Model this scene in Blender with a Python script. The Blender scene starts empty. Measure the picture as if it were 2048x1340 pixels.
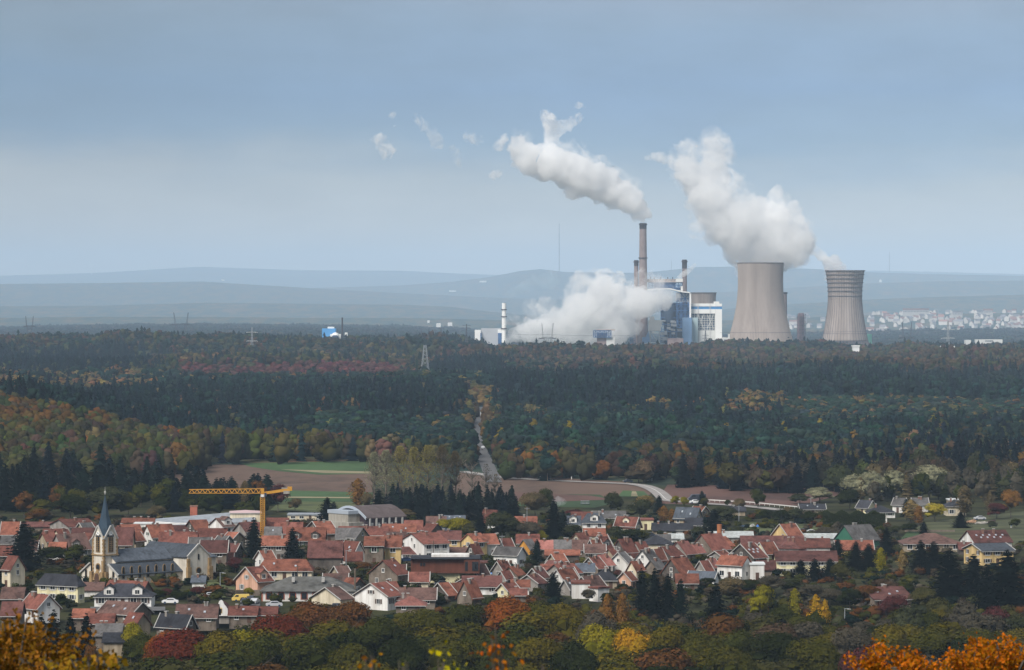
import bpy, math, random
import numpy as np
from mathutils import Vector, Matrix
R = math.radians
scene = bpy.context.scene
COL = scene.collection
# ---------------------------------------------------------------- camera, sky, sun, exposure
F, HY, CX, CZ = 7500.0, 603.0, 1024.0, 80.0
cam = bpy.data.cameras.new("camera"); camo = bpy.data.objects.new("camera", cam); COL.objects.link(camo)
cam.sensor_width = 36; cam.lens = F/2048*36
camo.location = (0, 0, CZ); camo.rotation_euler = (R(90)-math.atan(67/F), 0, 0)
cam.clip_start = 1; cam.clip_end = 90000
cam.dof.use_dof = True; cam.dof.focus_distance = 1500; cam.dof.aperture_fstop = 5.0
scene.camera = camo
scene.view_settings.view_transform = 'Standard'; scene.view_settings.look = 'None'
scene.view_settings.exposure = 0.25; scene.view_settings.gamma = 1
scene.view_settings.use_curve_mapping = False
scene.cycles.max_bounces = 14; scene.cycles.diffuse_bounces = 2; scene.cycles.glossy_bounces = 2
scene.cycles.transmission_bounces = 2; scene.cycles.transparent_max_bounces = 16; scene.cycles.volume_bounces = 12
scene.cycles.volume_max_steps = 256; scene.cycles.use_denoising = True
scene.cycles.caustics_reflective = False; scene.cycles.caustics_refractive = False

SUN_EL, SUN_AZ = 46.0, 215.0       # azimuth clockwise from the view direction (+Y)
world = bpy.data.worlds.new("World"); scene.world = world; world.use_nodes = True
nt = world.node_tree; nt.nodes.clear()
def N(nt, t, **k):
    n = nt.nodes.new(t)
    for a, v in k.items():
        if a.startswith('i_'):
            n.inputs[int(a[2:]) if a[2:].isdigit() else a[2:].replace('_', ' ')].default_value = v
        else: setattr(n, a, v)
    return n
def LK(nt, a, b): nt.links.new(a, b)
def ramp(nt, stops, interp='LINEAR'):
    n = nt.nodes.new('ShaderNodeValToRGB'); e = n.color_ramp.elements; n.color_ramp.interpolation = interp
    while len(e) < len(stops): e.new(0.5)
    for i, (p, c) in enumerate(stops):
        e[i].position = p; e[i].color = tuple(c) + ((1,) if len(c) == 3 else ())
    return n
def srgb(r, g, b):
    f = lambda c: (c/255/12.92 if c/255 <= .04045 else ((c/255+.055)/1.055)**2.4)
    return (f(r), f(g), f(b))
sky = N(nt, 'ShaderNodeTexSky', sky_type='NISHITA', sun_disc=False, sun_elevation=R(SUN_EL), sun_rotation=R(SUN_AZ), air_density=1.0, dust_density=2.0)
tc = N(nt, 'ShaderNodeTexCoord'); sx = N(nt, 'ShaderNodeSeparateXYZ'); LK(nt, tc.outputs['Generated'], sx.inputs[0])
mp = N(nt, 'ShaderNodeMapping'); mp.inputs['Scale'].default_value = (9, 9, 50); LK(nt, tc.outputs['Generated'], mp.inputs[0])
n1 = N(nt, 'ShaderNodeTexNoise', i_Scale=1.0, i_Detail=5.0, i_Roughness=.55); LK(nt, mp.outputs[0], n1.inputs['Vector'])
# elevation warped a little by slow cloud streaks
w1 = N(nt, 'ShaderNodeMath', operation='MULTIPLY_ADD'); LK(nt, n1.outputs[0], w1.inputs[0]); w1.inputs[1].default_value = .022; w1.inputs[2].default_value = -.011
w2 = N(nt, 'ShaderNodeMath', operation='ADD'); LK(nt, sx.outputs['Z'], w2.inputs[0]); LK(nt, w1.outputs[0], w2.inputs[1])
w3 = N(nt, 'ShaderNodeMath', operation='MULTIPLY', use_clamp=True); LK(nt, w2.outputs[0], w3.inputs[0]); w3.inputs[1].default_value = 5.0
SKY_R = [(0.0, (212,200,182)), (.10, (200,193,178)), (.16, (174,177,174)), (.21, (123,149,173)), (.28, (111,141,177)), (.36, (123,146,173)), (.42, (135,149,170)), (.6, (145,154,168)), (1.0, (160,167,176))]
SKY_L = [(0.0, (198,186,168)), (.10, (184,176,162)), (.185, (164,163,158)), (.225, (95,121,147)), (.30, (92,120,149)), (.38, (109,127,145)), (.42, (116,127,141)), (.6, (142,152,166)), (1.0, (158,165,175))]
ra = ramp(nt, [(p, srgb(*c)) for p, c in SKY_R]); rb = ramp(nt, [(p, srgb(*c)) for p, c in SKY_L])
LK(nt, w3.outputs[0], ra.inputs[0]); LK(nt, w3.outputs[0], rb.inputs[0])
lr = N(nt, 'ShaderNodeMapRange', interpolation_type='SMOOTHSTEP'); LK(nt, sx.outputs['X'], lr.inputs['Value'])
lr.inputs['From Min'].default_value = -.17; lr.inputs['From Max'].default_value = 0.03
mxs = N(nt, 'ShaderNodeMix', data_type='RGBA'); LK(nt, lr.outputs[0], mxs.inputs[0]); LK(nt, rb.outputs[0], mxs.inputs[6]); LK(nt, ra.outputs[0], mxs.inputs[7])
# faint cloud texture
mp2 = N(nt, 'ShaderNodeMapping'); mp2.inputs['Scale'].default_value = (30, 30, 90); LK(nt, tc.outputs['Generated'], mp2.inputs[0])
n2 = N(nt, 'ShaderNodeTexNoise', i_Scale=1.0, i_Detail=6.0, i_Roughness=.6); LK(nt, mp2.outputs[0], n2.inputs['Vector'])
v2 = N(nt, 'ShaderNodeMath', operation='MULTIPLY_ADD'); LK(nt, n2.outputs[0], v2.inputs[0]); v2.inputs[1].default_value = .42; v2.inputs[2].default_value = .79
sc = N(nt, 'ShaderNodeVectorMath', operation='SCALE'); LK(nt, mxs.outputs[2], sc.inputs[0]); LK(nt, v2.outputs[0], sc.inputs['Scale'])
sk = N(nt, 'ShaderNodeVectorMath', operation='SCALE'); LK(nt, sky.outputs[0], sk.inputs[0]); sk.inputs['Scale'].default_value = .1
mx = N(nt, 'ShaderNodeMix', data_type='RGBA'); mx.inputs[0].default_value = .88; LK(nt, sk.outputs[0], mx.inputs[6]); LK(nt, sc.outputs[0], mx.inputs[7])
bg = N(nt, 'ShaderNodeBackground', i_Strength=1.0); LK(nt, mx.outputs[2], bg.inputs[0])
ow = N(nt, 'ShaderNodeOutputWorld'); LK(nt, bg.outputs[0], ow.inputs[0])
world.cycles.sampling_method = 'MANUAL'; world.cycles.sample_map_resolution = 1024
sun = bpy.data.lights.new("sun", 'SUN'); sun.energy = 4.0; sun.angle = R(28); sun.color = (1, .95, .88)
suno = bpy.data.objects.new("sun", sun); COL.objects.link(suno)
_d = Vector((math.sin(R(SUN_AZ))*math.cos(R(SUN_EL)), math.cos(R(SUN_AZ))*math.cos(R(SUN_EL)), math.sin(R(SUN_EL))))
suno.rotation_euler = _d.to_track_quat('Z', 'Y').to_euler(); suno.location = _d*500

# ---------------------------------------------------------------- helpers
rng = np.random.default_rng(7); random.seed(7)
def tag(o, label=None, cat=None, group=None, kind=None):
    if label: o['label'] = label
    if cat: o['category'] = cat
    if group: o['group'] = group
    if kind: o['kind'] = kind
    return o
def empty(name, loc, rz=0, label=None, cat=None, group=None):
    o = bpy.data.objects.new(name, None); COL.objects.link(o); o.location = loc; o.rotation_euler = (0, 0, rz)
    o.empty_display_size = 1
    return tag(o, label, cat, group)
def link(name, me, parent=None, mat=None, loc=None, rz=None):
    if mat is not None and not me.materials: me.materials.append(mat)
    o = bpy.data.objects.new(name, me); COL.objects.link(o)
    if parent is not None: o.parent = parent
    if loc is not None: o.location = loc
    if rz is not None: o.rotation_euler = (0, 0, rz)
    return o
def wx(px, D): return (px-CX)*D/F
def wz(py, D): return CZ-(py-HY)*D/F
def dist(py, z=0.0): return F*(CZ-z)/(py-HY)
def gp(px, py, z=0.0):
    D = dist(py, z); return Vector((wx(px, D), D, z))
class MB:
    def __init__(s): s.v = []; s.f = []
    def add(s, vs, fs):
        b = len(s.v); s.v += [tuple(v) for v in vs]; s.f += [tuple(i+b for i in f) for f in fs]; return s
    def box(s, x0, x1, y0, y1, z0, z1):
        return s.add([(x0,y0,z0),(x1,y0,z0),(x1,y1,z0),(x0,y1,z0),(x0,y0,z1),(x1,y0,z1),(x1,y1,z1),(x0,y1,z1)],
                     [(0,3,2,1),(4,5,6,7),(0,1,5,4),(1,2,6,5),(2,3,7,6),(3,0,4,7)])
    def bar(s, a, b, t):
        a = Vector(a); b = Vector(b); d = (b-a)
        if d.length < 1e-6: return s
        d.normalize(); u = d.cross(Vector((0,0,1)))
        if u.length < .01: u = d.cross(Vector((1,0,0)))
        u.normalize(); w = d.cross(u); u *= t/2; w *= t/2
        return s.add([a-u-w,a+u-w,a+u+w,a-u+w,b-u-w,b+u-w,b+u+w,b-u+w],[(0,3,2,1),(4,5,6,7),(0,1,5,4),(1,2,6,5),(2,3,7,6),(3,0,4,7)])
    def lathe(s, prof, n=24, cx=0, cy=0, caps=True):
        vs = [(cx+r*math.cos(2*math.pi*i/n), cy+r*math.sin(2*math.pi*i/n), z) for r, z in prof for i in range(n)]
        fs = [(k*n+i, k*n+(i+1)%n, (k+1)*n+(i+1)%n, (k+1)*n+i) for k in range(len(prof)-1) for i in range(n)]
        if caps: fs += [tuple(range(n))[::-1], tuple(range((len(prof)-1)*n, len(prof)*n))]
        return s.add(vs, fs)
    def mesh(s, name='m', smooth=False):
        me = bpy.data.meshes.new(name); me.from_pydata(s.v, [], s.f); me.update()
        if smooth:
            for p in me.polygons: p.use_smooth = True
        return me
    def build(s, name, mat, parent=None, loc=None, rz=None, smooth=False):
        return link(name, s.mesh(name, smooth), parent, mat, loc, rz)
def np_mesh(name, V, T, attrs=None, quads=False):
    """fast mesh from numpy arrays (T: n x 3 or n x 4)"""
    k = T.shape[1]; me = bpy.data.meshes.new(name)
    me.vertices.add(len(V)); me.vertices.foreach_set('co', np.ascontiguousarray(V, np.float32).ravel())
    me.loops.add(T.size); me.loops.foreach_set('vertex_index', np.ascontiguousarray(T, np.int32).ravel())
    me.polygons.add(len(T)); me.polygons.foreach_set('loop_start', np.arange(0, T.size, k, dtype=np.int32))
    for an, (ty, arr) in (attrs or {}).items():
        a = me.attributes.new(an, ty, 'POINT')
        a.data.foreach_set('color' if ty == 'FLOAT_COLOR' else 'value', np.ascontiguousarray(arr, np.float32).ravel())
    me.update(calc_edges=True); return me

# ---------------------------------------------------------------- materials
_M = {}
def mat(name, col, rough=.85, var=.25, scale=.4, detail=4, col2=None, metal=0, spec=.25, bump=0, stretch=(1,1,1), objvar=0.0, streak=0):
    if name in _M: return _M[name]
    m = bpy.data.materials.new(name); m.use_nodes = True; t = m.node_tree; b = t.nodes['Principled BSDF']
    b.inputs['Roughness'].default_value = rough; b.inputs['Metallic'].default_value = metal; b.inputs['Specular IOR Level'].default_value = spec
    g = N(t, 'ShaderNodeTexCoord'); mpn = N(t, 'ShaderNodeMapping'); mpn.inputs['Scale'].default_value = stretch
    LK(t, g.outputs['Object'], mpn.inputs[0])
    oi = N(t, 'ShaderNodeObjectInfo')
    off = N(t, 'ShaderNodeVectorMath', operation='SCALE'); off.inputs[0].default_value = (371, 113, 57); LK(t, oi.outputs['Random'], off.inputs['Scale'])
    ad = N(t, 'ShaderNodeVectorMath', operation='ADD'); LK(t, mpn.outputs[0], ad.inputs[0]); LK(t, off.outputs[0], ad.inputs[1])
    n = N(t, 'ShaderNodeTexNoise', i_Scale=scale, i_Detail=float(detail), i_Roughness=.65); LK(t, ad.outputs[0], n.inputs['Vector'])
    c2 = col2 or tuple(c*(1-var*1.6) for c in col); c1 = tuple(min(1, c*(1+var*.6)) for c in col)
    r = ramp(t, [(.32, c2), (.5, col), (.7, c1)]); LK(t, n.outputs[0], r.inputs[0])
    out = r.outputs[0]
    if streak:
        ms = N(t, 'ShaderNodeMapping'); ms.inputs['Scale'].default_value = (streak, streak, streak*.06); LK(t, g.outputs['Object'], ms.inputs[0])
        n3 = N(t, 'ShaderNodeTexNoise', i_Scale=1.0, i_Detail=5.0, i_Roughness=.7); LK(t, ms.outputs[0], n3.inputs['Vector'])
        r3 = ramp(t, [(.35, (.55,.52,.48)), (.62, (1,1,1))]); LK(t, n3.outputs[0], r3.inputs[0])
        mm = N(t, 'ShaderNodeMix', data_type='RGBA', blend_type='MULTIPLY'); mm.inputs[0].default_value = .8
        LK(t, out, mm.inputs[6]); LK(t, r3.outputs[0], mm.inputs[7]); out = mm.outputs[2]
    if objvar:
        mr = N(t, 'ShaderNodeMapRange'); LK(t, oi.outputs['Random'], mr.inputs['Value']); mr.inputs['To Min'].default_value = 1-objvar; mr.inputs['To Max'].default_value = 1+objvar
        vs = N(t, 'ShaderNodeVectorMath', operation='SCALE'); LK(t, out, vs.inputs[0]); LK(t, mr.outputs[0], vs.inputs['Scale']); out = vs.outputs[0]
    LK(t, out, b.inputs['Base Color'])
    if bump:
        bp = N(t, 'ShaderNodeBump', i_Strength=bump); bp.inputs['Distance'].default_value = .1; LK(t, n.outputs[0], bp.inputs['Height']); LK(t, bp.outputs[0], b.inputs['Normal'])
    _M[name] = m; return m
def foliage_mat(name, src):
    m = bpy.data.materials.new(name); m.use_nodes = True; t = m.node_tree; t.nodes.remove(t.nodes['Principled BSDF'])
    o = t.nodes['Material Output']
    if src == 'attr':
        a = N(t, 'ShaderNodeAttribute', attribute_name='Col'); c = a.outputs['Color']
    else:
        oi = N(t, 'ShaderNodeObjectInfo'); a = N(t, 'ShaderNodeAttribute', attribute_name='Var')
        s = N(t, 'ShaderNodeVectorMath', operation='SCALE'); LK(t, oi.outputs['Color'], s.inputs[0]); LK(t, a.outputs['Fac'], s.inputs['Scale'])
        hs = N(t, 'ShaderNodeHueSaturation'); LK(t, s.outputs[0], hs.inputs['Color'])
        mr = N(t, 'ShaderNodeMapRange'); LK(t, a.outputs['Fac'], mr.inputs['Value']); mr.inputs['From Min'].default_value = .4; mr.inputs['From Max'].default_value = 1.7
        mr.inputs['To Min'].default_value = .525; mr.inputs['To Max'].default_value = .485; LK(t, mr.outputs[0], hs.inputs['Hue']); c = hs.outputs[0]
    d = N(t, 'ShaderNodeBsdfDiffuse'); tr = N(t, 'ShaderNodeBsdfTranslucent'); ms = N(t, 'ShaderNodeMixShader'); ms.inputs[0].default_value = .2
    LK(t, c, d.inputs[0]); LK(t, c, tr.inputs[0]); LK(t, d.outputs[0], ms.inputs[1]); LK(t, tr.outputs[0], ms.inputs[2]); LK(t, ms.outputs[0], o.inputs[0])
    return m
FOL_ATTR = foliage_mat('foliage_by_tree', 'attr'); FOL_OBJ = foliage_mat('foliage', 'obj')
def vol_mat(name, dens, col=(1,1,1), aniso=0.0, noise=0.0, scale=.02, lo=.35, hi=.6, step=1.0, distort=0.0):
    m = bpy.data.materials.new(name); m.use_nodes = True; t = m.node_tree; t.nodes.remove(t.nodes['Principled BSDF']); o = t.nodes['Material Output']
    p = N(t, 'ShaderNodeVolumePrincipled'); p.inputs['Color'].default_value = (*col, 1); p.inputs['Density'].default_value = dens
    p.inputs['Anisotropy'].default_value = aniso; p.inputs['Density Attribute'].default_value = ''; p.inputs['Temperature Attribute'].default_value = ''
    LK(t, p.outputs[0], o.inputs['Volume'])
    if noise:
        g = N(t, 'ShaderNodeTexCoord'); n = N(t, 'ShaderNodeTexNoise', i_Scale=scale, i_Detail=6.0, i_Roughness=.68, i_Distortion=distort); LK(t, g.outputs['Object'], n.inputs['Vector'])
        mr = N(t, 'ShaderNodeMapRange'); LK(t, n.outputs[0], mr.inputs['Value']); mr.inputs['From Min'].default_value = lo; mr.inputs['From Max'].default_value = hi
        mr.inputs['To Min'].default_value = dens*(1-noise); mr.inputs['To Max'].default_value = dens; LK(t, mr.outputs[0], p.inputs['Density'])
    try: m.cycles.volume_step_rate = step
    except Exception: pass
    return m
MTR = mat('tree_bark', (.09,.075,.06), .95, .3, 2.0)
# ---------------------------------------------------------------- terrain
COLS = [0,200,400,600,800,900,980,1040,1080,1130,1280,1400,1500,1650,1750,1850,2048]
ROWS = [
 (9000, [676,673,670,668,672,680,690,692,692,692,692,692,692,692,690,688,686]),
 (13500, [654,650,648,650,652,656,662,668,670,670,670,670,670,664,660,658,656]),
 (17000, [634,632,632,634,634,636,638,640,640,640,640,640,638,632,628,626,624]),
 (23500, [611,610,604,606,608,612,622,628,630,632,630,622,612,603,597,593,588]),
 (31000,[567,565,562,574,585,590,594,596,598,598,592,586,580,570,565,562,560]),
 (38000,[580,578,580,576,570,563,553,541,537,543,545,533,532,538,544,547,551]),
 (54000,[551,545,533,540,541,546,549,550,550,550,548,545,542,541,541,543,548])]
TAB = []
for D, pys in ROWS:
    TAB.append((D, np.array([wz(p, D)-(10 if D < 14000 else 4) for p in pys])))
full = []
for i, (D, z) in enumerate(TAB):
    full.append((D, z))
    if D >= 10000 and i+1 < len(TAB):
        D2, z2 = TAB[i+1]; full.append(((D*.62+D2*.38), np.minimum(z, z2)-60))
full.append((61000, TAB[-1][1]-300))
FD = np.array([5300.]+[d for d, _ in full]); FZ = np.array([TAB[0][1]*0]+[z for _, z in full])
FC = np.array(COLS, float)
NEARD = np.array([-200,0,60,150,300,500,650,800,900,960,1000,1e6]); NEARZ = np.array([77,78,64,50,28,4,-6,-8,-4,-1.5,0,0.])
def sst(a, b, x): t = np.clip((x-a)/(b-a), 0, 1); return t*t*(3-2*t)
def hgt(X, D):
    X = np.asarray(X, float); D = np.asarray(D, float)
    px = X/np.maximum(D, 200)*F+CX
    z = np.interp(D, NEARD, NEARZ)
    z = z + np.interp(px, [-400,0,200,310], [26,20,10,0])*sst(1690, 2050, D)*(1-sst(2120, 2450, D))
    z = z + 14*(1-sst(880, 1000, px))*sst(4300, 5400, D)*(1-sst(5800, 6400, D))
    z = z + sst(2750, 3300, D)*(1-sst(5500, 5900, D))*(5.5*np.sin(D/150+X/330)+4*np.sin(X/120-D/260+1)+2.5*np.sin(X/45+D/90))
    z = z + (sst(4700, 5200, D)*(1-sst(5600, 5900, D)))*(3*np.sin(X/62+2)+2*np.sin(X/23))
    k = np.clip(np.searchsorted(FD, D)-1, 0, len(FD)-2)
    t = np.clip((D-FD[k])/(FD[k+1]-FD[k]), 0, 1); t = t*t*(3-2*t)
    pc = np.clip(px, 0, 2048); a = np.zeros_like(z); b = np.zeros_like(z)
    for i in range(len(FD)):
        zi = np.interp(pc, FC, FZ[i]); a = np.where(k == i, zi, a); b = np.where(k+1 == i, zi, b)
    return z + np.where(D > 5300, a*(1-t)+b*t, 0)
def hz(x, d): return float(hgt(np.array([x]), np.array([d]))[0])
Ds = np.concatenate([np.linspace(-60, 1000, 46), np.geomspace(1012, 61000, 340)])
us = np.linspace(-1, 1, 420)
DD, UU = np.meshgrid(Ds, us, indexing='ij'); XX = UU*(300+.2*np.maximum(DD, 0))
ZZ = hgt(XX, DD)
amp = np.clip((DD-5600)/4000, 0, 1)*5*(1-np.clip((DD-9000)/20000, 0, .5))
ZZ += amp*(rng.random(ZZ.shape)-.5)
V = np.stack([XX, DD, ZZ], -1).reshape(-1, 3)
a = np.arange(len(Ds)-1)[:, None]*len(us)+np.arange(len(us)-1)[None]
T = np.stack([a, a+1, a+1+len(us), a+len(us)], -1).reshape(-1, 4)
gm = bpy.data.materials.new('ground_soil_and_far_woods'); gm.use_nodes = True; t = gm.node_tree; b = t.nodes['Principled BSDF']
b.inputs['Roughness'].default_value = 1; b.inputs['Specular IOR Level'].default_value = .05
g = N(t, 'ShaderNodeTexCoord'); sp = N(t, 'ShaderNodeSeparateXYZ'); LK(t, g.outputs['Object'], sp.inputs[0])
na = N(t, 'ShaderNodeTexNoise', i_Scale=.05, i_Detail=6.0, i_Roughness=.65); LK(t, g.outputs['Object'], na.inputs['Vector'])
rn = ramp(t, [(.3, (.009,.010,.006)), (.45, (.022,.023,.012)), (.55, (.042,.044,.018)), (.66, (.045,.036,.024)), (.76, (.08,.068,.05))]); LK(t, na.outputs[0], rn.inputs[0])
mf = N(t, 'ShaderNodeMapping'); mf.inputs['Scale'].default_value = (1, .25, 1); LK(t, g.outputs['Object'], mf.inputs[0])
nb = N(t, 'ShaderNodeTexNoise', i_Scale=.012, i_Detail=8.0, i_Roughness=.75); LK(t, mf.outputs[0], nb.inputs['Vector'])
rf = ramp(t, [(.34, (.012,.028,.03)), (.46, (.03,.055,.045)), (.54, (.075,.07,.035)), (.62, (.12,.075,.045)), (.72, (.16,.12,.08))]); LK(t, nb.outputs[0], rf.inputs[0])
ms = N(t, 'ShaderNodeMapRange'); LK(t, sp.outputs['Y'], ms.inputs['Value']); ms.inputs['From Min'].default_value = 1550; ms.inputs['From Max'].default_value = 1750
mxg = N(t, 'ShaderNodeMix', data_type='RGBA'); LK(t, ms.outputs[0], mxg.inputs[0]); LK(t, rn.outputs[0], mxg.inputs[6]); LK(t, rf.outputs[0], mxg.inputs[7])
LK(t, mxg.outputs[2], b.inputs['Base Color'])
tag(link('ground', np_mesh('ground', V, T), None, gm), kind='structure')

# fields, roads (sheets a few cm above the ground)
def furrow(m, s1, amt=.25):
    t = m.node_tree; b = t.nodes['Principled BSDF']; src = b.inputs['Base Color'].links[0].from_socket; g = N(t, 'ShaderNodeTexCoord'); rt_ = N(t, 'ShaderNodeMapping'); rt_.inputs['Rotation'].default_value = (0, 0, R(62)); LK(t, g.outputs['Object'], rt_.inputs[0])
    w = N(t, 'ShaderNodeTexWave', i_Scale=s1, i_Distortion=2.5, i_Detail=3.0); LK(t, rt_.outputs[0], w.inputs['Vector']); r = ramp(t, [(.2, (1-amt,)*3), (.8, (1,1,1))]); LK(t, w.outputs['Fac'], r.inputs[0])
    mm = N(t, 'ShaderNodeMix', data_type='RGBA', blend_type='MULTIPLY'); mm.inputs[0].default_value = 1; LK(t, src, mm.inputs[6]); LK(t, r.outputs[0], mm.inputs[7]); LK(t, mm.outputs[2], b.inputs['Base Color'])
def sheet(name, pts, m, z=.06, sub=1, label=None):
    P = [gp(x, y, 0) for x, y in pts]
    me = bpy.data.meshes.new(name); me.from_pydata([(p.x, p.y, z) for p in P], [], [tuple(range(len(P)))]); me.update()
    return tag(link(name, me, None, m), label, kind='structure')
mBrown = mat('ploughed_soil', (.125,.078,.055), .95, .35, .03, 6, stretch=(1,.3,1))
mRed = mat('reddish_soil', (.12,.062,.048), .95, .35, .03, 6, stretch=(1,.3,1))
mGreen = mat('winter_crop', (.055,.105,.035), .95, .35, .02, 5, stretch=(1,.25,1))
mGrass = mat('meadow_grass', (.085,.10,.035), .95, .4, .05, 6)
mGrassD = mat('meadow_grass_dull', (.07,.075,.032), .95, .45, .04, 6)
mLight = mat('stubble', (.22,.19,.11), .95, .3, .03, 6)
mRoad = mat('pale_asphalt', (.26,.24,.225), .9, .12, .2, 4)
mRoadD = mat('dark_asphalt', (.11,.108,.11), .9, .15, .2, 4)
mLine = mat('road_paint', (.7,.7,.68), .7, .1, 1)
for m_, q_ in ((mBrown, .05), (mRed, .06), (mGreen, .04), (mGrass, .03), (mGrassD, .02)): furrow(m_, q_, .3)
sheet('field', [(330,975),(345,930),(500,929),(745,934),(745,982),(560,985)], mBrown)
sheet('field', [(480,927),(745,922),(745,948),(640,950),(560,943),(500,934)], mGreen, .12)
sheet('field', [(560,939.5),(745,944),(745,948),(650,947)], mLight, .18)
sheet('field', [(330,1000),(470,972),(745,962),(745,985),(500,990)], mBrown, .12)
sheet('field', [(470,1012),(520,980),(745,986),(745,1010)], mGreen, .18)
sheet('field', [(540,1022),(560,1004),(745,1006),(745,1030)], mGrass, .24)
sheet('field', [(560,994.5),(745,996),(745,998.5),(560,997)], mLight, .3)
sheet('field', [(900,990),(920,944),(1250,964),(1310,975),(1300,990),(1090,1000)], mBrown, .06)
sheet('field', [(1000,1012),(1040,987),(1200,990),(1230,1006),(1190,1016)], mGreen, .12)
sheet('field', [(1010,1002),(1020,984),(1180,992),(1230,1000),(1060,1006)], mRed, .18)
sheet('field', [(1236,994),(1246,982),(1288,984),(1300,995)], mGreen, .24)
sheet('field', [(1262,994),(1264,984),(1272,984),(1276,994)], mLight, .3)
sheet('field', [(1310,1008),(1335,970),(1590,972),(1700,985),(1600,1012)], mRed, .12)
sheet('field', [(1480,1066),(1500,1046),(1640,1046),(1640,1066)], mGrass, .12)
sheet('field', [(1790,1085),(1850,1045),(2060,1022),(2200,1022),(2200,1100),(1930,1100)], mGrassD, .06)
sheet('field', [(1800,1082),(1815,1064),(1850,1062),(1846,1078)], mGreen, .12)
sheet('field', [(880,931),(900,924),(960,926),(940,934)], mGrass, .06)
def road(name, pts, w, m, z=.35, line=None):
    P = [gp(x, y, 0) for x, y in pts]; Q = []
    for i in range(len(P)-1):
        for k in range(6): Q.append(P[i].lerp(P[i+1], k/6))
    Q.append(P[-1]); Q2 = Q[:]
    for _ in range(3):
        for i in range(1, len(Q)-1): Q2[i] = (Q[i-1]+Q[i]*2+Q[i+1])/4
        Q = Q2[:]
    def strip(nm, w0, w1, zz, mm, par=None):
        vs = []; fs = []
        for i, p in enumerate(Q):
            d = (Q[min(i+1, len(Q)-1)]-Q[max(i-1, 0)]); d.z = 0; d.normalize(); n = Vector((d.y, -d.x, 0))
            vs += [(p.x+n.x*w0, p.y+n.y*w0, zz), (p.x+n.x*w1, p.y+n.y*w1, zz)]
        fs = [(2*i, 2*i+1, 2*i+3, 2*i+2) for i in range(len(Q)-1)]
        me = bpy.data.meshes.new(nm); me.from_pydata(vs, [], fs); me.update(); return link(nm, me, par, mm)
    r = tag(strip(name, -w/2, w/2, z, m), kind='structure')
    if m is mRoad: strip('road_marking', -.12, .12, z+.02, mLine, r)
    return r
road('road', [(925,944),(1000,956),(1100,962),(1190,966),(1262,969),(1290,973),(1310,981),(1322,990),(1332,1001),(1350,1004),(1400,1008),(1500,1014),(1600,1026)], 6.8, mRoad)
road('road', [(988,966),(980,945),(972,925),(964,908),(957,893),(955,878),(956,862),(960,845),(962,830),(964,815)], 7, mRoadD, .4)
# ---------------------------------------------------------------- tree meshes
def crown_tris(n, kind, size, rg, lobes=9):
    """n leaf clumps (quads) spread over a lumpy crown inside a unit box: x,y in [-.5,.5], z in [0,1]. returns centres, normals, shade"""
    if kind == 'B':
        ld = rg.normal(size=(lobes, 3)); ld /= np.linalg.norm(ld, axis=1)[:, None]; ld[:, 2] = np.abs(ld[:, 2])*.95-.3
        lc = ld*np.array([.30,.30,.34])+np.array([0,0,.5]); lr = rg.uniform(.15,.25,lobes)
        lc = np.vstack([lc, [[0,0,.5],[0,0,.66]]]); lr = np.append(lr, [.30,.26])
        k = rg.integers(0, len(lc), n); d = rg.normal(size=(n, 3)); d /= np.linalg.norm(d, axis=1)[:, None]
        d[:, 2] = np.where(rg.random(n) < .75, np.abs(d[:, 2]), d[:, 2])
        rr = rg.random(n)**.25
        c = lc[k]+d*(lr[k]*rr)[:, None]
        c[:, 2] = np.clip(c[:, 2], .03, 1); nrm = d*.8+(c-np.array([0,0,.4]))*1.2
        shade = (.75+.5*rg.random(len(lc)))[k]
    elif kind == 'C':
        h = 1-rg.random(n)**.65; lay = np.round(h*15)/15; h = np.clip(lay*.3+h*.7, 0, .995)
        rad = .5*np.clip(1.02-h, 0, 1)**.72*(.62+.5*rg.random(n)); an = rg.random(n)*6.283; lob = .85+.25*np.sin(an*5+lay*20)
        rr = rad*np.sqrt(.35+.65*rg.random(n))*lob
        c = np.stack([rr*np.cos(an), rr*np.sin(an), h-.10*rr], 1)
        nrm = np.stack([np.cos(an)*.6, np.sin(an)*.6, np.full(n, .75)], 1); shade = .7+.5*rg.random(n)
    elif kind == 'P':
        lc = np.stack([rg.uniform(-.3,.3,10), rg.uniform(-.3,.3,10), rg.uniform(.45,.9,10)], 1); lr = rg.uniform(.12,.2,10)
        k = rg.integers(0, 10, n); d = rg.normal(size=(n, 3)); d /= np.linalg.norm(d, axis=1)[:, None]; d[:, 2] = np.abs(d[:, 2])*.8
        c = lc[k]+d*(lr[k]*rg.random(n)**.3)[:, None]*np.array([1.2,1.2,.6]); nrm = d+np.array([0,0,.4]); shade = (.75+.5*rg.random(10))[k]
    elif kind == 'L':   # tall columnar (poplar, birch)
        h = rg.random(n); rad = .5*np.sin(np.clip(h*.92+.08, 0, 1)*math.pi)**.6*(.75+.3*rg.random(n)); an = rg.random(n)*6.283
        rr = rad*rg.random(n)**.4*(.8+.3*np.sin(an*3+h*9))
        c = np.stack([rr*np.cos(an), rr*np.sin(an), h*.96+.02], 1); nrm = np.stack([np.cos(an), np.sin(an), np.full(n, .5)], 1); shade = .75+.5*rg.random(n)
    nrm = nrm+rg.normal(size=(n, 3))*.35; nrm /= np.linalg.norm(nrm, axis=1)[:, None]
    return c, nrm, shade
_t = (1+5**.5)/2
ICO_V = np.array([(-1,_t,0),(1,_t,0),(-1,-_t,0),(1,-_t,0),(0,-1,_t),(0,1,_t),(0,-1,-_t),(0,1,-_t),(_t,0,-1),(_t,0,1),(-_t,0,-1),(-_t,0,1)])/math.sqrt(1+_t*_t)
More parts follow.
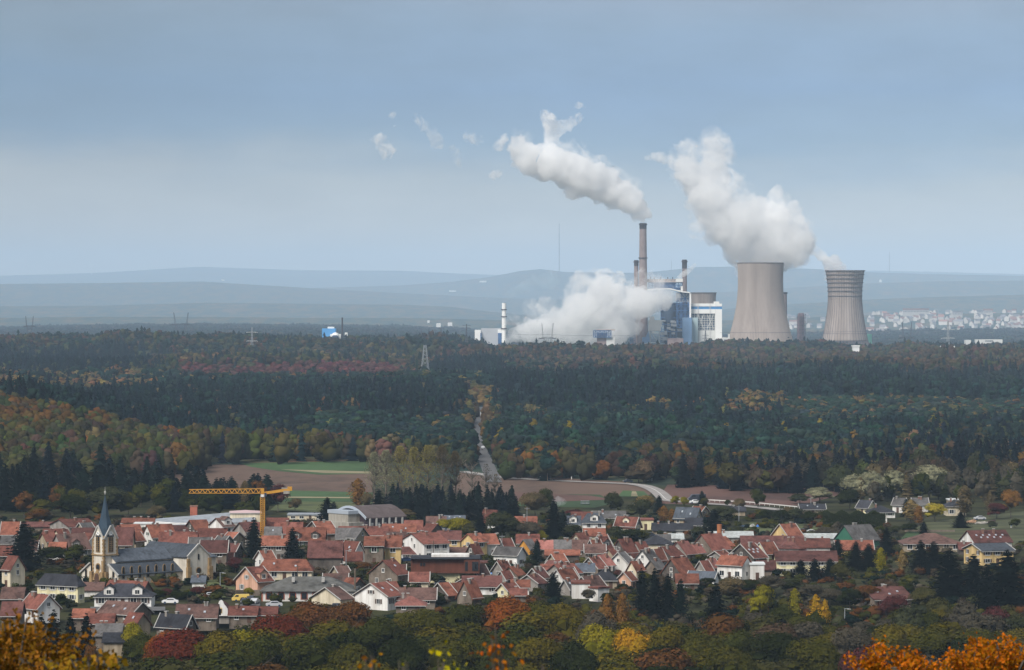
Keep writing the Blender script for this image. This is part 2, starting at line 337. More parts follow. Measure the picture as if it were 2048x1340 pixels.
ICO_T = np.array([(0,11,5),(0,5,1),(0,1,7),(0,7,10),(0,10,11),(1,5,9),(5,11,4),(11,10,2),(10,7,6),(7,1,8),(3,9,4),(3,4,2),(3,2,6),(3,6,8),(3,8,9),(4,9,5),(2,4,11),(6,2,10),(8,6,7),(9,8,1)])
def lobes(kind, nl, rg, shrink=1.0):
    """closed lumps that give a crown its body: V in the unit box, T triangles, shade per vertex"""
    VV, TT, SS = [], [], []; b = 0
    if kind == 'C':
        n = 7
        for k in range(nl):
            h0 = k/nl*.92; h1 = min(1, h0+1.25/nl); r = .5*(1-h0)**.62*shrink*(.85+.3*rg.random())
            a = np.arange(n)*6.283/n+rg.random()*6; rr = r*(.65+.6*rg.random(n))
            v = np.vstack([np.stack([rr*np.cos(a), rr*np.sin(a), h0-.03*rg.random(n)], 1), [[rg.normal()*.012, rg.normal()*.012, h1]]])
            VV.append(v); TT.append(np.array([(i, (i+1)%n, n) for i in range(n)])+b); SS.append(np.full(n+1, .7+.5*rg.random())); b += n+1
        return np.vstack(VV), np.vstack(TT), np.concatenate(SS)
    for k in range(nl):
        if kind == 'B':
            if k == 0: c = np.array([0,0,.42]); r = np.array([.36,.36,.36])
            else:
                a = rg.random()*6.283; u = rg.random(); c = np.array([math.cos(a)*.28*(1-u*.5), math.sin(a)*.28*(1-u*.5), .22+.55*u]); r = rg.uniform(.17,.25)*np.array([1,1,.9])
        elif kind == 'P': a = rg.random()*6.283; c = np.array([math.cos(a)*.22, math.sin(a)*.22, rg.uniform(.45,.82)]); r = np.array([.26,.26,.15])*rg.uniform(.8,1.15)
        else: u = (k+.5)/nl; c = np.array([rg.normal()*.07, rg.normal()*.07, .08+.84*u]); r = np.array([.42,.42,.8/nl+.06])*(math.sin(math.pi*min(.95, u*.85+.12))**.6)
        jit = 1+.22*rg.normal(size=(12, 1)); v = c+ICO_V*r*jit*shrink
        VV.append(v); TT.append(ICO_T+b); SS.append(np.full(12, .72+.5*rg.random())*(.9+.2*rg.random(12))); b += 12
    return np.vstack(VV), np.vstack(TT), np.concatenate(SS)
def leaf_faces(c, nrm, size, rg, aspect, quad=True):
    """little bent faces around the centres; aspect = (sx,sy,sz) of the crown so that the leaves stay roughly square in metres"""
    n = len(c); t = np.cross(nrm, rg.normal(size=(n, 3))); t /= np.linalg.norm(t, axis=1)[:, None]; b = np.cross(nrm, t)
    s = size*(.6+.8*rg.random(n))[:, None]; asp = np.array(aspect)
    cm = c*asp
    if quad:
        V = np.stack([cm-t*s-b*s*.6, cm+t*s-b*s*.6, cm+t*s*.7+b*s*.6, cm-t*s*.7+b*s*.6], 1)
        T = np.arange(4*n).reshape(n, 4)
    else:
        V = np.stack([cm-t*s-b*s*.6, cm+t*s-b*s*.6, cm+b*s*.9], 1); T = np.arange(3*n).reshape(n, 3)
    return V.reshape(-1, 3), T
def crown_mesh(name, kind, n, size, dims, seed, z0=.15):
    rg = np.random.default_rng(seed); c, nr, sh = crown_tris(n, kind, size, rg)
    c = c.copy(); c[:, 2] = z0+c[:, 2]*(1-z0)
    V, T = leaf_faces(c, nr, size, rg, dims)
    var = np.repeat(sh*(.75+.5*rg.random(n)), 4)
    lv, lt, ls = lobes(kind, {'B': 11, 'C': 12, 'P': 8, 'L': 7}[kind], rg, .6 if n > 800 else 1.0)
    lv = lv.copy(); lv[:, 2] = z0+lv[:, 2]*(1-z0)*.97; lv = lv*np.array(dims)
    T = np.vstack([T, np.hstack([lt, lt[:, 2:3]])+len(V)]) if False else T
    lq = np.concatenate([lv[lt], lv[lt][:, 2:3]*.5+lv[lt][:, 0:1]*.5], 1)   # triangles written as quads
    V = np.vstack([V, lq.reshape(-1, 3)]); T = np.vstack([T, np.arange(len(lq)*4).reshape(-1, 4)+len(var)]); ls_ = ls[lt]; var = np.concatenate([var, np.concatenate([ls_, ls_[:, :1]], 1).ravel()*.85])  # core lumps darkened: the shade inside a crown put into the colour
    me = np_mesh(name, V, T, {'Var': ('FLOAT', var)}); me.materials.append(FOL_OBJ); return me
def trunk_mesh(name, dims, seed, r=.25, bare=0, top=.75):
    rg = random.Random(seed); m = MB(); H = dims[2]
    def limb(p, d, L, r0, n=4, wob=.12):
        pts = [Vector(p)]; d = Vector(d).normalized()
        for i in range(n):
            d = (d+Vector((rg.uniform(-wob,wob), rg.uniform(-wob,wob), rg.uniform(-.02,wob)))).normalized(); pts.append(pts[-1]+d*L/n)
        for i in range(n):
            a, b = pts[i], pts[i+1]; ra = r0*(1-i/(n+.5)); rb = r0*(1-(i+1)/(n+.5)); u = (b-a).normalized().cross(Vector((.3,.9,.1))).normalized(); w = u.cross((b-a).normalized())
            ring = lambda q, rr: [q+u*rr*math.cos(k*1.2566)+w*rr*math.sin(k*1.2566) for k in range(5)]
            m.add(ring(a, ra)+ring(b, rb), [(k, (k+1)%5, 5+(k+1)%5, 5+k) for k in range(5)])
        return pts
    tp = limb((0,0,-.5), (0,0,1), H*top+.5, r, 6, .04)
    for i in range(6+bare):
        k = rg.uniform(.3, .95); q = tp[int(k*5)+1 if int(k*5)+1 < len(tp) else -1]
        an = rg.uniform(0, 6.28); up = rg.uniform(.6, 1.3)
        bp = limb(q, (math.cos(an), math.sin(an), up), dims[0]*rg.uniform(.35, .6), r*.35, 4)
        for j in range(2 if not bare else 4):
            an2 = an+rg.uniform(-1, 1); limb(bp[rg.randint(1, 3)], (math.cos(an2), math.sin(an2), rg.uniform(.5, 1.4)), dims[0]*rg.uniform(.15, .35), r*.16, 3)
    return m.mesh(name)
# ---------------------------------------------------------------- what grows where (px, py of the canopy in the photograph's frame)
PAL = dict(dk=(.009,.019,.024), dk2=(.014,.028,.029), pine=(.024,.049,.043), pine2=(.038,.068,.052), olive=(.085,.078,.025), olive2=(.06,.065,.028), green=(.05,.07,.022),
 orange=(.19,.09,.025), tan=(.21,.145,.06), tan2=(.15,.11,.055), russet=(.105,.065,.04), red=(.12,.05,.045), yellow=(.26,.18,.03), wine=(.10,.03,.03), brown=(.075,.055,.035), grey=(.14,.13,.09), pink=(.16,.075,.06))
REG = [  # x0,x1,y0,y1, [(type, colour, weight)...]
 (355,805,716,745, [('B','red',5),('B','wine',1)]),
 (-200,420,775,960, 'hill'),
 (995,1256,915,960, [('C','dk2',1)]),
 (1250,1345,905,965, [('B','tan2',3),('B','olive',1)]),
 (940,985,760,838, [('L','tan',3),('B','orange',1),('B','tan2',2)]),
 (560,650,880,925, [('B','pink',4),('B','brown',2)]),
 (420,720,862,935, [('B','olive',4),('B','olive2',3),('B','brown',2),('C','dk2',2),('B','russet',1)]),
 (720,945,862,940, [('B','olive2',4),('B','tan2',2),('C','dk2',2),('P','pine',2)]),
 (600,945,815,866, [('P','pine',6),('P','pine2',3),('C','dk2',2),('L','tan',.5)]),
 (330,600,830,870, [('B','olive2',3),('C','dk',4),('P','pine',3),('B','brown',2)]),
 (400,480,795,820, [('B','tan',4),('C','dk',3)]),
 (100,950,765,835, [('C','dk',8),('C','dk2',3),('P','pine',2),('B','russet',.4),('B','tan2',.4)]),
 (-200,300,735,772, [('B','tan2',5),('L','tan',2),('C','dk',2),('P','pine',2)]),
 (300,980,742,768, [('P','pine',6),('C','dk2',2),('L','tan',1)]),
 (-200,300,690,735, [('C','dk',8),('B','olive2',1)]),
 (300,860,742,766, [('P','pine',5),('B','olive2',2),('L','tan',1)]),
 (300,860,690,742, [('C','dk2',3),('B','olive2',4),('B','brown',2),('B','tan2',1)]),
 (865,1005,715,748, [('C','dk',5),('C','dk2',2)]),
 (850,1450,690,722, [('B','russet',5),('B','brown',3),('B','olive2',1),('C','dk2',1)]),
 (1005,1450,716,745, [('B','russet',3),('B','brown',3),('B','olive2',2),('C','dk',2),('P','pine',2)]),
 (980,1440,742,800, [('C','dk',8),('C','dk2',3),('P','pine',2)]),
 (1440,2300,690,738, [('B','olive2',3),('B','brown',4),('B','russet',3),('C','dk2',1)]),
 (1440,2300,736,778, [('C','dk',5),('P','pine',5),('C','dk2',3)]),
 (1300,1560,776,806, [('L','tan',5),('B','tan2',3),('P','pine',3),('B','orange',.5)]),
 (1560,2300,774,835, [('P','pine2',9),('P','pine',4),('L','tan',2.2),('L','tan2',1)]),
 (1000,1300,795,825, [('B','olive2',3),('B','tan2',2),('P','pine',3),('C','dk',3),('B','russet',1)]),
 (1300,2300,805,845, [('C','dk',7),('P','pine',4),('C','dk2',4),('B','brown',1),('L','yellow',.1)]),
 (1000,1760,822,876, [('P','pine',7),('C','dk2',3),('P','pine2',3),('L','yellow',.15),('B','olive2',1)]),
 (1760,2300,840,885, [('B','olive2',4),('C','dk',4),('P','pine',2),('B','tan2',1)]),
 (980,1560,870,905, [('B','olive2',4),('B','olive',2),('B','brown',3),('B','orange',.5),('P','pine',2),('C','dk',1)]),
 (1240,2300,885,970, [('B','olive2',3),('B','brown',3),('C','dk',5),('B','olive',1),('B','orange',.4)]),
 (950,1260,895,925, [('C','dk',6),('B','brown',2),('B','olive2',2)]),
 (-500,2600,0,2000, [('B','olive2',3),('B','brown',3),('C','dk2',4),('P','pine',3),('B','russet',1)])]
def species(px, py):
    out = np.zeros(len(px), int)-1; jx = px+rng.normal(size=len(px))*8; jy = py+rng.normal(size=len(px))*3
    for i, r in enumerate(REG):
        m = (out < 0) & (jx >= r[0]) & (jx < r[1]) & (jy >= r[2]) & (jy < r[3]); out[m] = i
    return out
HILL = [('B','olive',5),('B','olive2',7),('B','orange',.4),('B','russet',1),('B','brown',3),('B','tan2',.5),('B','green',1)]
# positions on a jittered grid that widens with distance
P = []
D = 1560.0
while D < 14000:
    s = np.interp(D, [1560,2400,4000,6000,9500,14000], [7.4,8.4,11.5,15,21,30])
    half = D*.156+20; xs = np.arange(-half, half, s); xs = xs+rng.uniform(-.45,.45,len(xs))*s
    P.append(np.stack([xs, D+rng.uniform(-.45,.45,len(xs))*s, np.full(len(xs), s)], 1)); D += s
P = np.concatenate(P); X, Y, S = P.T
g0 = hgt(X, Y); PX = X/Y*F+CX; PG = HY+(CZ-g0)*F/Y; PT = HY+(CZ-g0-13)*F/Y
edge = np.interp(PX, [-300,0,340,400,405,500,740,760,900,930,985,990,1000,1256,1258,1335,1340,1440,1500,1560,1640,1700,1830,1960,2300],
                     [955,957,957,944,929,925,924,924,930,938,938,962,960,962,965,967,972,974,992,1003,1008,1010,1008,1010,1015])
edge = edge+3*np.sin(PX*.07)+2*np.sin(PX*.19)
ok = PG < edge
roadx = np.interp(PG, [815,832,845,862,878,893,908,925,945,966], [964,962,960,956,955,957,964,972,980,988])
rw = np.interp(PG, [700,800,832,893,966], [5,11,15,19,26])
ok &= ~((np.abs(PX-roadx) < rw) & (PG > 822))
ok &= ~((np.abs(PX-962) < 16) & (PG > 812) & (PG < 832))
ok &= ~((Y > 5850) & (Y < 6620) & (PX > 930) & (PX < 1790))
ok &= ~((Y > 6550) & (Y < 7300) & (PX > 1580) & (PX < 1790))
town = (Y > 12800) & (PX > 1560)
ok &= ~(town & (rng.random(len(X)) < .75))
ok &= ~((Y > 5600) & (Y < 6000) & (PX > 620) & (PX < 700))
X, Y, S, g0, PX, PT = [q[ok] for q in (X, Y, S, g0, PX, PT)]
REGI = species(PX, PT)
crest = np.interp(PX, [-300,0,100,200,300,380,405], [775,785,795,818,852,895,930])
REGI = np.where((REGI == 1) & (PT < crest) & (Y > 2060), np.where(PT < 772, 12, 11), REGI)
kinds = np.empty(len(X), 'U1'); cols = np.zeros((len(X), 3)); cname = np.empty(len(X), 'U8')
for i, r in enumerate(REG):
    m = np.where(REGI == i)[0]
    if not len(m): continue
    opts = HILL if r[4] == 'hill' else r[4]
    w = np.array([o[2] for o in opts], float); w /= w.sum(); ch = rng.choice(len(opts), len(m), p=w)
    for j, o in enumerate(opts):
        q = m[ch == j]; kinds[q] = o[0]; cols[q] = PAL[o[1]]; cname[q] = o[1]
hill = REGI == 1
up = hill & (PT < crest+32) & (PX < 260) & (rng.random(len(X)) < .55); cols[up] = np.array(PAL['orange'])*.6+np.array(PAL['olive'])*.2
low = hill & (PX < 120) & (PT > 905); cols[low] = PAL['dk2']; 
cols *= .66*(.7+.6*rng.random(len(X)))[:, None]*(1+.12*rng.normal(size=(len(X), 3)))
cols = np.clip(cols, .006, .5)
Ht = np.where(kinds == 'B', 12.5, np.where(kinds == 'C', 14.5, np.where(kinds == 'P', 13.5, 13.)))*(.8+.4*rng.random(len(X)))
Wd = np.where(kinds == 'B', 11.5, np.where(kinds == 'C', 7.6, np.where(kinds == 'P', 7.5, 5.)))*(.8+.4*rng.random(len(X)))
pl = REGI == 2; Ht[pl] = 8+1.2*rng.random(pl.sum()); Wd[pl] = 4.5
st = REGI == 0; Ht[st] = 11.5
rh = np.ones(len(REG))
for i_, f_ in ((1,1.0),(12,1.0),(11,1.15),(19,1.1),(20,1.25),(22,1.35),(24,.72),(25,.85),(17,1.2),(23,1.0),(5,1.1),(2,1),(8,.85)): rh[i_] = f_
Ht *= rh[REGI]
sw_ = np.sin(X*.021+Y*.006)+np.sin(X*.009-Y*.013+2)+np.sin(X*.034-Y*.002+4)
Ht *= 1+.10*sw_
Ht = np.where((Y > 4300) & (Y < 6000), Ht*(1+.35*(rng.random(len(X))**3)), Ht)
Wd = np.maximum(Wd, S*np.where(kinds == 'C', .8, 1.15))
keep_c = ~((kinds == 'B') & (rng.random(len(X)) < .35) & (Y < 5000))   # broad crowns need more room
keep_c |= hill & (rng.random(len(X)) < .5)
keep_c &= np.sin(X*.031+Y*.011)+np.sin(X*.017-Y*.023+1)+np.sin(X*.05+Y*.019+3) > -2.35
X, Y, S, g0, PX, PT, kinds, cols, Ht, Wd, REGI, cname = [q[keep_c] for q in (X, Y, S, g0, PX, PT, kinds, cols, Ht, Wd, REGI, cname)]
# nearest ones become individual trees (built below), the rest are the far woods
order = np.argsort(Y); indiv = {}
inview = (PX > -10) & (PX < 2058)
for kset, nmax in ((('B',), 90), (('C',), 100), (('P','L'), 100)):
    ids = [i for i in order if kinds[i] in kset and inview[i]][:nmax]; indiv[kset[0]] = ids
taken = np.zeros(len(X), bool)
for ids in indiv.values(): taken[ids] = True
LOD = [(0, 2500, dict(B=90, C=60, P=60, L=60), .5), (2500, 3800, dict(B=34, C=24, P=24, L=22), .8), (3800, 6000, dict(B=14, C=10, P=10, L=10), 1.2), (6000, 15000, dict(B=5, C=4, P=4, L=4), 2.2)]
NAMES = dict(B=('broadleaf_forest', 'autumn broadleaf woodland in olive, brown and russet covering the plain behind the village', 'broadleaf forest'),
             C=('conifer_forest', 'dark spruce and fir forest covering the plain behind the village', 'conifer forest'),
             P=('pine_forest', 'mid green pine plantation between the darker spruces', 'pine forest'),
             L=('birch_forest', 'pale tan birches and larches scattered through the pine forest', 'birch forest'))
for k in 'BCPL':
    VV, TT, CC = [], [], []; base = 0
    for d0, d1, cnt, sz in LOD:
        nlob = {0:9, 2500:6, 3800:4, 6000:2}[d0]
        sel = np.where((kinds == k) & (Y >= d0) & (Y < d1) & ~taken)[0]
        if not len(sel): continue
        for v in range(4):
            q = sel[v::4]
            if not len(q): continue
            rg = np.random.default_rng(v*10+ord(k)); c, nr, sh = crown_tris(cnt[k], k, sz, rg)
            dm = dict(B=(10.5,10.5,12.5), C=(5.6,5.6,15.5), P=(7.5,7.5,13.5), L=(5,5,13))[k]
            if k in 'BP': c[:, 2] = np.maximum(c[:, 2], .2)
            v0, t0 = leaf_faces(c, nr, sz*(1 if k != 'C' else .8), rg, dm, quad=False)
            lv, lt, ls = lobes(k, nlob if k != 'C' else nlob+2, rg); t0 = np.vstack([t0, lt+len(v0)]); v0 = np.vstack([v0, lv*np.array(dm)]); n0 = len(v0)
            an = rng.random(len(q))*6.283; ca, sa = np.cos(an), np.sin(an); sw = Wd[q]/dm[0]; sh_ = Ht[q]/dm[2]
            px_ = (v0[None,:,0]*ca[:,None]-v0[None,:,1]*sa[:,None])*sw[:,None]+X[q][:,None]
            py_ = (v0[None,:,0]*sa[:,None]+v0[None,:,1]*ca[:,None])*sw[:,None]+Y[q][:,None]
            pz_ = v0[None,:,2]*sh_[:,None]+g0[q][:,None]
            VV.append(np.stack([px_, py_, pz_], -1).reshape(-1, 3).astype(np.float32))
            TT.append((t0[None]+(np.arange(len(q))*n0)[:,None,None]).reshape(-1, 3)+base); base += n0*len(q)
            vr = np.concatenate([np.repeat(sh*(.7+.6*rg.random(len(sh))), 3), ls])
            cc = cols[q][:,None,:]*vr[None,:,None]; cc = np.concatenate([cc, np.ones((*cc.shape[:2], 1))], -1); CC.append(cc.reshape(-1, 4).astype(np.float32))
    if not VV: continue
    me = np_mesh(NAMES[k][0], np.concatenate(VV), np.concatenate(TT), {'Col': ('FLOAT_COLOR', np.concatenate(CC))})
    tag(link(NAMES[k][0], me, None, FOL_ATTR), NAMES[k][1], NAMES[k][2], kind='stuff')
    print('forest', k, len(me.polygons))
# individual trees share a few meshes
TM = {}
def tree_mesh(kind, q, var):
    key = (kind, q, var)
    if key not in TM:
        dm = dict(B=(10,10,12), C=(6,6,16), P=(8,8,13), L=(5,5,13))[kind]
        n, sz = {0: ({'B':420,'C':420,'P':300,'L':260}[kind], .42), 1: ({'B':3400,'C':2400,'P':1500,'L':1500}[kind], .22), 2: ({'B':9000,'C':6000,'P':3500,'L':3600}[kind], .15)}[q]
        if kind == 'C': sz *= .85
        TM[key] = (crown_mesh('crown', kind, n, sz, dm, var*7+q+ord(kind), .12 if kind in 'BL' else .04), trunk_mesh('trunk', dm, var+q*5+ord(kind), .22 if kind != 'C' else .18, top={'B':.62,'C':.93,'P':.75,'L':.85}[kind]), dm)
        if kind == 'B': TM[key][1].name = 'trunk'
    return TM[key]
TNAME = dict(B='broadleaf_tree', C='conifer_tree', P='pine_tree', L='birch_tree')
def tree(kind, x, y, z, w, h, col, q=1, label=None, cat='tree', group=None, name=None):
    cm, tm, dm = tree_mesh(kind, q, random.randrange(4 if q < 2 else 3))
    r = empty(name or TNAME[kind], (x, y, z), random.uniform(0, 6.28), label, cat, group); r.scale = (w/dm[0], w/dm[0], h/dm[2])
    c = link('crown', cm, r); c.color = (*col, 1); link('trunk', tm, r, MTR); return r
CN = dict(dk='dark green', dk2='dark green', pine='blue green', pine2='mid green', olive='olive', olive2='dull olive', green='green', orange='orange', tan='tan', tan2='light brown', russet='russet', red='red', yellow='yellow', wine='wine red', brown='brown', grey='grey', pink='pinkish red')
KN = dict(B='broadleaf tree', C='spruce', P='pine', L='birch')
def where(px):
    return ('at the foot of the wooded hill' if px < 410 else 'along the wood edge above the ploughed fields' if px < 740 else 'at the wood edge behind the bare poplars' if px < 945 else
            'in the plantation edge above the country road' if px < 1260 else 'at the wood edge above the reddish field' if px < 1600 else 'at the wood edge behind the grey willows')
for ids in indiv.values():
    for i in ids:
        tree(kinds[i], X[i], Y[i], g0[i], Wd[i], Ht[i], tuple(cols[i]), 0, '%s %s %s' % (CN[cname[i]], KN[kinds[i]], where(PX[i])), 'tree', 'trees along the near edge of the forest')
# ---------------------------------------------------------------- power station (about six kilometres away)
mConc = mat('cooling_tower_concrete', (.37,.315,.285), .95, .08, .02, 5, streak=.05)
mConcD = mat('stained_concrete_band', (.13,.11,.11), .95, .1, .05)
mStack = mat('chimney_concrete', (.24,.195,.19), .95, .12, .03, 5)
mStackD = mat('sooty_rim', (.055,.05,.055), .9, .2, .1)
mWhP = mat('white_cladding', (.78,.78,.76), .6, .04, .05)
mWhP2 = mat('offwhite_cladding', (.62,.62,.6), .7, .06, .05)
mBluS = mat('blue_steel', (.05,.12,.27), .6, .25, .08)
mBluC = mat('blue_cladding', (.16,.27,.44), .6, .1, .03)
mBluB = mat('blue_band', (.05,.22,.48), .5, .05, .1)
mTeal = mat('pale_green_cladding', (.36,.46,.48), .7, .08, .04)
mPink = mat('pinkish_roof', (.42,.36,.33), .8, .1, .05)
mDkG = mat('dark_machinery', (.03,.05,.085), .8, .5, .05)
mGal = mat('galvanised_steel', (.30,.32,.34), .5, .1, .3, metal=.3)
mGalD = mat('weathered_lattice_steel', (.06,.065,.08), .6, .1, .3)
mGnC = mat('green_sheeting', (.2,.55,.42), .6, .06, .05)
mBrt = mat('bright_blue_cladding', (.08,.30,.62), .6, .06, .05)
DP = 6185.0; SP = DP/F
def X_(px, D=DP): return wx(px, D)
def Z_(py, D=DP): return wz(py, D)
def pbox(m, x0, x1, yt, yb, D=DP, d0=0, dep=40):
    return m.box(X_(x0, D), X_(x1, D), D+d0, D+d0+dep, Z_(yb, D), Z_(yt, D))
def lat(m, x0, x1, zt, zb, y, nx, nz, t, diag=True):
    """braced steel grid in a plane y"""
    for i in range(nx+1):
        x = x0+(x1-x0)*i/nx; m.bar((x, y, zb), (x, y, zt), t)
    for k in range(nz+1):
        z = zb+(zt-zb)*k/nz; m.bar((x0, y, z), (x1, y, z), t)
    if diag:
        for i in range(nx):
            for k in range(nz):
                if (i+k) % 2: a, b = i, i+1
                else: a, b = i+1, i
                m.bar((x0+(x1-x0)*a/nx, y, zb+(zt-zb)*k/nz), (x0+(x1-x0)*b/nx, y, zb+(zt-zb)*(k+1)/nz), t*.7)
def tower(px, D, prof, label, rings=(), ribs=0, rimc=None):
    r = empty('cooling_tower', (X_(px, D), D, 0), 0, label, 'cooling tower', 'cooling towers')
    pr = [(rp*D/F, wz(py, D)) for rp, py in prof]
    # smooth profile
    zz = np.linspace(pr[0][1], pr[-1][1], 40); rr = np.interp(zz, [p[1] for p in pr], [p[0] for p in pr])
    for _ in range(6): rr[1:-1] = (rr[:-2]+2*rr[1:-1]+rr[2:])/4
    P = list(zip(rr, zz)); Pi = [(a-1.2, z) for a, z in P][::-1]
    n = 96; m = MB(); ring = P+Pi
    vs = []
    for a, z in ring:
        for i in range(n): vs.append((a*math.cos(2*math.pi*i/n), a*math.sin(2*math.pi*i/n), z))
    k = len(ring); fs = [(q*n+i, q*n+(i+1)%n, ((q+1)%k)*n+(i+1)%n, ((q+1)%k)*n+i) for q in range(k) for i in range(n)]
    m.add(vs, fs); m.build('shell', mConc, r, smooth=True)
    def rad(py):
        return float(np.interp(wz(py, D), zz, rr))
    for py, w, hh in rings:
        a = rad(py)+w; z = wz(py, D); MB().lathe([(a-w-.3, z-hh), (a, z-hh), (a, z+hh), (a-w-.3, z+hh)], 72, caps=False).build('ring_beam', mConcD, r)
    m = MB()
    for i in range(ribs):
        an = 2*math.pi*i/ribs
        for q in range(0, 39, 3):
            a, z = P[q]; a2, z2 = P[min(q+3, 39)]
            m.bar(((a+.1)*math.cos(an), (a+.1)*math.sin(an), z), ((a2+.1)*math.cos(an), (a2+.1)*math.sin(an), z2), .55)
    if ribs: m.build('ribs', mConcD if ribs < 60 else mat('rib_concrete', (.38,.325,.29), .95, .08, .02), r)
    # air inlet columns
    m = MB(); a0, z0 = P[0]
    for i in range(40):
        an = 2*math.pi*i/40; an2 = an+math.pi/40; c = lambda t, q, z: ((q)*math.cos(t), q*math.sin(t), z)
        m.bar(c(an, a0+4, z0-9), c(an2, a0-.6, z0+.5), 1.2); m.bar(c(an+2*math.pi/40, a0+4, z0-9), c(an2, a0-.6, z0+.5), 1.2)
    m.build('inlet_columns', mConcD, r)
    return r
tower(1521, DP, [(67.5,693),(62,672),(55.5,648),(49.5,620),(46.5,600),(45,580),(44.6,562),(45,545),(46,526)], 'huge beige concrete cooling tower with a thick steam cloud over its rim', [(526,.8,.6),(665,.35,.3),(684,.35,.3)], 120)
tower(1690, 6900.0, [(46,682),(42.5,665),(39,645),(36,625),(34,605),(33.5,590),(34.5,570),(36.5,555),(38.5,541)], 'slim cooling tower with dark ring beams near its flared rim', [(541.5,1.6,.9),(549,1.5,.7),(557,1.5,.7),(565,1.5,.7),(574,1.5,.7),(582,1.5,.7),(592,1.1,.6),(667,.3,.3)], 44)
tower(1407, 6420.0, [(42,690),(34,655),(28,630),(24.5,608),(24.3,600),(25.6,585)], 'squat cooling tower rim showing behind the blue banded boiler house', [(585.5,.8,.6)], 0)
def stack(px, yt, yb, rt, rb, label, m=mStack, rings=(), D=DP, dark=6, name='chimney'):
    r = empty(name, (X_(px, D), D, 0), 0, label, 'chimney'); s = D/F
    zt, zb = Z_(yt, D), Z_(yb, D)
    MB().lathe([(rb*s, zb), (rt*s, zt), (rt*s*.8, zt), (rt*s*.78, zt-6)], 28).build('shaft', m, r, smooth=False)
    if dark: MB().lathe([(rt*s+.35, zt-dark), (rt*s+.35, zt+.6), (rt*s*.8, zt+.6)], 28, caps=False).build('rim', mStackD, r)
    for py in rings:
        z = Z_(py, D); a = (rt+(rb-rt)*(py-yt)/(yb-yt))*s
        MB().lathe([(a-.2, z-.7), (a+1.4, z-.7), (a+1.4, z+.7), (a-.2, z+.7)], 28, caps=False).build('platform', mStackD, r)
    return r
stack(1286, 447, 702, 6.8, 10.2, 'tallest chimney, its white plume drifting left', rings=(449,516), dark=9)
stack(1272.5, 521, 702, 4.2, 5.4, 'shorter dark-collared chimney just left of the tallest one', rings=(524,), D=DP+30, dark=9)
stack(1369, 520, 702, 4.6, 5.6, 'shorter dark-collared chimney behind the flat pinkish roof', rings=(523,), D=DP+90, dark=14)
stack(1569.5, 585, 702, 4.4, 5, 'short chimney peeping out beside the huge cooling tower', rings=(586,), D=DP+240, dark=2)
r = stack(1008, 606, 702, 4.2, 4.6, 'white banded chimney at the left end of the power station', mWhP, rings=(619,633,657), dark=0, name='chimney')
# boiler house (steel skeleton)
b1 = empty('boiler_house', (0, 0, 0), 0, 'open blue steel boiler house with a pinkish flat roof between two chimneys', 'boiler house')
m = MB(); pbox(m, 1297, 1365, 558, 564.5, d0=10, dep=50); m.build('roof', mPink, b1)
m = MB()
for i in range(23): m.bar((X_(1297+i*3), DP+9.5, Z_(558)), (X_(1299+i*3), DP+9.5, Z_(563)), .5)
for q in (1302, 1310, 1323, 1337, 1347): m.bar((X_(q), DP+30, Z_(558)), (X_(q), DP+30, Z_(554)), 1.2)
m.build('roof_trim', mDkG, b1)
m = MB(); pbox(m, 1310, 1352, 565, 577, d0=16, dep=36); pbox(m, 1352, 1364, 575, 580, d0=16, dep=36); m.build('upper_wall', mat('deep_blue_cladding', (.04,.10,.24), .6, .3, .1), b1)
m = MB(); lat(m, X_(1298), X_(1365), Z_(565), Z_(578), DP+12, 9, 2, 1.1); m.build('upper_frame', mBluS, b1)
m = MB(); pbox(m, 1352, 1366, 557, 564, d0=6, dep=20); pbox(m, 1362, 1366, 572, 582, d0=6, dep=20); m.build('roof_cabin', mWhP2, b1)
m = MB(); pr = [(1294,578),(1320,576.5),(1340,576.5),(1352,579.5),(1364,582.5),(1376,583.5),(1381,586)]
for (xa, ya), (xb, yb_) in zip(pr, pr[1:]):
    m.add([(X_(xa), DP-12, Z_(ya)), (X_(xb), DP-12, Z_(yb_)), (X_(xb), DP+50, Z_(yb_)), (X_(xa), DP+50, Z_(ya)),
           (X_(xa), DP-12, Z_(ya+2.2)), (X_(xb), DP-12, Z_(yb_+2.2)), (X_(xb), DP+50, Z_(yb_+2.2)), (X_(xa), DP+50, Z_(ya+2.2))], [(0,1,2,3),(7,6,5,4),(0,4,5,1),(1,5,6,2),(2,6,7,3),(3,7,4,0)])
m.box(X_(1378.5), X_(1381.5), DP-12, DP+50, Z_(692), Z_(586)); m.build('white_canopy', mWhP, b1)
m = MB(); pbox(m, 1354, 1378, 585, 604, d0=0, dep=40); m.build('panelled_front', mWhP2, b1)
m = MB(); pbox(m, 1330, 1378, 606, 690, d0=22, dep=26); m.build('machinery_core', mDkG, b1)
m = MB(); lat(m, X_(1354), X_(1378), Z_(586), Z_(655), DP-2, 3, 6, 1.3); lat(m, X_(1322), X_(1354), Z_(606), Z_(690), DP+6, 5, 8, 1.0)
for q in range(5): m.box(X_(1322), X_(1378), DP+1, DP+20, Z_(622+q*14), Z_(621+q*14))
m.build('steel_skeleton', mBluS, b1)
m = MB(); m.lathe([(0.5, 0), (13, .2), (13, 26), (10, 31), (.5, 33)], 20, X_(1338), DP+12); m.build('drum', mDkG, b1, loc=(0, 0, Z_(645)))
rr = random.Random(3); m = MB()
for q in range(26):
    x = rr.uniform(1320, 1356); y = rr.uniform(640, 680); w = rr.uniform(3, 10); pbox(m, x, x+w, y, y+rr.uniform(1, 7), d0=-2+rr.uniform(0, 4), dep=6)
m.build('pipework', mGal, b1)
m = MB(); pbox(m, 1364, 1382, 635, 695, d0=-30, dep=26); 
tag(m.build('blue_block', mBluC), 'tall plain blue block in front of the boiler house', 'industrial building')
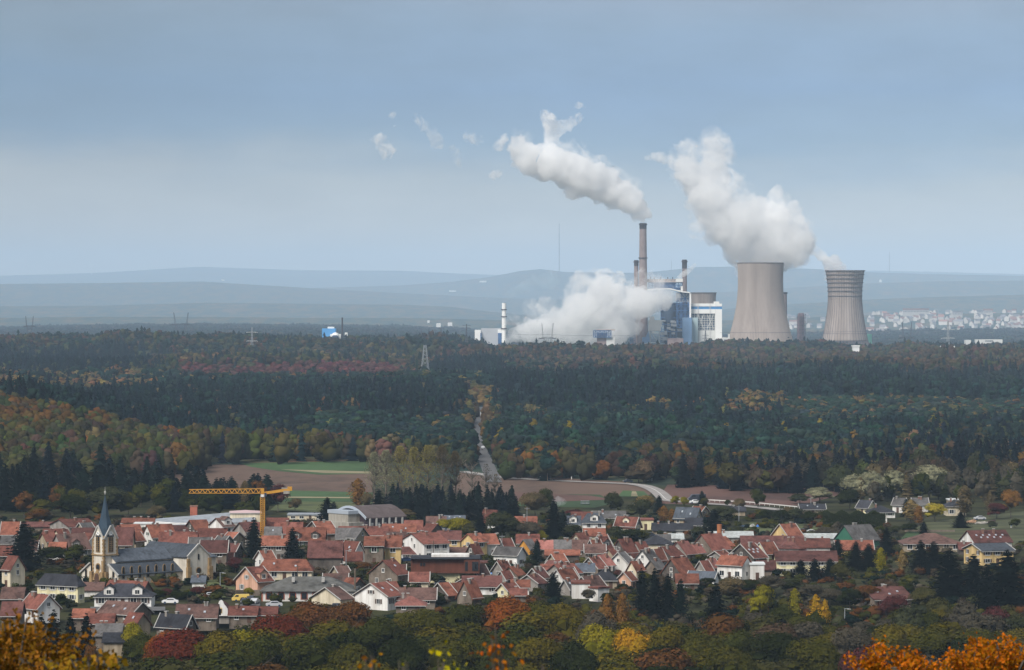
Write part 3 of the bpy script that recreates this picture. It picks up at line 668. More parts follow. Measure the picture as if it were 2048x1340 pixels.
b2 = empty('boiler_house', (0, 0, 0), 0, 'white boiler house with a blue band over a glazed lattice front', 'boiler house')
m = MB(); pbox(m, 1382, 1430, 607, 612.8, d0=0, dep=50); pbox(m, 1382, 1430, 618.3, 627, d0=0, dep=50); pbox(m, 1430.2, 1443.5, 607, 612.8, d0=-6, dep=50); pbox(m, 1430.2, 1443.5, 618.3, 694, d0=-6, dep=50)
pbox(m, 1430.2, 1438, 603, 607, d0=-6, dep=50); m.build('wall', mWhP, b2)
m = MB(); pbox(m, 1382, 1430, 612.8, 618.3, d0=.5, dep=49); pbox(m, 1430.2, 1443.5, 612.8, 618.3, d0=-5.5, dep=49); m.build('band', mBluB, b2)
m = MB(); pbox(m, 1384, 1430, 627, 661, d0=6, dep=40); m.build('glazing', mat('dusky_glazing', (.06,.10,.18), .4, .4, .1), b2)
m = MB(); lat(m, X_(1384), X_(1430), Z_(627.2), Z_(660), DP+3, 9, 7, .7, False)
for a, c in ((1396, 1408), (1408, 1396), (1414, 1428), (1428, 1414)): m.bar((X_(a), DP+2.4, Z_(628)), (X_(c), DP+2.4, Z_(658)), .9)
for q in (1396, 1420): m.bar((X_(q), DP-1, Z_(607)), (X_(q), DP-1, Z_(690)), .8)
m.build('lattice', mWhP2, b2)
m = MB(); pbox(m, 1395.4, 1430, 661, 695, d0=0, dep=50); m.build('lower_wall', mWhP2, b2)
m = MB(); pbox(m, 1383.5, 1395.2, 635, 695, d0=-8, dep=30); m.build('stair_block', mTeal, b2)
m = MB(); pbox(m, 1424, 1441, 678, 693, d0=-20, dep=10); pbox(m, 1441, 1462, 675, 679, d0=-8, dep=8); pbox(m, 1456, 1459, 668, 695, d0=-10, dep=10)
for q in range(6): m.bar((X_(1426+q*6), DP-22, Z_(692)), (X_(1428+q*6), DP-22, Z_(674+q%3*2)), 1.5)
tag(m.build('service_building', mWhP2), 'low white sheds and pipe bridge beside the huge cooling tower', 'industrial building')
# silo on legs
s1 = empty('silo', (0, 0, 0), 0, 'square white coal silo standing on braced legs', 'silo')
m = MB(); pbox(m, 1295.5, 1320, 640, 661, d0=-40, dep=18); pbox(m, 1298, 1307, 633, 640, d0=-38, dep=12); pbox(m, 1307, 1322, 640, 652, d0=-36, dep=16); m.build('bin', mWhP2, s1)
m = MB(); lat(m, X_(1299), X_(1317), Z_(661), Z_(688), DP-38, 1, 1, 1.3); lat(m, X_(1299), X_(1317), Z_(661), Z_(688), DP-26, 1, 1, 1.3); m.bar((X_(1299), DP-38, Z_(661)), (X_(1317), DP-38, Z_(688)), 1.1); m.build('leg_frame', mGal, s1)
m = MB(); pbox(m, 1284, 1298, 674, 690, d0=-30, dep=20); m.add([(X_(1284), DP-31, Z_(690)), (X_(1298), DP-31, Z_(690)), (X_(1296), DP-31, Z_(662)), (X_(1284), DP-10, Z_(690)), (X_(1298), DP-10, Z_(690)), (X_(1296), DP-10, Z_(662))], [(0,1,2),(5,4,3),(0,2,5,3),(0,3,4,1),(1,4,5,2)])
tag(m.build('hopper_house', mBluC), 'small blue house leaning against the square silo', 'industrial building')
b3 = empty('storage_hall', (0, 0, 0), 0, 'long low hall with a curved white roof at the tree line', 'industrial building')
m = MB(); m.add([(X_(1270+i*7.2), DP-60+j*30, Z_(690-5.5*math.sin(math.pi*i/10))) for i in range(11) for j in (0, 1)], [(2*i, 2*i+2, 2*i+3, 2*i+1) for i in range(10)]); m.build('roof', mWhP, b3)
m = MB(); pbox(m, 1270, 1342, 690.2, 700, d0=-59, dep=28); m.build('wall', mWhP2, b3)
m = MB(); pbox(m, 1333, 1364, 676, 692, d0=-50, dep=20); tag(m.build('brick_hall', mat('pinkish_brick', (.34,.25,.24), .9, .2, .1)), 'low pinkish brick hall under the boiler house', 'industrial building')
t1 = empty('conveyor_tower', (0, 0, 0), 0, 'blue steel tower half hidden in the low steam', 'industrial tower')
m = MB(); lat(m, X_(1259), X_(1268), Z_(622), Z_(646), DP-60, 2, 4, 1.2); lat(m, X_(1259), X_(1268), Z_(622), Z_(700), DP-52, 2, 8, 1.2); m.build('lattice', mBluS, t1)
m = MB(); pbox(m, 1258, 1269, 621, 626, d0=-62, dep=14); m.build('cabin', mBluC, t1)
t2 = empty('crusher_house', (0, 0, 0), 0, 'small flat roofed steel plant standing in front of the low steam', 'industrial building')
m = MB(); pbox(m, 1187, 1223, 656.5, 659, d0=-220, dep=20); m.build('roof', mPink, t2)
m = MB(); pbox(m, 1188, 1206, 664, 695, d0=-216, dep=14); m.build('wall', mat('pinkish_brick', (0,0,0)), t2)
m = MB(); pbox(m, 1206, 1222, 672, 695, d0=-218, dep=16); m.build('pale_wall', mWhP2, t2)
m = MB(); lat(m, X_(1187, DP-220), X_(1222, DP-220), Z_(659), Z_(672), DP-221, 8, 2, 1.2); m.build('steel_frame', mBluS, t2)
b4 = empty('turbine_hall', (0, 0, 0), 0, 'long grey hall with a white end block left of the banded chimney', 'industrial building')
m = MB(); pbox(m, 962, 1002, 657, 697, d0=10, dep=40); m.build('wall', mat('light_grey_cladding', (.42,.44,.47), .7, .06, .03), b4)
m = MB(); pbox(m, 949.5, 961.5, 660, 697, d0=4, dep=30); pbox(m, 995.5, 1003.5, 659, 666, d0=2, dep=20); m.build('end_block', mWhP, b4)
m = MB(); pbox(m, 960.5, 963, 666, 690, d0=-1, dep=4); pbox(m, 996, 1003, 666, 697, d0=0, dep=20); m.build('opening', mBluS, b4)
# brown lattice tower between the cooling towers
t3 = empty('absorber_tower', (0, 0, 0), 0, 'dusky red-brown tower between the two big cooling towers', 'industrial tower')
m = MB(); m.lathe([(7.5*.9, Z_(690, 6700)), (7*.9, Z_(632, 6700)), (5*.9, Z_(626, 6700))], 16, X_(1602, 6700), 6700); m.build('shaft', mat('rusty_brown_steel', (.16,.11,.12), .8, .2, .05), t3)
m = MB(); lat(m, X_(1594, 6690), X_(1611, 6690), Z_(628, 6690), Z_(690, 6690), 6688, 3, 8, .7); m.build('scaffold', mGalD, t3)
m = MB(); pbox(m, 1734, 1744, 668, 690, D=7000., dep=20); tag(m.build('green_shed', mGnC), 'turquoise shed at the foot of the slim cooling tower', 'shed')
for x0, x1, yt, lab in ((1548, 1597, 703.5, 'flat white roof peeping out of the trees below the huge cooling tower'), (1884, 1910, 692, 'flat white roof peeping out of the trees right of the lattice mast'), (1706, 1720, 691, 'scrap of pale roof in the trees below the slim cooling tower')):
    m = MB(); DD_ = 5350.; pbox(m, x0, x1, yt, yt+2.2, D=DD_, dep=25); pbox(m, x0+1, x1-1, yt+2.2, yt+20, D=DD_, d0=1, dep=22)
    tag(m.build('flat_building', mWhP), lab, 'industrial building')
f1 = empty('school_building', (0, 0, 0), 0, 'long low white building with dark windows in front of the distant town', 'building')
m = MB(); pbox(m, 1952, 2005, 679, 690, D=6900., dep=20); pbox(m, 1931, 1942, 680, 690, D=6900., dep=20); m.build('wall', mWhP2, f1)
m = MB()
for q in range(7): pbox(m, 1971+q*2.3, 1972.4+q*2.3, 680.5, 683.5, D=6900., d0=-.4, dep=3)
m.build('window', mDkG, f1)
# blue waste plant, left
wp = empty('waste_plant', (0, 0, 0), 0, 'bright blue factory hall with white annexes at the left wood edge', 'industrial building')
D5 = 5750.
m = MB(); pbox(m, 644, 671, 657, 690, D=D5, dep=30); m.build('hall', mBrt, wp)
m = MB(); pbox(m, 661, 682, 668, 690, D=D5, d0=-12, dep=11); pbox(m, 690, 695, 665, 690, D=D5, d0=-5, dep=11)
m.lathe([(6, 0), (6, Z_(670, D5)), (4, Z_(666, D5)), (.5, Z_(664.5, D5))], 20, X_(672, D5), D5-20); m.box(X_(655, D5), X_(668, D5), D5+4, D5+12, Z_(657, D5), Z_(653.5, D5)); m.build('white_annex', mWhP, wp)
m = MB(); m.lathe([(6, 0), (6, Z_(674, D5)), (3, Z_(670, D5))], 16, X_(672, D5), D5-34); m.build('dark_opening', mDkG, wp)
stack(684.5, 635, 690, 1.5, 1.7, 'thin dark chimney beside the bright blue factory', mStackD, D=D5-5, dark=0)
# ---------------------------------------------------------------- pylons, masts, turbines
def pylon_cat(px, yt, yb, D, w, label):
    """delta pylon: two horns over a bridge, standing on two splayed legs; w = half width of the bridge in px"""
    s = D/F; r = empty('pylon', (X_(px, D), D, wz(yb, D)), 0, label, 'pylon', 'electricity pylons'); H = (yb-yt)*s; W = w*s; m = MB(); t = .52*s
    hb_ = H*.42
    for sx_ in (-1, 1):
        for a, b in (((sx_*W*.35, hb_*0), (sx_*W*.5, hb_)), ((sx_*W*.15, 0), (sx_*W*.35, hb_)), ((sx_*W*.42, hb_), (sx_*W*.62, H)), ((sx_*W*.55, hb_), (sx_*W*.64, H)), ((sx_*W*.42, hb_), (sx_*W, hb_*.98)), ((sx_*W*.5, hb_*1.12), (sx_*W, hb_*.98)), ((sx_*W, hb_*.98), (0, hb_*1.14))):
            for dy in (-W*.06, W*.06): m.bar((a[0], dy, a[1]), (b[0], dy, b[1]), t)
        for k in range(6):
            f0, f1_ = k/6, (k+1)/6
            m.bar((sx_*W*(.35+.15*f0), 0, hb_*f0), (sx_*W*(.15+.2*f1_), 0, hb_*f1_), t*.6)
    for k in range(10):
        x = -W+2*W*k/10; m.bar((x, 0, hb_), (x+W*.1, 0, hb_*1.08), t*.6); m.bar((x+W*.1, 0, hb_*1.08), (x+W*.2, 0, hb_), t*.6)
    m.bar((-W, 0, hb_), (W, 0, hb_), t); m.bar((-W*.5, 0, hb_*1.12), (W*.5, 0, hb_*1.12), t)
    m.build('lattice', mGalD, r)
    m = MB()
    for x in (-W*.95, -W*.1, W*.1, W*.95): m.bar((x, 0, hb_), (x, 0, hb_*.8), t*.8)
    m.build('insulator', mGalD, r); return r
def pylon_tower(px, yt, yb, D, arms, label, wb=5, mt=None, armw=12):
    s = D/F; r = empty('pylon', (X_(px, D), D, wz(yb, D)), .25, label, 'pylon', 'electricity pylons'); H = (yb-yt)*s; t = max(.3, .24*s); m = MB(); wb *= s; wt = wb*.22
    n = 9
    for k in range(n):
        f0, f1_ = k/n, (k+1)/n; a, b = wb*(1-f0)+wt*f0, wb*(1-f1_)+wt*f1_
        for c0, c1 in (((-1,-1),(1,-1)), ((1,-1),(1,1)), ((1,1),(-1,1)), ((-1,1),(-1,-1))):
            m.bar((c0[0]*a, c0[1]*a, H*f0), (c0[0]*b, c0[1]*b, H*f1_), t); m.bar((c0[0]*a, c0[1]*a, H*f0), (c1[0]*b, c1[1]*b, H*f1_), t*.6); m.bar((c1[0]*a, c1[1]*a, H*f0), (c0[0]*b, c0[1]*b, H*f1_), t*.6)
    m.build('lattice', mt or mGalD, r); m = MB()
    for f in arms:
        L = armw*s; z = H*f
        for sgn in (-1, 1): m.bar((0, 0, z+1.2*s), (sgn*L, 0, z), t); m.bar((0, 0, z-1.0*s), (sgn*L, 0, z), t); m.bar((sgn*L, 0, z), (sgn*L, 0, z-1.5*s), t)
    if arms: m.build('cross_arm', mWhP2 if mt else mGalD, r)
    return r
pylon_cat(1095, 646, 700, 5500., 18, 'two horned dark pylon in front of the low white steam')
pylon_cat(362, 625, 668, 6700., 23, 'faint two horned pylon far off on the left plain')
pylon_cat(59, 632, 668, 6300., 12, 'faint stocky pylon at the far left edge of the plain')
pylon_cat(850, 655, 690, 5600., 13, 'faint brownish pylon between the blue factory and the grey hall')
pylon_cat(1814, 643, 700, 6150., 15, 'broad dark pylon in front of the distant town')
pylon_tower(1896, 641, 705, 5400., (.45, .17, .72), 'slim lattice pylon with pale cross arms in front of the distant town', 3.2, mGal, 14)
pylon_tower(850, 690, 762, 3900., (), 'tall narrow grey lattice pylon rising from the woods by the red beech strip', 9, mGal)
pylon_tower(504, 654, 712, 5000., (.82, .52, .25), 'pylon with pale cross arms above the woods on the left', 3, mGal, 11)
pylon_tower(933, 648, 690, 5500., (.93, .8), 'small dark pylon left of the grey hall', 2, None, 8)
pylon_tower(882, 655, 675, 5700., (.9,), 'tiny dark pylon top left of the grey hall', 1.2, None, 5)
pylon_tower(1411, 661, 700, 5900., (.75, .6), 'small pylon in front of the lower white wall of the boiler house', 2.5, None, 6)
def cable(pts, D, sag, name='power_line', lab=''):
    m = MB()
    for (x0, y0), (x1, y1) in zip(pts, pts[1:]):
        q = [(X_(x0+(x1-x0)*k/16, D), D, wz(y0+(y1-y0)*k/16+sag*4*(k/16)*(1-k/16), D)) for k in range(17)]
        for a, b in zip(q, q[1:]): m.bar(a, b, .28)
    return tag(m.build(name, mGalD), lab, 'power line')
cable([(1015,667),(1095,669),(1260,671)], 5500., 1.5, lab='thin power line crossing in front of the low steam')
cable([(1440,665),(1814,660),(1896,658),(2080,655)], 5800., 2, lab='thin power line crossing below the distant town')
def mast(px, yt, yb, D, label, r0=.5):
    r = empty('radio_mast', (X_(px, D), D, wz(yb, D)), 0, label, 'mast'); H = (yb-yt)*D/F
    MB().lathe([(r0*1.6, 0), (r0*1.6, H*.8), (r0*1.2, H*.8), (r0*1.2, H)], 6).build('shaft', mGalD, r)
    m = MB()
    for k in range(3):
        for f in (.5, .9): m.bar((0, 0, H*f), (math.cos(k*2.1)*H*.25, math.sin(k*2.1)*H*.25, 0), .12)
    m.build('guy_wire', mGalD, r)
mast(1118.5, 447, 545, 36000., 'very tall thin mast on the ridge left of the tallest chimney', 2.2)
mast(1779, 504, 545, 36500., 'faint thin mast on the ridge right of the slim cooling tower', 1.4)
mast(1343, 520, 545, 36200., 'faint thin mast on the ridge between the two right chimneys', 1.2)
mast(405, 566, 588, 30500., 'tiny pale mast on the left ridge', 1.4)
def turbine(px, yt, yb, D, label, a0):
    r = empty('wind_turbine', (X_(px, D), D, wz(yb, D)), 0, label, 'wind turbine', 'wind turbines on the far ridge'); H = (yb-yt)*D/F; mm = mat('turbine_white', (.6,.6,.6), .6, .03, .1)
    MB().lathe([(5, 0), (3, H)], 12).build('tower', mm, r); MB().box(-2, 2, -5, 4, H-2, H+2).build('nacelle', mm, r)
    for k in range(3):
        an = a0+k*2.094; L = H*.52; d = Vector((math.sin(an), 0, math.cos(an))); n = Vector((d.z, 0, -d.x)); c = Vector((0, -5.5, H))
        MB().add([c+n*2, c-n*2, c+d*L*.2-n*5, c+d*L*.2+n*3, c+d*L-n*1, c+d*L+n*1, c+Vector((0,.8,0)), c+d*L*.2+Vector((0,.7,0))],
                 [(0,1,2,3),(3,2,4,5),(0,3,7,6),(1,6,7,2),(3,5,7),(2,7,4),(4,7,5)]).build('blade', mm, r)
turbine(183, 515, 550, 52000., 'white wind turbine with raised blades on the far left ridge', -.75)
turbine(45, 518, 552, 52500., 'barely visible wind turbine at the far left edge', .3)
for px, py, D, w, h, lab in ((428, 583, 30500., 7, 6, 'tiny white block on the left ridge'), (905, 581, 30500., 12, 3, 'tiny white sheds on the far slope left of the banded chimney'), (966, 562, 33000., 12, 4, 'tiny pale blocks high on the far slope'), (1761, 560, 30000., 4, 7, 'tiny white silo on the wooded slope right of the slim cooling tower'), (446, 559, 30800., 5, 3, 'tiny white hut on top of the left ridge'),
                           (877, 649, 12500., 8, 6, 'small white house on the plain left of the grey hall'), (900, 647, 12500., 8, 5, 'small white gabled house on the plain beside a bare tree'), (857, 642, 13500., 4, 3, 'tiny pale hut on the plain above the brownish pylon')):
    o = empty('far_building', (X_(px, D), D, wz(py+h/2, D)), .3, lab, 'building'); s = D/F
    w *= s; h *= s*(.6 if D > 20000 else .9); MB().box(-w/2, w/2, -w/3, w/3, -4, h*.6).build('wall', mWhP, o)
    MB().add([(-w/2-.5,-w/3-.5,h*.6),(w/2+.5,-w/3-.5,h*.6),(w/2+.5,w/3+.5,h*.6),(-w/2-.5,w/3+.5,h*.6),(-w/2-.5,0,h),(w/2+.5,0,h)], [(0,1,5,4),(3,4,5,2),(0,4,3),(1,2,5),(0,3,2,1)]).build('roof', mWhP2, o)
# distant town
mRf = mat('distant_tile_roof', (.24,.125,.10), .9, .3, .02, objvar=.3); mRg = mat('distant_grey_roof', (.18,.17,.18), .9, .2, .02, objvar=.3); mTw = mat('distant_render', (.5,.47,.43), .9, .06, .05, objvar=.25)
def far_house_mesh(L, W, H, P_):
    a = MB().box(-L/2, L/2, -W/2, W/2, -3, H)
    a.add([(-L/2,-W/2,H),(-L/2,W/2,H),(-L/2,0,H+P_-.25),(L/2,-W/2,H),(L/2,W/2,H),(L/2,0,H+P_-.25)], [(0,2,1),(3,4,5)])
    b = MB().add([(-L/2-.4,-W/2-.5,H-.2),(L/2+.4,-W/2-.5,H-.2),(L/2+.4,W/2+.5,H-.2),(-L/2-.4,W/2+.5,H-.2),(-L/2-.4,0,H+P_),(L/2+.4,0,H+P_)], [(0,1,5,4),(3,4,5,2)])
    return a.mesh('wall'), b.mesh('roof')
FH = [far_house_mesh(*q) for q in ((12,9,6,4.5),(10,9,5,5),(15,10,6,4.5),(22,11,8,4))]
for a, b in FH: a.materials.append(mTw)
FHr = [(a, [b.copy(), b.copy()]) for a, b in FH]
for a, (b, c) in FHr: b.materials.append(mRf); c.materials.append(mRg)
rt = random.Random(11); nt_ = 0; spots = []
while nt_ < 185:
    px = rt.uniform(1560, 2075); py = rt.triangular(618, 668, 636)
    top = np.interp(px, [1560,1640,1740,1860,2050], [634,632,626,622,622])
    if py < top or (1648 < px < 1735) or (1458 < px < 1590 and False): continue
    if px < 1650 and rt.random() < .6: continue
    # distance where the slope is seen at this row
    dd = np.linspace(12800, 18000, 90); zz_ = hgt((px-CX)*dd/F, dd); rows = HY+(CZ-zz_)*F/dd
    k = int(np.argmin(np.abs(rows-py))); D = float(dd[k]); x = wx(px, D)
    if any((x-a)**2+(D-b)**2 < 22**2 for a, b in spots): continue
    spots.append((x, D)); nt_ += 1
    v = rt.choice((0,0,1,1,2,2,3)); o = empty('town_house', (x, D, float(zz_[k])+1), rt.choice((.15, -.3, 1.2, 1.5, .7))+rt.uniform(-.1, .1), None, 'house', 'houses of the distant town'); o.scale = (1.75,)*3
    red = rt.random() < .5
    o['label'] = 'small pale house with a red tiled roof in the distant town' if red else 'small pale house with a grey roof in the distant town'
    link('wall', FHr[v][0], o); link('roof', FHr[v][1][0 if red else 1], o)
for x0, x1, yt, yb, lab in ((1806, 1858, 617, 629, 'long white apartment block with a red roof at the top of the distant town'), (1906, 1925, 622, 631, 'white apartment block with a flat top in the middle of the distant town'), (1968, 1986, 618, 626, 'white block with a red roof at the right of the distant town'), (1767, 1779, 626, 640, 'tall red brick block at the left of the distant town')):
    D = 16500.; o = empty('apartment_block', (0, 0, 0), 0, lab, 'apartment block'); red = 'brick' in lab
    m = MB(); pbox(m, x0, x1, yt+(0 if red else 3), yb+4, D=D, dep=12); m.build('wall', mRf if red else mTw, o)
    m = MB(); pbox(m, x0-.3, x1+.3, yt-.5, yt+(-.01 if red else 3.01), D=D, d0=-1, dep=14); m.build('roof', mRf if 'red' in lab else mRg, o)
    if not red:
        m = MB()
        for q in range(int((x1-x0)/3)): pbox(m, x0+1+q*3, x0+2.4+q*3, yt+4.5, yt+7, D=D, d0=-.5, dep=1)
        m.build('window', mDkG, o)
# ---------------------------------------------------------------- village houses
def tiles(name, col, var=.28):
    m = mat(name, col, .9, var*1.35, .35, 6, objvar=.3, spec=.15, streak=1.3); t = m.node_tree; b = t.nodes['Principled BSDF']
    g = N(t, 'ShaderNodeTexCoord'); w = N(t, 'ShaderNodeTexWave', wave_type='BANDS', bands_direction='Z', i_Scale=1.1, i_Distortion=1.5); LK(t, g.outputs['Object'], w.inputs['Vector'])
    w2_ = N(t, 'ShaderNodeTexWave', wave_type='BANDS', bands_direction='X', i_Scale=1.0, i_Distortion=.6); LK(t, g.outputs['Object'], w2_.inputs['Vector'])
    ad = N(t, 'ShaderNodeMath', operation='ADD'); LK(t, w.outputs['Fac'], ad.inputs[0]); LK(t, w2_.outputs['Fac'], ad.inputs[1])
    bp = N(t, 'ShaderNodeBump', i_Strength=.5); bp.inputs['Distance'].default_value = .08; LK(t, ad.outputs[0], bp.inputs['Height']); LK(t, bp.outputs[0], b.inputs['Normal']); return m
RF = dict(o=tiles('orange_tiles', (.235,.090,.060)), r=tiles('red_tiles', (.18,.07,.054)), d=tiles('dark_red_tiles', (.125,.055,.048)), b=tiles('brown_tiles', (.12,.07,.06)),
          s=tiles('blue_slate', (.09,.105,.13), .18), g=tiles('grey_fibre_cement', (.13,.125,.125), .2), p=tiles('pinkish_red_tiles', (.30,.125,.105), .15), k=tiles('dark_slate', (.04,.042,.052), .18), m=mat('membrane_roof', (.3,.33,.37), .7, .1, .1, 5, streak=.3),
          w=mat('white_sheet_roof', (.6,.62,.62), .6, .1, .3), x=mat('corrugated_light', (.42,.45,.45), .7, .12, .3, 5, streak=.8))
def render_wall(name, c, v=.06, st=.5): return mat(name, c, .95, v, .5, 6, objvar=.06, streak=st, spec=.1)
WL = dict(w=render_wall('white_render', (.78,.77,.75), .04, .4), c=render_wall('cream_render', (.70,.62,.47)), y=render_wall('yellow_render', (.68,.50,.24)), g=render_wall('grey_render', (.30,.28,.26), .12),
          t=render_wall('tan_render', (.36,.30,.22), .12), k=render_wall('dark_stone', (.11,.095,.085), .3), p=render_wall('peach_render', (.66,.40,.29)), o=render_wall('ochre_render', (.62,.30,.06)), n=render_wall('brown_stone', (.20,.165,.135), .3), l=render_wall('lilac_render', (.26,.25,.36)), q=render_wall('pale_yellow_render', (.74,.68,.44)))
mFr = mat('window_frame_white', (.62,.61,.58), .6, .05, 1); mPane = mat('window_glass', (.02,.024,.03), .15, .4, .6, spec=.6); mShut = mat('window_shutter', (.10,.07,.06), .8, .2, 1)
mTrim = mat('pale_verge_board', (.40,.39,.37), .7, .1, 1); mChim = mat('chimney_brick', (.22,.12,.09), .95, .25, 1); mDoor = mat('door_wood', (.09,.05,.035), .7, .2, 1); mBrick = mat('red_brick', (.36,.12,.08), .95, .2, .8)
WINM = {}
def win_mesh(w, h):
    k = (round(w, 1), round(h, 1))
    if k not in WINM:
        a = MB(); f = .12
        a.box(-w/2-f, -w/2, -.07, .02, -f, h+f); a.box(w/2, w/2+f, -.07, .02, -f, h+f); a.box(-w/2, w/2, -.07, .02, h, h+f); a.box(-w/2-.1, w/2+.1, -.14, .02, -f-.12, -.0); a.box(-.04, .04, -.05, .02, 0, h)
        b = MB().box(-w/2, w/2, -.03, .02, 0, h); am, bm_ = a.mesh('window'), b.mesh('pane'); am.materials.append(mFr); bm_.materials.append(mPane); WINM[k] = (am, bm_)
    return WINM[k]
def window(par, x, y, z, w, h, rz=0):
    a, b = win_mesh(w, h); o = link('window', a, par, None, (x, y, z), rz); link('pane', b, o); return o
def roof_gable(L, W, ze, zr, ov=.45, t=.22):
    m = MB(); sl = (zr-ze)/(W/2); y = W/2+ov; zo = ze-sl*ov; x = L/2+ov
    sec = [(-y, zo), (0, zr+.12), (y, zo), (y, zo-t), (0, zr-t+.12), (-y, zo-t)]
    vs = [(-x, a, z) for a, z in sec]+[(x, a, z) for a, z in sec]
    return m.add(vs, [(i, i+6, (i+1)%6+6, (i+1)%6) for i in range(6)]+[(0,1,4,5),(1,2,3,4),(11,10,7,6),(10,9,8,7)])
def roof_hip(L, W, ze, zr, ov=.45, t=.2, half=0):
    m = MB(); x, y = L/2+ov, W/2+ov; rx = max(L/2-W/2*(1-half), .15); z0 = ze-.15
    return m.add([(-x,-y,z0),(x,-y,z0),(x,y,z0),(-x,y,z0),(-rx,0,zr),(rx,0,zr),(-x,-y,z0-t),(x,-y,z0-t),(x,y,z0-t),(-x,y,z0-t)],
        [(0,1,5,4),(1,2,5),(2,3,4,5),(3,0,4),(0,6,7,1),(1,7,8,2),(2,8,9,3),(3,9,6,0),(6,9,8,7)])
HOUSES = []; HPX = []; FOOT = []
rh_ = random.Random(5)
def house(x0, xs, x1, yb, ye, yr, r, W, rf, wl, ext='', label='', name='house', cat='house', group='houses of the village'):
    D = dist(yb); s = D/F; rr = R(r); c_, s_ = math.cos(rr), math.sin(rr)
    if abs(r) < 4: L = (x1-x0)*s; W = W or 9; corner = ((x0+x1)/2, 0)
    elif r > 0: W = (xs-x0)*s/s_; L = (x1-xs)*s/c_
    else: W = (x1-xs)*s/-s_; L = (xs-x0)*s/c_
    W = max(W, 3.5); L = max(L, 4)
    hipped = rf[-1] == 'h'; flat = rf[-1] == 'f'; ov = 0 if flat else .45
    L -= 2*ov*.6; W -= 2*ov*.6
    if abs(r) < 4: cx, cy = wx((x0+x1)/2, D), D+W/2*c_
    else:
        lx = -L/2 if r > 0 else L/2; ly = -W/2; X0 = wx(xs, D)
        cx = X0-(lx*c_-ly*s_); cy = D-(lx*s_+ly*c_)
    ze = max(wz(ye, D), 2.0); zr = max(wz(yr, cy), ze+(.3 if flat else 1.2))
    root = empty(name, (cx, cy, 0), rr, label, cat, group)
    HPX.append(((x0+x1)/2, yb, label))
    mr, mw = RF[rf[0]], WL[wl]
    m = MB().box(-L/2, L/2, -W/2, W/2, -1.5, ze)
    if not (hipped or flat):
        sl = (zr-ze)/(W/2)
        for sx_ in (-1, 1):
            a = sx_*(L/2-.001); b_ = sx_*(L/2-.3)
            m.add([(a,-W/2,ze),(a,W/2,ze),(a,0,zr-.12),(b_,-W/2,ze),(b_,W/2,ze),(b_,0,zr-.12)], [(0,1,2) if sx_ > 0 else (0,2,1), (3,5,4) if sx_ > 0 else (3,4,5), (0,2,5,3), (1,4,5,2)])
    m.build('wall', mw, root)
    if flat:
        m = MB(); m.box(-L/2-.25, L/2+.25, -W/2-.25, W/2+.25, ze+.002, ze+.45); ro = m.build('roof', mr, root); zr = ze+.45
    elif hipped: ro = roof_hip(L, W, ze, zr, half=.0 if 'H' not in ext else .6).build('roof', mr, root)
    else: ro = roof_gable(L, W, ze, zr).build('roof', mr, root)
    if 'v' in ext and not flat and not hipped:
        sl = (zr-ze)/(W/2); y = W/2+.5; zo = ze-sl*.5
        for sx_ in (-1, 1):
            x = sx_*(L/2+.5); m = MB()
            for sy in (-1, 1): m.bar((x, sy*y, zo+.05), (x, 0, zr+.12), .2)
            m.build('verge', mTrim, root)
    if not flat:   # gutter
        if 'n' not in ext: MB().bar((-L/2-.3, -W/2-(.55 if not hipped else .5), ze-.42 if not hipped else ze-.3), (L/2+.3, -W/2-(.55 if not hipped else .5), ze-.42 if not hipped else ze-.3), .16).build('gutter', mTrim, root)
    nc = int(ext[ext.index('c')+1]) if 'c' in ext else (0 if flat else rh_.choice((0,1,1,2)))
    for k in range(nc):
        x = rh_.uniform(-.36, .36)*L; y = rh_.choice((-1, -.4, .6))*W*.13; zt = zr+.55; w = .3
        sl = (zr-ze)/(W/2); zb_ = zr-abs(y)*sl-.4
        co = MB().box(x-w, x+w, y-.35, y+.35, zb_, zt).build('chimney', mChim if rh_.random() < .6 else WL['g'], ro)
        MB().box(x-w-.1, x+w+.1, y-.45, y+.45, zt+.002, zt+.15).build('chimney_cap', mTrim, root)
    ns = int(ext[ext.index('s')+1]) if 's' in ext else 0
    sl = (zr-ze)/(W/2); an = math.atan(sl)
    for k in range(ns):
        x = (-.4+.8*(k+.5)/ns)*L; f = .45+.2*(k % 2)
        y = -W/2*f; z = zr-W/2*f*sl+.15
        q = Vector((0, -math.cos(an), -math.sin(an))); n_ = Vector((0, -math.sin(an), math.cos(an))); u = Vector((1, 0, 0)); c = Vector((x, y, z))+n_*.08
        vs = [c-u*.27-q*.38, c+u*.27-q*.38, c+u*.27+q*.38, c-u*.27+q*.38]; vs += [v-n_*.2 for v in vs]
        MB().add(vs, [(0,1,2,3),(7,6,5,4),(0,4,5,1),(1,5,6,2),(2,6,7,3),(3,7,4,0)]).build('skylight', mat('skylight_glass', (.36,.39,.43), .2, .05, 1, spec=.6), ro)
    nd = int(ext[ext.index('d')+1]) if 'd' in ext else 0
    for k in range(nd):
        x = (-.5+(k+.5)/nd)*L; w = 1.3; yb_ = -W/2+.6; zt = min(ze+2.1, zr-.3); dk = (zr-zt)/sl if sl else 1
        dm_ = MB().box(x-w, x+w, yb_, -dk*.9, ze+.1, zt); dm_.add([(x-w, yb_, zt), (x+w, yb_, zt), (x, yb_, zt+.9)], [(0,1,2)]); do = dm_.build('dormer', mw, root)
        MB().add([(x-w-.3, yb_-.3, zt-.15), (x, yb_-.3, zt+1.0), (x+w+.3, yb_-.3, zt-.15), (x-w-.3, 0, zt-.15), (x, 0, zt+1.0), (x+w+.3, 0, zt-.15), (x, yb_-.3, zt+.7), (x, 0, zt+.7)], [(0,1,4,3),(1,2,5,4),(0,6,1),(1,6,2),(0,3,7,6),(6,7,5,2)]).build('dormer_roof', mr, do)
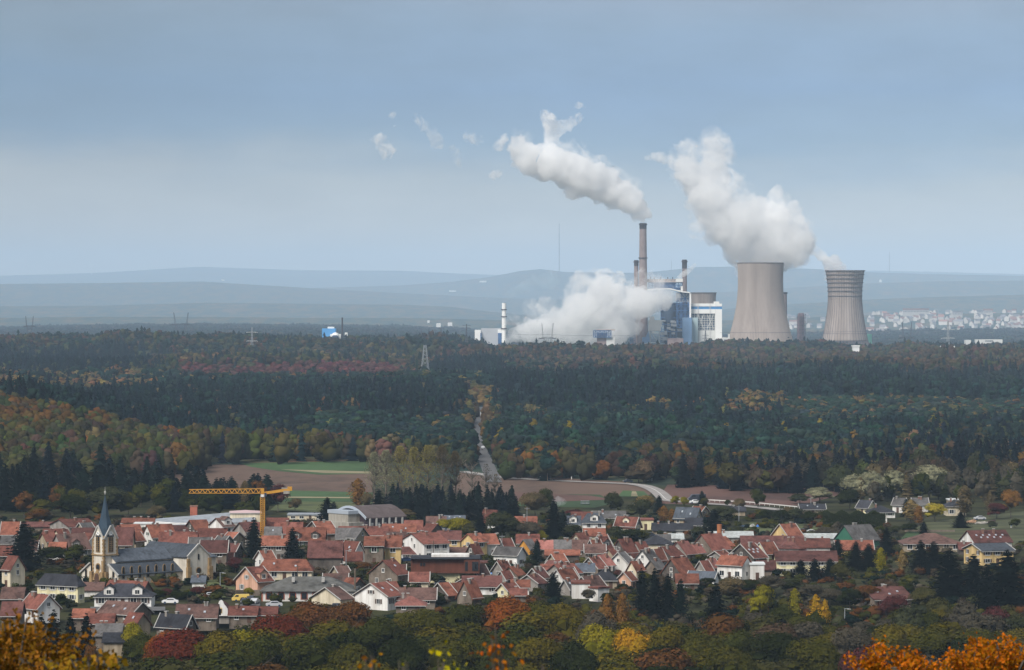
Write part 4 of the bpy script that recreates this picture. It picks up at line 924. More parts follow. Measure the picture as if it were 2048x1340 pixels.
        window(do, x, yb_-.01, ze+.6, 1.1, 1.0)
    if 'n' not in ext:
        fl = max(1, round(ze/2.9)); fh = ze/fl; nw = max(1, int(L/2.9)); wide = 'W' in ext
        for f in range(fl):
            for k in range(nw):
                if rh_.random() < .12 and not wide: continue
                x = (-.5+(k+.5)/nw)*L*.94
                if f == 0 and k == nw//2:
                    MB().box(x-.5, x+.5, -W/2-.06, -W/2+.02, 0, 2.1).build('door', mDoor, root); continue
                window(root, x, -W/2-.005, f*fh+.95, 1.0 if not wide else 1.5, min(1.35, fh-1.2))
        gx = -1 if r > 3 else 1
        if abs(r) > 4:
            ng = max(1, int(W/3.6))
            for f in range(fl):
                for k in range(ng):
                    if rh_.random() < .35: continue
                    window(root, gx*(L/2+.005), (-.5+(k+.5)/ng)*W*.9, f*fh+.95, .9, min(1.2, fh-1.2), R(90)*gx)
            if not hipped and not flat and zr-ze > 2.6: window(root, gx*(L/2+.005), 0, ze+.35, .8, .9, R(90)*gx)
    FOOT.append((cx, cy, max(L, W)/2+1.2)); HOUSES.append(root); return root
HD = '''0 - 36 1088 1068 1044 0 9 o c v|orange roofed house cut off by the left edge above the big dark conifer
0 - 27 1110 1086 1072 0 7 g t|small grey roofed house at the left edge under the orange one
40 - 112 1064 1053 1045 0 9 d n n|long low dull red roof behind the grey gable near the left edge
88 138 192 1074 1053 1038 32 0 r g c1|broad grey gable with a dull red roof left of the church spire
84 - 128 1088 1069 1058 0 8 r c|small red roofed house just right of the big dark conifer
92 127 180 1118 1099 1068 36 0 b g d1c1|grey gabled house with a brown roof and a boxy dormer left of the church tower
141 - 186 1100 1082 1056 0 9 d n c0|dark red roof tucked against the left side of the church tower
224 - 264 1106 1089 1055 0 10 d c c0|dark red roof tucked against the right side of the church tower
220 250 287 1092 1070 1049 12 0 o t c0|vivid orange roofed tan house behind the church tower
242 - 308 1056 1048 1040 0 8 o c c3n|long thin orange roof with three pale chimneys right of the spire
268 - 302 1060 1053 1046 0 6 wf w n|low white flat roofed annex behind the orange roofed tan house
309 - 363 1062 1052 1043 0 8 wf w n|low white flat roofed block below the red brick stack
279 305 352 1094 1074 1049 30 0 o w|white gabled house with a wide orange roof behind the nave
338 - 400 1074 1062 1051 0 8 d t c1|low reddish brown roof behind the patched roof
362 392 424 1076 1060 1040 26 0 o k c0|bright orange roof with a dark gable below the long school roof
316 - 392 1108 1090 1064 0 11 r c c2|red roofed house whose left half is patched in brown
394 - 452 1092 1075 1057 0 11 r n c0|broad red roof between the patched roof and the white gabled villa
413 447 470 1090 1052 1036 32 0 b w d1|tall white villa with a brown roof and a brown gable by the crane
463 492 502 1094 1062 1045 38 0 d g c0|plain grey gable just left of the dark conifer
376 - 420 1132 1100 1075 0 9 g n v|grey roofed stone house right of the transept gable
399 - 454 1134 1104 1081 0 9 d n vW|stone house with a dark red roof in the terrace right of the church
444 470 484 1126 1102 1087 -20 0 d k vn|last little red roof of the terrace right of the church
437 - 466 1132 1118 1107 0 5 r t vn|tiny lean-to red roof beside the terrace right of the church
508 - 546 1076 1063 1045 0 9 r c c1|dull red roof just right of the dark conifer by the crane
528 - 562 1084 1071 1054 0 8 g n s1c0|slate grey roof with one skylight behind the orange roofs
532 - 576 1060 1048 1036 0 8 r c c0|far red roof under the crane mast
548 - 604 1080 1066 1045 0 9 r n c1|dull red roof in front of the low cream clinic
522 - 592 1122 1090 1072 0 9 o g c1W|grey two storey orange roofed house between two dark conifers
575 - 648 1042 1042 1030 0 10 mf c W|low cream flat roofed clinic with wide windows behind the red roofs
604 642 677 1084 1066 1043 16 0 o n vc2|large bright orange roof with a white edged side gable
572 - 650 1098 1080 1055 0 11 o k d2c0|low sweeping orange roof with two little pointed dormers
676 - 776 1082 1069 1053 0 10 r k c3|long dull red roof with three chimneys below the sports hall
764 - 832 1078 1063 1048 0 9 o w s2|orange roof with two skylights over a white wall right of the sports hall
808 - 845 1072 1059 1041 0 9 r c c0|red roof at the right foot of the sports hall
772 - 812 1088 1078 1064 0 8 b k c1|small dark brown roof left of the grey school gable
838 - 906 1074 1067 1050 0 10 sh w c2|blue slate roof behind the long school roof
615 - 684 1146 1113 1082 0 11 d k c0n|big dark red barn roof over a dark stone wall
674 705 733 1131 1112 1083 -48 0 r w vs1|white gabled house with a red roof beside the big dark barn roof
688 - 724 1138 1119 1104 0 5 r q n|pale yellow annex with a red lean-to roof under the white gable
728 - 768 1130 1090 1073 0 10 o n W|tall brown stone house with dark shutters in the middle terrace
768 - 803 1128 1093 1072 0 10 o y W|yellow two storey house at the end of the middle terrace
803 - 845 1120 1107 1094 0 8 d w v|low pale house with a dark red roof beside the yellow house
465 515 546 1188 1162 1134 42 0 r p vd1|peach gabled house with a red roof right of the church garden
512 - 625 1160 1141 1118 0 10 oH c s2W|long orange hipped roof over a cream wall behind the old school hall
617 681 706 1216 1198 1175 50 0 b c vn|cream gable with a dark brown roof in front of the old school hall
704 775 804 1216 1192 1166 58 0 r w vs2|large white gable with a red roof just above the rust brown woods
733 795 818 1174 1148 1120 55 0 r n s1|brown stone gable with a red roof left of the modern brown building
786 - 872 1214 1198 1176 0 10 b n vc1|wide brownish red roof right of the large white gable
790 - 852 1226 1210 1192 0 9 ph n vc2|bright pinkish red hipped roof over a rough stone wall
795 848 901 1122 1087 1066 30 0 r w W|white school with a grey gable and rows of stone framed windows
874 - 922 1112 1078 1062 0 9 d y c2W|cream end house of the school row with a dull red roof
920 951 976 1117 1083 1067 42 0 o y W|tall yellow house with a dark windowless gable at the street corner
958 976 996 1114 1087 1068 20 0 o w W|white house joined to the right side of the tall yellow house
883 938 960 1120 1110 1095 -28 0 b w v|long brownish red roof with a white gable above the modern brown building
984 1034 1054 1135 1110 1094 -32 0 g w vW|white villa with a dark grey roof and a red-brown gable right of the brown building
992 1010 1030 1112 1095 1077 35 0 r k v|dark gable with a red roof just behind the white villa
960 - 998 1142 1127 1114 0 7 df n n|small dark flat roofed shed between the brown building and the white villa
1033 1060 1076 1110 1097 1079 50 0 g o n|ochre gable with a grey roof left of the small blue conifer
1074 - 1106 1118 1097 1081 0 9 p n c1|pinkish red roof just right of the ochre gable
1102 - 1147 1114 1101 1080 0 9 g c|grey roofed cream house above the low orange shed
1090 - 1160 1124 1109 1102 0 7 o k n|long low orange shed roof over a dark wall
1145 - 1196 1114 1099 1080 0 9 b n|brown roofed house above the stepped terrace
1000 1036 1049 1164 1150 1133 52 0 o n n|small brown gable with an orange roof below the white villa
924 - 1003 1190 1172 1152 0 10 d w c1|wide dull red roof over a white wall above the rust brown tree
906 952 976 1188 1171 1156 44 0 d w vn|white edged dull red roof beside the wide dull red roof
856 896 912 1204 1190 1166 50 0 o k vn|leftmost of the three stepped orange shed roofs
892 914 928 1200 1184 1166 50 0 o k n|narrow middle one of the three stepped orange shed roofs
911 944 966 1210 1194 1162 50 0 o n c2|rightmost of the three stepped orange shed roofs
1050 1080 1100 1176 1155 1137 50 0 d n vc2|dull red roof left of the long grey wall
1033 1076 1096 1184 1166 1150 52 0 d g vn|plain greenish grey gable with a dark red roof
1022 - 1060 1190 1173 1160 0 7 o w|small orange roof with a white wall beside the brick chimney
991 1016 1042 1196 1182 1167 44 0 r q vc1|small cream gable with a red roof above the rust brown tree
1090 1128 1166 1166 1146 1128 40 0 r g c2|red roof with a long weathered grey wall in the lower terrace
1100 1128 1160 1180 1160 1139 42 0 o w v|orange roof over a low white wall in the lower terrace
1020 - 1054 1204 1192 1180 0 8 r n|low red roof half hidden by the rust brown tree
1172 1190 1207 1114 1098 1080 40 0 o k v|narrow orange roof left of the white edged terrace
1184 1208 1228 1112 1097 1074 44 0 r g vd1|red roof with a little gable and a grey house front in the upper terrace
1222 1252 1278 1120 1104 1078 46 0 r k c2|long red roof right of the little gable in the upper terrace
1262 1280 1300 1110 1097 1084 44 0 r g c2|small red roof with a satellite dish mast in the upper terrace
1164 - 1213 1076 1045 1026 0 9 sH w vd1|white house with a blue slate roof near the bonfire smoke
1167 - 1211 1084 1070 1057 0 7 o c n|low orange roof in front of the white slate roofed house
1143 - 1182 1058 1046 1024 0 9 r c c0|red roof left of the white slate roofed house
1130 - 1162 1064 1048 1032 0 8 s w d1|small slate house with a white dormer at the village edge
1186 - 1252 1046 1036 1022 0 9 g t s2|long dark grey roof behind the cream house with the red gable
1228 1270 1284 1070 1052 1034 -36 0 r c vd1|cream house with a red roof and a big front gable
1276 - 1307 1060 1041 1033 0 9 rf q W|pale yellow cube house with a shallow red roof
1305 - 1352 1072 1060 1046 0 9 k t n|low dark grey roof over a tan wall below the orange birch
1351 - 1386 1072 1058 1047 0 8 k w|low dark roof over a white wall right of the tan wall
1347 1392 1407 1052 1036 1015 -34 0 s t s2|big slate roofed house with a tan right gable by the country road
1372 - 1406 1062 1049 1036 0 8 k w|dark lower roof in front of the big slate roofed house
1380 1402 1420 1036 1023 1013 -36 0 o t v|orange roofed house behind the big slate roofed house
1283 - 1346 1100 1092 1070 0 11 kh c n|dark slate pyramid roof over a cream wall
1312 - 1342 1096 1085 1069 0 8 g g n|grey roof just behind the dark pyramid roof
1338 - 1368 1088 1079 1072 0 6 x w n|small corrugated shed behind the pinkish red roof
1336 1374 1396 1122 1107 1083 48 0 p g W|wide pinkish red roof over a grey house front
1300 1344 1372 1126 1115 1093 50 0 r k n|red roof with a dark gable left of the wide pinkish red roof
1372 1396 1413 1120 1105 1090 46 0 p c W|pinkish roofed cream house at the right end of the upper terrace
1296 1318 1336 1132 1121 1098 55 0 o w v|narrow orange roof with a white front in the middle of the terraces
1268 1300 1321 1142 1120 1100 55 0 g w W|grey roof with a bright white two storey front
1246 1276 1302 1138 1129 1107 52 0 r w|red roof left of the bright white two storey front
1214 1257 1271 1146 1127 1105 62 0 g w v|large blank white gable with a slate grey roof in the terraces
1178 1212 1232 1148 1130 1110 50 0 p n W|pinkish red roof over a tan front beside the red maple
1160 1196 1216 1150 1136 1115 50 0 r n v|red roof with white verge left of the pinkish one
1186 - 1236 1178 1160 1137 0 11 kh t|dark slate pyramid roof with chimneys in the lower terrace
1148 1180 1214 1188 1176 1153 48 0 b n vc1|brown roof behind the white modern block
1144 - 1180 1198 1168 1164 0 9 rf w n|plain white modern block with a dark red edge
1180 1196 1216 1204 1178 1170 40 0 rf w W|white flats with balconies next to the plain white block
1231 1262 1272 1178 1160 1144 60 0 o p v|peach gable with an orange roof beside the tall dark conifers
1322 1362 1396 1162 1146 1117 50 0 o k|big bright orange roof with a dark timber gable
1388 1412 1428 1156 1141 1122 50 0 r g v|red roof with a white verge right of the big bright orange roof
1404 1424 1442 1152 1134 1118 50 0 p w v|pinkish roof left of the white house with the wide window
1374 1428 1440 1170 1158 1143 -30 0 s w vn|low slate roof with a white gable below the big bright orange roof
1352 - 1398 1180 1165 1148 0 8 o n|orange roof behind the tall dark conifers
1152 - 1190 1156 1143 1127 0 8 s g c1|blue grey slate roof in the lower terrace
1118 1140 1156 1192 1178 1160 46 0 g g vs2|grey roof with skylights at the lower left of the terraces
1382 1426 1466 1118 1099 1068 42 0 r n c1|big weathered red roof with a long dark side near the brick cylinder
1404 1440 1472 1108 1092 1074 40 0 o p n|orange roof behind the big weathered red roof
1430 - 1508 1086 1077 1063 0 12 x g n|grey corrugated works shed behind the brick cylinder
1484 - 1612 1110 1096 1072 0 16 d c n|huge dull red roof of the central works
1545 1578 1610 1092 1073 1048 36 0 o y vn|steep orange gable rising behind the central works
1560 - 1600 1112 1096 1078 0 9 dh w n|dark red hipped wing with two white chimneys in the central works
1594 - 1662 1110 1094 1077 0 12 r w n|red roofed right wing of the central works
1606 - 1630 1104 1093 1086 0 5 o w W|small orange canopy roof on the right wing of the works
1552 - 1676 1152 1121 1102 0 12 d q W|very long dull red roof over a yellow wall of the works
1508 1534 1562 1122 1107 1085 38 0 o q v|orange hipped wing with a yellow gable left of the very long roof
1458 1508 1538 1128 1116 1088 44 0 r k vs5|big red roof with a row of skylights and a dark flank
1515 - 1562 1152 1138 1121 0 9 d n n|low dark red roof between the white house and the yellow wall
1434 1484 1508 1160 1130 1112 -40 0 o w W|white house with a very wide window and an orange roof above the garden trees
1508 - 1522 1160 1130 1128 0 7 wf w W|white balcony wing beside the house with the very wide window
1418 1444 1466 1126 1116 1103 44 0 r g v|little red roof above the white house with the very wide window
1672 1710 1766 1098 1080 1050 36 0 g g n|green sided barn roof
1603 - 1732 1088 1081 1068 0 8 x g n|long pale corrugated shed behind the works
1672 - 1748 1112 1098 1081 0 9 o n vn|orange red roof with a white end in front of the green hall
1806 - 1926 1104 1087 1066 0 16 bh t W|wide brown hipped roof of the old farmhouse on the right
1930 1951 2030 1100 1084 1061 14 0 d w s9n|long dark red roof dotted with skylights on the right
1936 1964 2034 1132 1101 1087 20 0 s y vW|yellow hall with a slate roof at the right edge of the village
1918 - 1946 1110 1098 1085 0 7 d k n|small dark red roof left of the yellow hall
1713 1736 1756 1030 1015 1001 -42 0 k q v|slate roofed villa with a cream gable above the cypress hedge
1735 - 1792 1036 1024 1011 0 10 kh w W|low white bungalow with a dark hipped roof above the cypress hedge
1784 1806 1820 1026 1009 996 -30 0 g w vW|white villa with a grey roof in front of the grey willows
1826 - 1858 1024 1008 996 0 9 g w v|right part of the white villa row in front of the grey willows
1892 - 1934 1032 1012 999 0 10 kh c W|cream villa with a dark hipped roof by the birches on the right
1898 - 1932 1012 1001 994 0 8 wf t n|flat roofed modern block behind the cream villa
1713 1750 1832 1216 1198 1174 18 0 d n s3c2|isolated weathered dark red roof among the garden trees on the right
1600 - 1652 1028 1019 1008 0 9 k t vs2|dark roof with white ridges beside the main road
1460 - 1492 1032 1024 1016 0 8 k t n|low dark roof behind the garden trees near the main road
852 - 892 1062 1050 1033 0 8 b t n|brown roof peeping out behind the yellow bushes
888 - 930 1050 1042 1032 0 8 s t s3n|blue slate roof with three skylights behind the yellow bushes
960 988 1000 1056 1042 1020 -40 0 r t n|reddish gable roof beside the big olive tree
1030 - 1074 1058 1046 1033 0 8 o w n|orange roof half hidden behind bare bushes
64 155 166 1206 1172 1148 -30 0 kh q W|pale yellow house with a dark hipped roof left of the church
162 - 206 1194 1181 1165 0 8 b w n|low brown roof between the yellow house and the church front
203 284 302 1200 1181 1162 -28 0 r n n|red roof in front of the church facade
186 - 304 1214 1193 1167 0 11 kh w d2W|white villa with a dark hipped roof and two dormers below the church
30 74 118 1236 1217 1189 -50 0 r w v|red roofed house with a white gable at the lower left
0 - 42 1248 1230 1204 0 9 d n c1|dull red roof at the lower left corner behind the orange leaves
0 - 46 1212 1196 1175 0 9 b k c0|dark purplish roof at the left edge above the dull red one
0 20 48 1176 1138 1112 -40 0 r c c0|cream house with a red roof at the left edge below the big dark conifer
187 262 300 1246 1228 1204 -36 0 b n vs2|purplish brown roof with a brown gable below the white villa
143 - 186 1250 1234 1218 0 8 o n c0|small orange roof right of the white gable at the lower left
177 - 227 1262 1246 1228 0 8 r n c0|dull red roof below the purplish brown one
240 270 300 1272 1250 1226 -40 0 r t s1|faded red roof with a tan wall behind the yellow green tree
188 - 242 1288 1270 1248 0 9 g n n|plain grey roof above the dark garden conifers
204 - 248 1300 1288 1266 0 8 k t n|slate blue roof lowest in the village beside the olive trees
305 370 392 1272 1255 1229 -34 0 k n vc2|slate roof with two black chimneys above the crimson tree
350 - 434 1250 1235 1209 0 10 b n s2|large purplish roof left of the curved white gable
456 - 514 1246 1229 1213 0 9 r n s1|red roof right of the curved white gable
386 - 406 1178 1163 1152 0 6 s w n|little white annex with a slate roof right of the transept
512 - 554 1244 1232 1214 0 8 r n c0|low red roof behind the rust brown woods'''
for ln in HD.split('\n'):
    sp_, lab = ln.split('|'); q = sp_.split(); x0, x1, yb, ye, yr, r = [float(q[i]) for i in (0, 2, 3, 4, 5, 6)]
    xs = None if q[1] == '-' else float(q[1]); rf = q[8]; ext = q[10] if len(q) > 10 else ''
    if rf[-1] == 'H': ext += 'H'; rf = rf[0]+'h'
    if lab == 'green sided barn roof': lab = 'green metal hall with a grey roof and rows of rooflights'
    h = house(x0, xs, x1, yb, ye, yr, r, float(q[7]), rf, q[9], ext, lab)
    if lab.startswith('green metal'):
        for c in h.children:
            if c.name.startswith('wall'): c.data.materials[0] = mat('green_metal_sheeting', (.035,.13,.085), .7, .1, .2)
            if c.name.startswith('roof'):
                w_ = h; 
rf_ = random.Random(21); nf = 0; tr_ = 0
while nf < 46 and tr_ < 4000:
    tr_ += 1; px = rf_.choice((rf_.uniform(500, 1480), rf_.uniform(0, 500))); py = rf_.uniform(1066, 1206) if px > 500 else rf_.uniform(1080, 1128)
    if px > 1240 and py > 1165 or px > 1330 and py > 1150: continue
    D = dist(py); x = wx(px, D)
    if any((x-a)**2+(D+4-b)**2 < (r+4.2)**2 for a, b, r in FOOT) or 150 < px < 395 and py > 1110: continue
    w_ = rf_.uniform(34, 52); hh = rf_.uniform(13, 22); rr_ = rf_.choice((0, 0, 46, 52, -30, 30)); xs = px+(w_*.5*(.15 if rr_ > 0 else -.15 if rr_ < 0 else 0)); red = rf_.choice('rrdobg')
    house(px-w_/2, xs, px+w_/2, py, py-hh, py-hh-rf_.uniform(15, 20), rr_, 8.5, red, rf_.choice('tcgnkwt'), 'v' if rf_.random() < .3 else '', 'plain house filling a gap in the village, %s roof' % {'r':'red','d':'dark red','o':'orange red','b':'brown','g':'grey'}[red], group='small houses filling the gaps of the village')
    nf += 1
print('filler houses', nf)
# ---------------------------------------------------------------- church
mChW = mat('church_render', (.68,.63,.55), .95, .12, .4, 6, streak=.5); mSt = mat('ochre_sandstone', (.30,.20,.10), .95, .3, .8, 5); mSl = RF['s']; mDk = mat('dark_opening', (.012,.012,.014), .6, .3, 1)
def arch(w, h, n=8, pointed=True):
    """outline of a pointed or round arch opening, base at z=0"""
    p = [(-w/2, 0), (w/2, 0)]; hs = h-w*(.9 if pointed else .5)
    for i in range(n+1):
        t = i/n
        if pointed: x = w/2-w*t/2*1.0 if False else w/2*math.cos(t*math.pi/2)**.8; z = hs+(h-hs)*math.sin(t*math.pi/2)
        else: x = w/2*math.cos(t*math.pi/2); z = hs+w/2*math.sin(t*math.pi/2)
        p.append((x, z))
    p += [(-x, z) for x, z in p[-2:1:-1]]
    return p
def panel(pts, x, y, z, nx, ny, t=.06, inset=0):
    """flat shape in the vertical plane through (x,y,z) with outward normal (nx,ny), thickness t outward"""
    u = (-ny, nx); m = MB(); n = len(pts)
    f = lambda a, h, o: (x+u[0]*a+nx*o, y+u[1]*a+ny*o, z+h)
    return m.add([f(a, h, t) for a, h in pts]+[f(a, h, -.05) for a, h in pts], [tuple(range(n)), tuple(range(2*n-1, n-1, -1))]+[(i, i+n, (i+1)%n+n, (i+1)%n) for i in range(n)])
cA = R(45); cD = dist(1168); cs = cD/F
ch = empty('church', (wx(207, cD), cD, 0), cA, 'sandstone and white church with a slim blue spire, clocks and slate roofs', 'church')
# local frame: origin = near corner of the tower base; x along the nave (away, right), -x face = west front (seen left), -y face = south side (seen right)
tw = 5.0; nvW = 16.5; ny0 = -(nvW-tw)/2; ny1 = ny0+nvW; L = 21.0
zt = wz(1066, cD); zs = wz(984, cD); z1 = wz(1112, cD)
g_ = lambda w, x0, x1, y0, y1, z0, z1_: w.box(x0, x1, y0, y1, z0, z1_)
tower_m = g_(MB(), 0, tw, 0, tw, -1, zt-1.6)
# four gables on top of the tower
ga = zt+1.9
tower_m.add([(0,0,zt-1.6),(tw,0,zt-1.6),(tw,tw,zt-1.6),(0,tw,zt-1.6),(tw/2,0,ga),(tw,tw/2,ga),(tw/2,tw,ga),(0,tw/2,ga),(tw/2,tw/2,ga)], [(0,1,4),(1,2,5),(2,3,6),(3,0,7)])
to = tower_m.build('tower', mChW, ch)
m = MB()
for a, b, c in (((0,0),(tw,0),(tw/2,-.15)), ((0,tw),(0,0),(-.15,tw/2)), ((tw,0),(tw,tw),(tw+.15,tw/2)), ((tw,tw),(0,tw),(tw/2,tw+.15))):
    for e in (a, b):
        ox, oy = (c[0]-tw/2)*.05, (c[1]-tw/2)*.05; m.bar((e[0]+ox, e[1]+oy, zt-1.8), (c[0], c[1], ga+.1), .35)
m.build('gable_coping', mTrim, to)
spm = MB(); n = 8; base = [(tw/2+math.cos(math.pi/4*i+math.pi/8)*2.9, tw/2+math.sin(math.pi/4*i+math.pi/8)*2.9, zt-1.2) for i in range(n)]
mid = [(tw/2+math.cos(math.pi/4*i+math.pi/8)*1.35, tw/2+math.sin(math.pi/4*i+math.pi/8)*1.35, zt+4.2) for i in range(n)]
spm.add(base+mid+[(tw/2, tw/2, zs-.8)], [(i, (i+1)%n, (i+1)%n+n, i+n) for i in range(n)]+[(i+n, (i+1)%n+n, 2*n) for i in range(n)])
for (a, b) in ((tw/2, -.02), (tw+.02, tw/2), (tw/2, tw+.02), (-.02, tw/2)):   # little roofs behind the gables
    if abs(b-tw/2) < .1: spm.add([(a, 0, zt-1.6), (a, tw, zt-1.6), (a, tw/2, ga), (tw/2, tw/2, ga+.3)], [(0,3,2),(2,3,1)])
    else: spm.add([(0, b, zt-1.6), (tw, b, zt-1.6), (tw/2, b, ga), (tw/2, tw/2, ga+.3)], [(0,2,3),(2,1,3)])
so = spm.build('spire', mat('spire_slate', (.028,.05,.075), .7, .2, .4), ch)
MB().lathe([(.06, zs-1), (.28, zs-.5), (.3, zs-.1), (.08, zs+.1), (.05, zs+1.2)], 8, tw/2, tw/2).build('finial', mTrim, so)
for (x, y, nx, ny) in ((-.01, tw/2, -1, 0), (tw/2, -.01, 0, -1)):
    circ = lambda r: [(r*math.cos(2*math.pi*i/20), r*math.sin(2*math.pi*i/20)) for i in range(20)]
    c = panel(circ(.62), x, y, zt-.3, nx, ny, .12).build('clock', mat('clock_face', (.8,.8,.78), .5, .02, 1), to)
    panel([(-.05,-.05),(.05,-.05),(.04,.5),(-.04,.5)], x+nx*.1, y+ny*.1, zt-.3, nx, ny, .08).build('clock_hand', mDk, c)
    panel([(0,-.04),(.36,.16),(.34,.22),(-.03,.05)], x+nx*.1, y+ny*.1, zt-.3, nx, ny, .09).build('clock_hand', mDk, c)
    panel(arch(1.9, 5.2), x, y, z1+.9, nx, ny, .10).build('window_surround', mSt, to); bf = panel(arch(1.25, 4.6), x, y, z1+1.15, nx, ny, .16).build('belfry_opening', mDk, to)
    mm_ = MB()
    for k in range(5): mm_.bar((x+nx*.2-(ny)*-.55, y+ny*.2-nx*.55, z1+1.6+k*.6), (x+nx*.2+ny*-.55, y+ny*.2+nx*.55, z1+1.6+k*.6), .09)
    mm_.bar((x+nx*.22, y+ny*.22, z1+1.2), (x+nx*.22, y+ny*.22, z1+5.3), .12); mm_.build('louvre', mSt, bf)
panel(circ(1.15), -.01, tw/2, z1-3.3, -1, 0, .1).build('rose_surround', mSt, to)
panel(circ(.8), -.01, tw/2, z1-3.3, -1, 0, .16).build('rose_window', mDk, to)
panel([(-2.3,0),(2.3,0),(0,3.2)], -.3, tw/2, .9, -1, 0, .2).build('portal_gable', mSt, to); panel(arch(2.0, 2.9), -.3, tw/2, 0, -1, 0, .3).build('portal', mDoor, to)
m = MB()
for (x, y) in ((0,0), (tw,0), (0,tw)):
    k = 0; z = -.5
    while z < zt-1.4:
        e = .62 if k % 2 else .38; m.box(x-(.12 if x == 0 else e-.0), x+(e if x == 0 else .12), y-(.12 if y == 0 else e), y+(e if y == 0 else .12), z, z+.5); z += .5; k += 1
m.build('quoins', mSt, to)
m = MB()
for z, e in ((z1, .28), (z1-6.0+.6, .2)):
    m.box(-e, tw+e, -e, tw+e, z, z+.32)
m.build('string_course', mSt, to)
m = MB(); m.box(-.9, 0, -.5, .6, -1, z1-4.6); m.box(-.5, 0, -.4, .5, z1-4.6, z1-1.4); m.box(-.9, 0, tw-.6, tw+.5, -1, z1-4.6); m.box(-.1, .9, -.9, 0, -1, z1-4.6); m.build('buttress', mSt, to)
# nave + aisles: high nave roof, lower aisle roofs
hN = wz(1119, cD+6); hR = wz(1097, cD+10); hA = wz(1148, cD); hA2 = wz(1127, cD+4)
nw0, nw1 = tw/2-4.1, tw/2+4.1
m = MB(); m.box(tw*.6, tw*.6+L, nw0, nw1, -1, hN); m.add([(tw*.6, nw0, hN), (tw*.6, nw1, hN), (tw*.6, tw/2, hR-.2), (tw*.6+L, nw0, hN), (tw*.6+L, nw1, hN), (tw*.6+L, tw/2, hR-.2)], [(0,2,1),(3,4,5)])
nv = m.build('nave', mChW, ch)
m = MB(); y = 4.5; sl = (hR-hN)/4.1
sec = [(tw/2-y, hN-sl*.4), (tw/2, hR+.1), (tw/2+y, hN-sl*.4), (tw/2+y, hN-sl*.4-.25), (tw/2, hR-.15), (tw/2-y, hN-sl*.4-.25)]
m.add([(tw*.6-.3, a, z) for a, z in sec]+[(tw*.6+L, a, z) for a, z in sec], [(i, i+6, (i+1)%6+6, (i+1)%6) for i in range(6)]+[(0,1,4,5),(1,2,3,4),(11,10,7,6),(10,9,8,7)]); m.build('nave_roof', mSl, nv)
# aisles
for sgn, ya, yb_ in ((-1, ny0, nw0), (1, ny1, nw1)):
    xa, xb = .6, tw*.6+L
    m = MB(); lo, hi = min(ya, yb_), max(ya, yb_); m.box(xa, xb, lo+.001, hi-.001, -1, hA)
    tri = [(xa+.001, ya, hA), (xa+.001, yb_, hA), (xa+.001, yb_, hA2-.1)]; tri2 = [(xb-.001, a, z) for _, a, z in tri]
    m.add(tri+tri2, [(0,1,2),(3,5,4)]); ai = m.build('aisle', mChW, nv)
    oy = sgn*.45; sl2 = (hA2-hA)/abs(yb_-ya)
    m = MB().add([(xa-.2, ya+oy, hA-sl2*.45), (xb, ya+oy, hA-sl2*.45), (xb, yb_, hA2), (xa-.2, yb_, hA2), (xa-.2, ya+oy, hA-sl2*.45+.25), (xb, ya+oy, hA-sl2*.45+.25), (xb, yb_, hA2+.25), (xa-.2, yb_, hA2+.25)], [(0,3,2,1),(4,5,6,7),(0,1,5,4),(1,2,6,5),(2,3,7,6),(3,0,4,7)]); m.build('aisle_roof', mSl, ai)
    MB().bar((xa-.35, ya+oy, hA-sl2*.45+.1), (xa-.35, yb_, hA2+.1), .4).build('coping', mTrim, ai)
    panel(arch(1.0, 2.4, pointed=False), xa-.0, (ya+yb_)/2, 1.4, -1, 0, .1).build('window_surround', mSt, ai); panel(arch(.8, 2.2, pointed=False), xa, (ya+yb_)/2, 1.5, -1, 0, .14).build('aisle_window', mDk, ai)
for k in range(7):
    x = 2.4+k*3.0
    if x > tw*.6+L-2: break
    MB().box(x-1.75, x-1.2, ny0-.75, ny0, -1, hA-2.0).add([(x-1.75, ny0-.75, hA-2.0), (x-1.2, ny0-.75, hA-2.0), (x-1.2, ny0, hA-.9), (x-1.75, ny0, hA-.9)], [(0,1,2,3)]).build('buttress', mSt, nv)
    panel(arch(1.1, 3.6), x, ny0, 1.5, 0, -1, .09).build('window_surround', mSt, nv); panel(arch(.7, 3.2), x, ny0, 1.7, 0, -1, .14).build('nave_window', mDk, nv)
# transept
tx0, tx1 = tw*.6+L+.002, tw*.6+L+8.0; ty0, ty1 = ny0-2.6, ny1+2.6; tz, tr = wz(1112, cD+12), wz(1090, cD+14); xc = (tx0+tx1)/2
m = MB(); m.box(tx0, tx1, ty0, ty1, -1, tz); m.add([(tx0, ty0, tz), (tx1, ty0, tz), (xc, ty0, tr), (tx0, ty1, tz), (tx1, ty1, tz), (xc, ty1, tr)], [(0,1,2),(3,5,4)]); tp = m.build('transept', mChW, ch)
m = MB(); sec = [(tx0-.4, tz-.3), (xc, tr+.15), (tx1+.4, tz-.3), (tx1+.4, tz-.55), (xc, tr-.1), (tx0-.4, tz-.55)]
m.add([(a, ty0+.3, z) for a, z in sec]+[(a, ty1, z) for a, z in sec], [(i, (i+1)%6, (i+1)%6+6, i+6) for i in range(6)]); m.build('transept_roof', mSl, tp)
m = MB(); m.bar((tx0-.3, ty0-.05, tz-.2), (xc, ty0-.05, tr+.3), .4); m.bar((tx1+.3, ty0-.05, tz-.2), (xc, ty0-.05, tr+.3), .4); m.build('coping', mTrim, tp)
for x in (tx0, tx1): MB().box(x-.7, x+.7, ty0-.9, ty0-.002, -1, tz-3.2).box(x-.5, x+.5, ty0-.5, ty0-.002, tz-3.2, tz-.8).build('buttress', mSt, tp)
panel(circ(1.0), xc, ty0, tz-4.3, 0, -1, .1).build('rose_surround', mSt, tp); panel(circ(.72), xc, ty0, tz-4.3, 0, -1, .15).build('rose_window', mDk, tp)
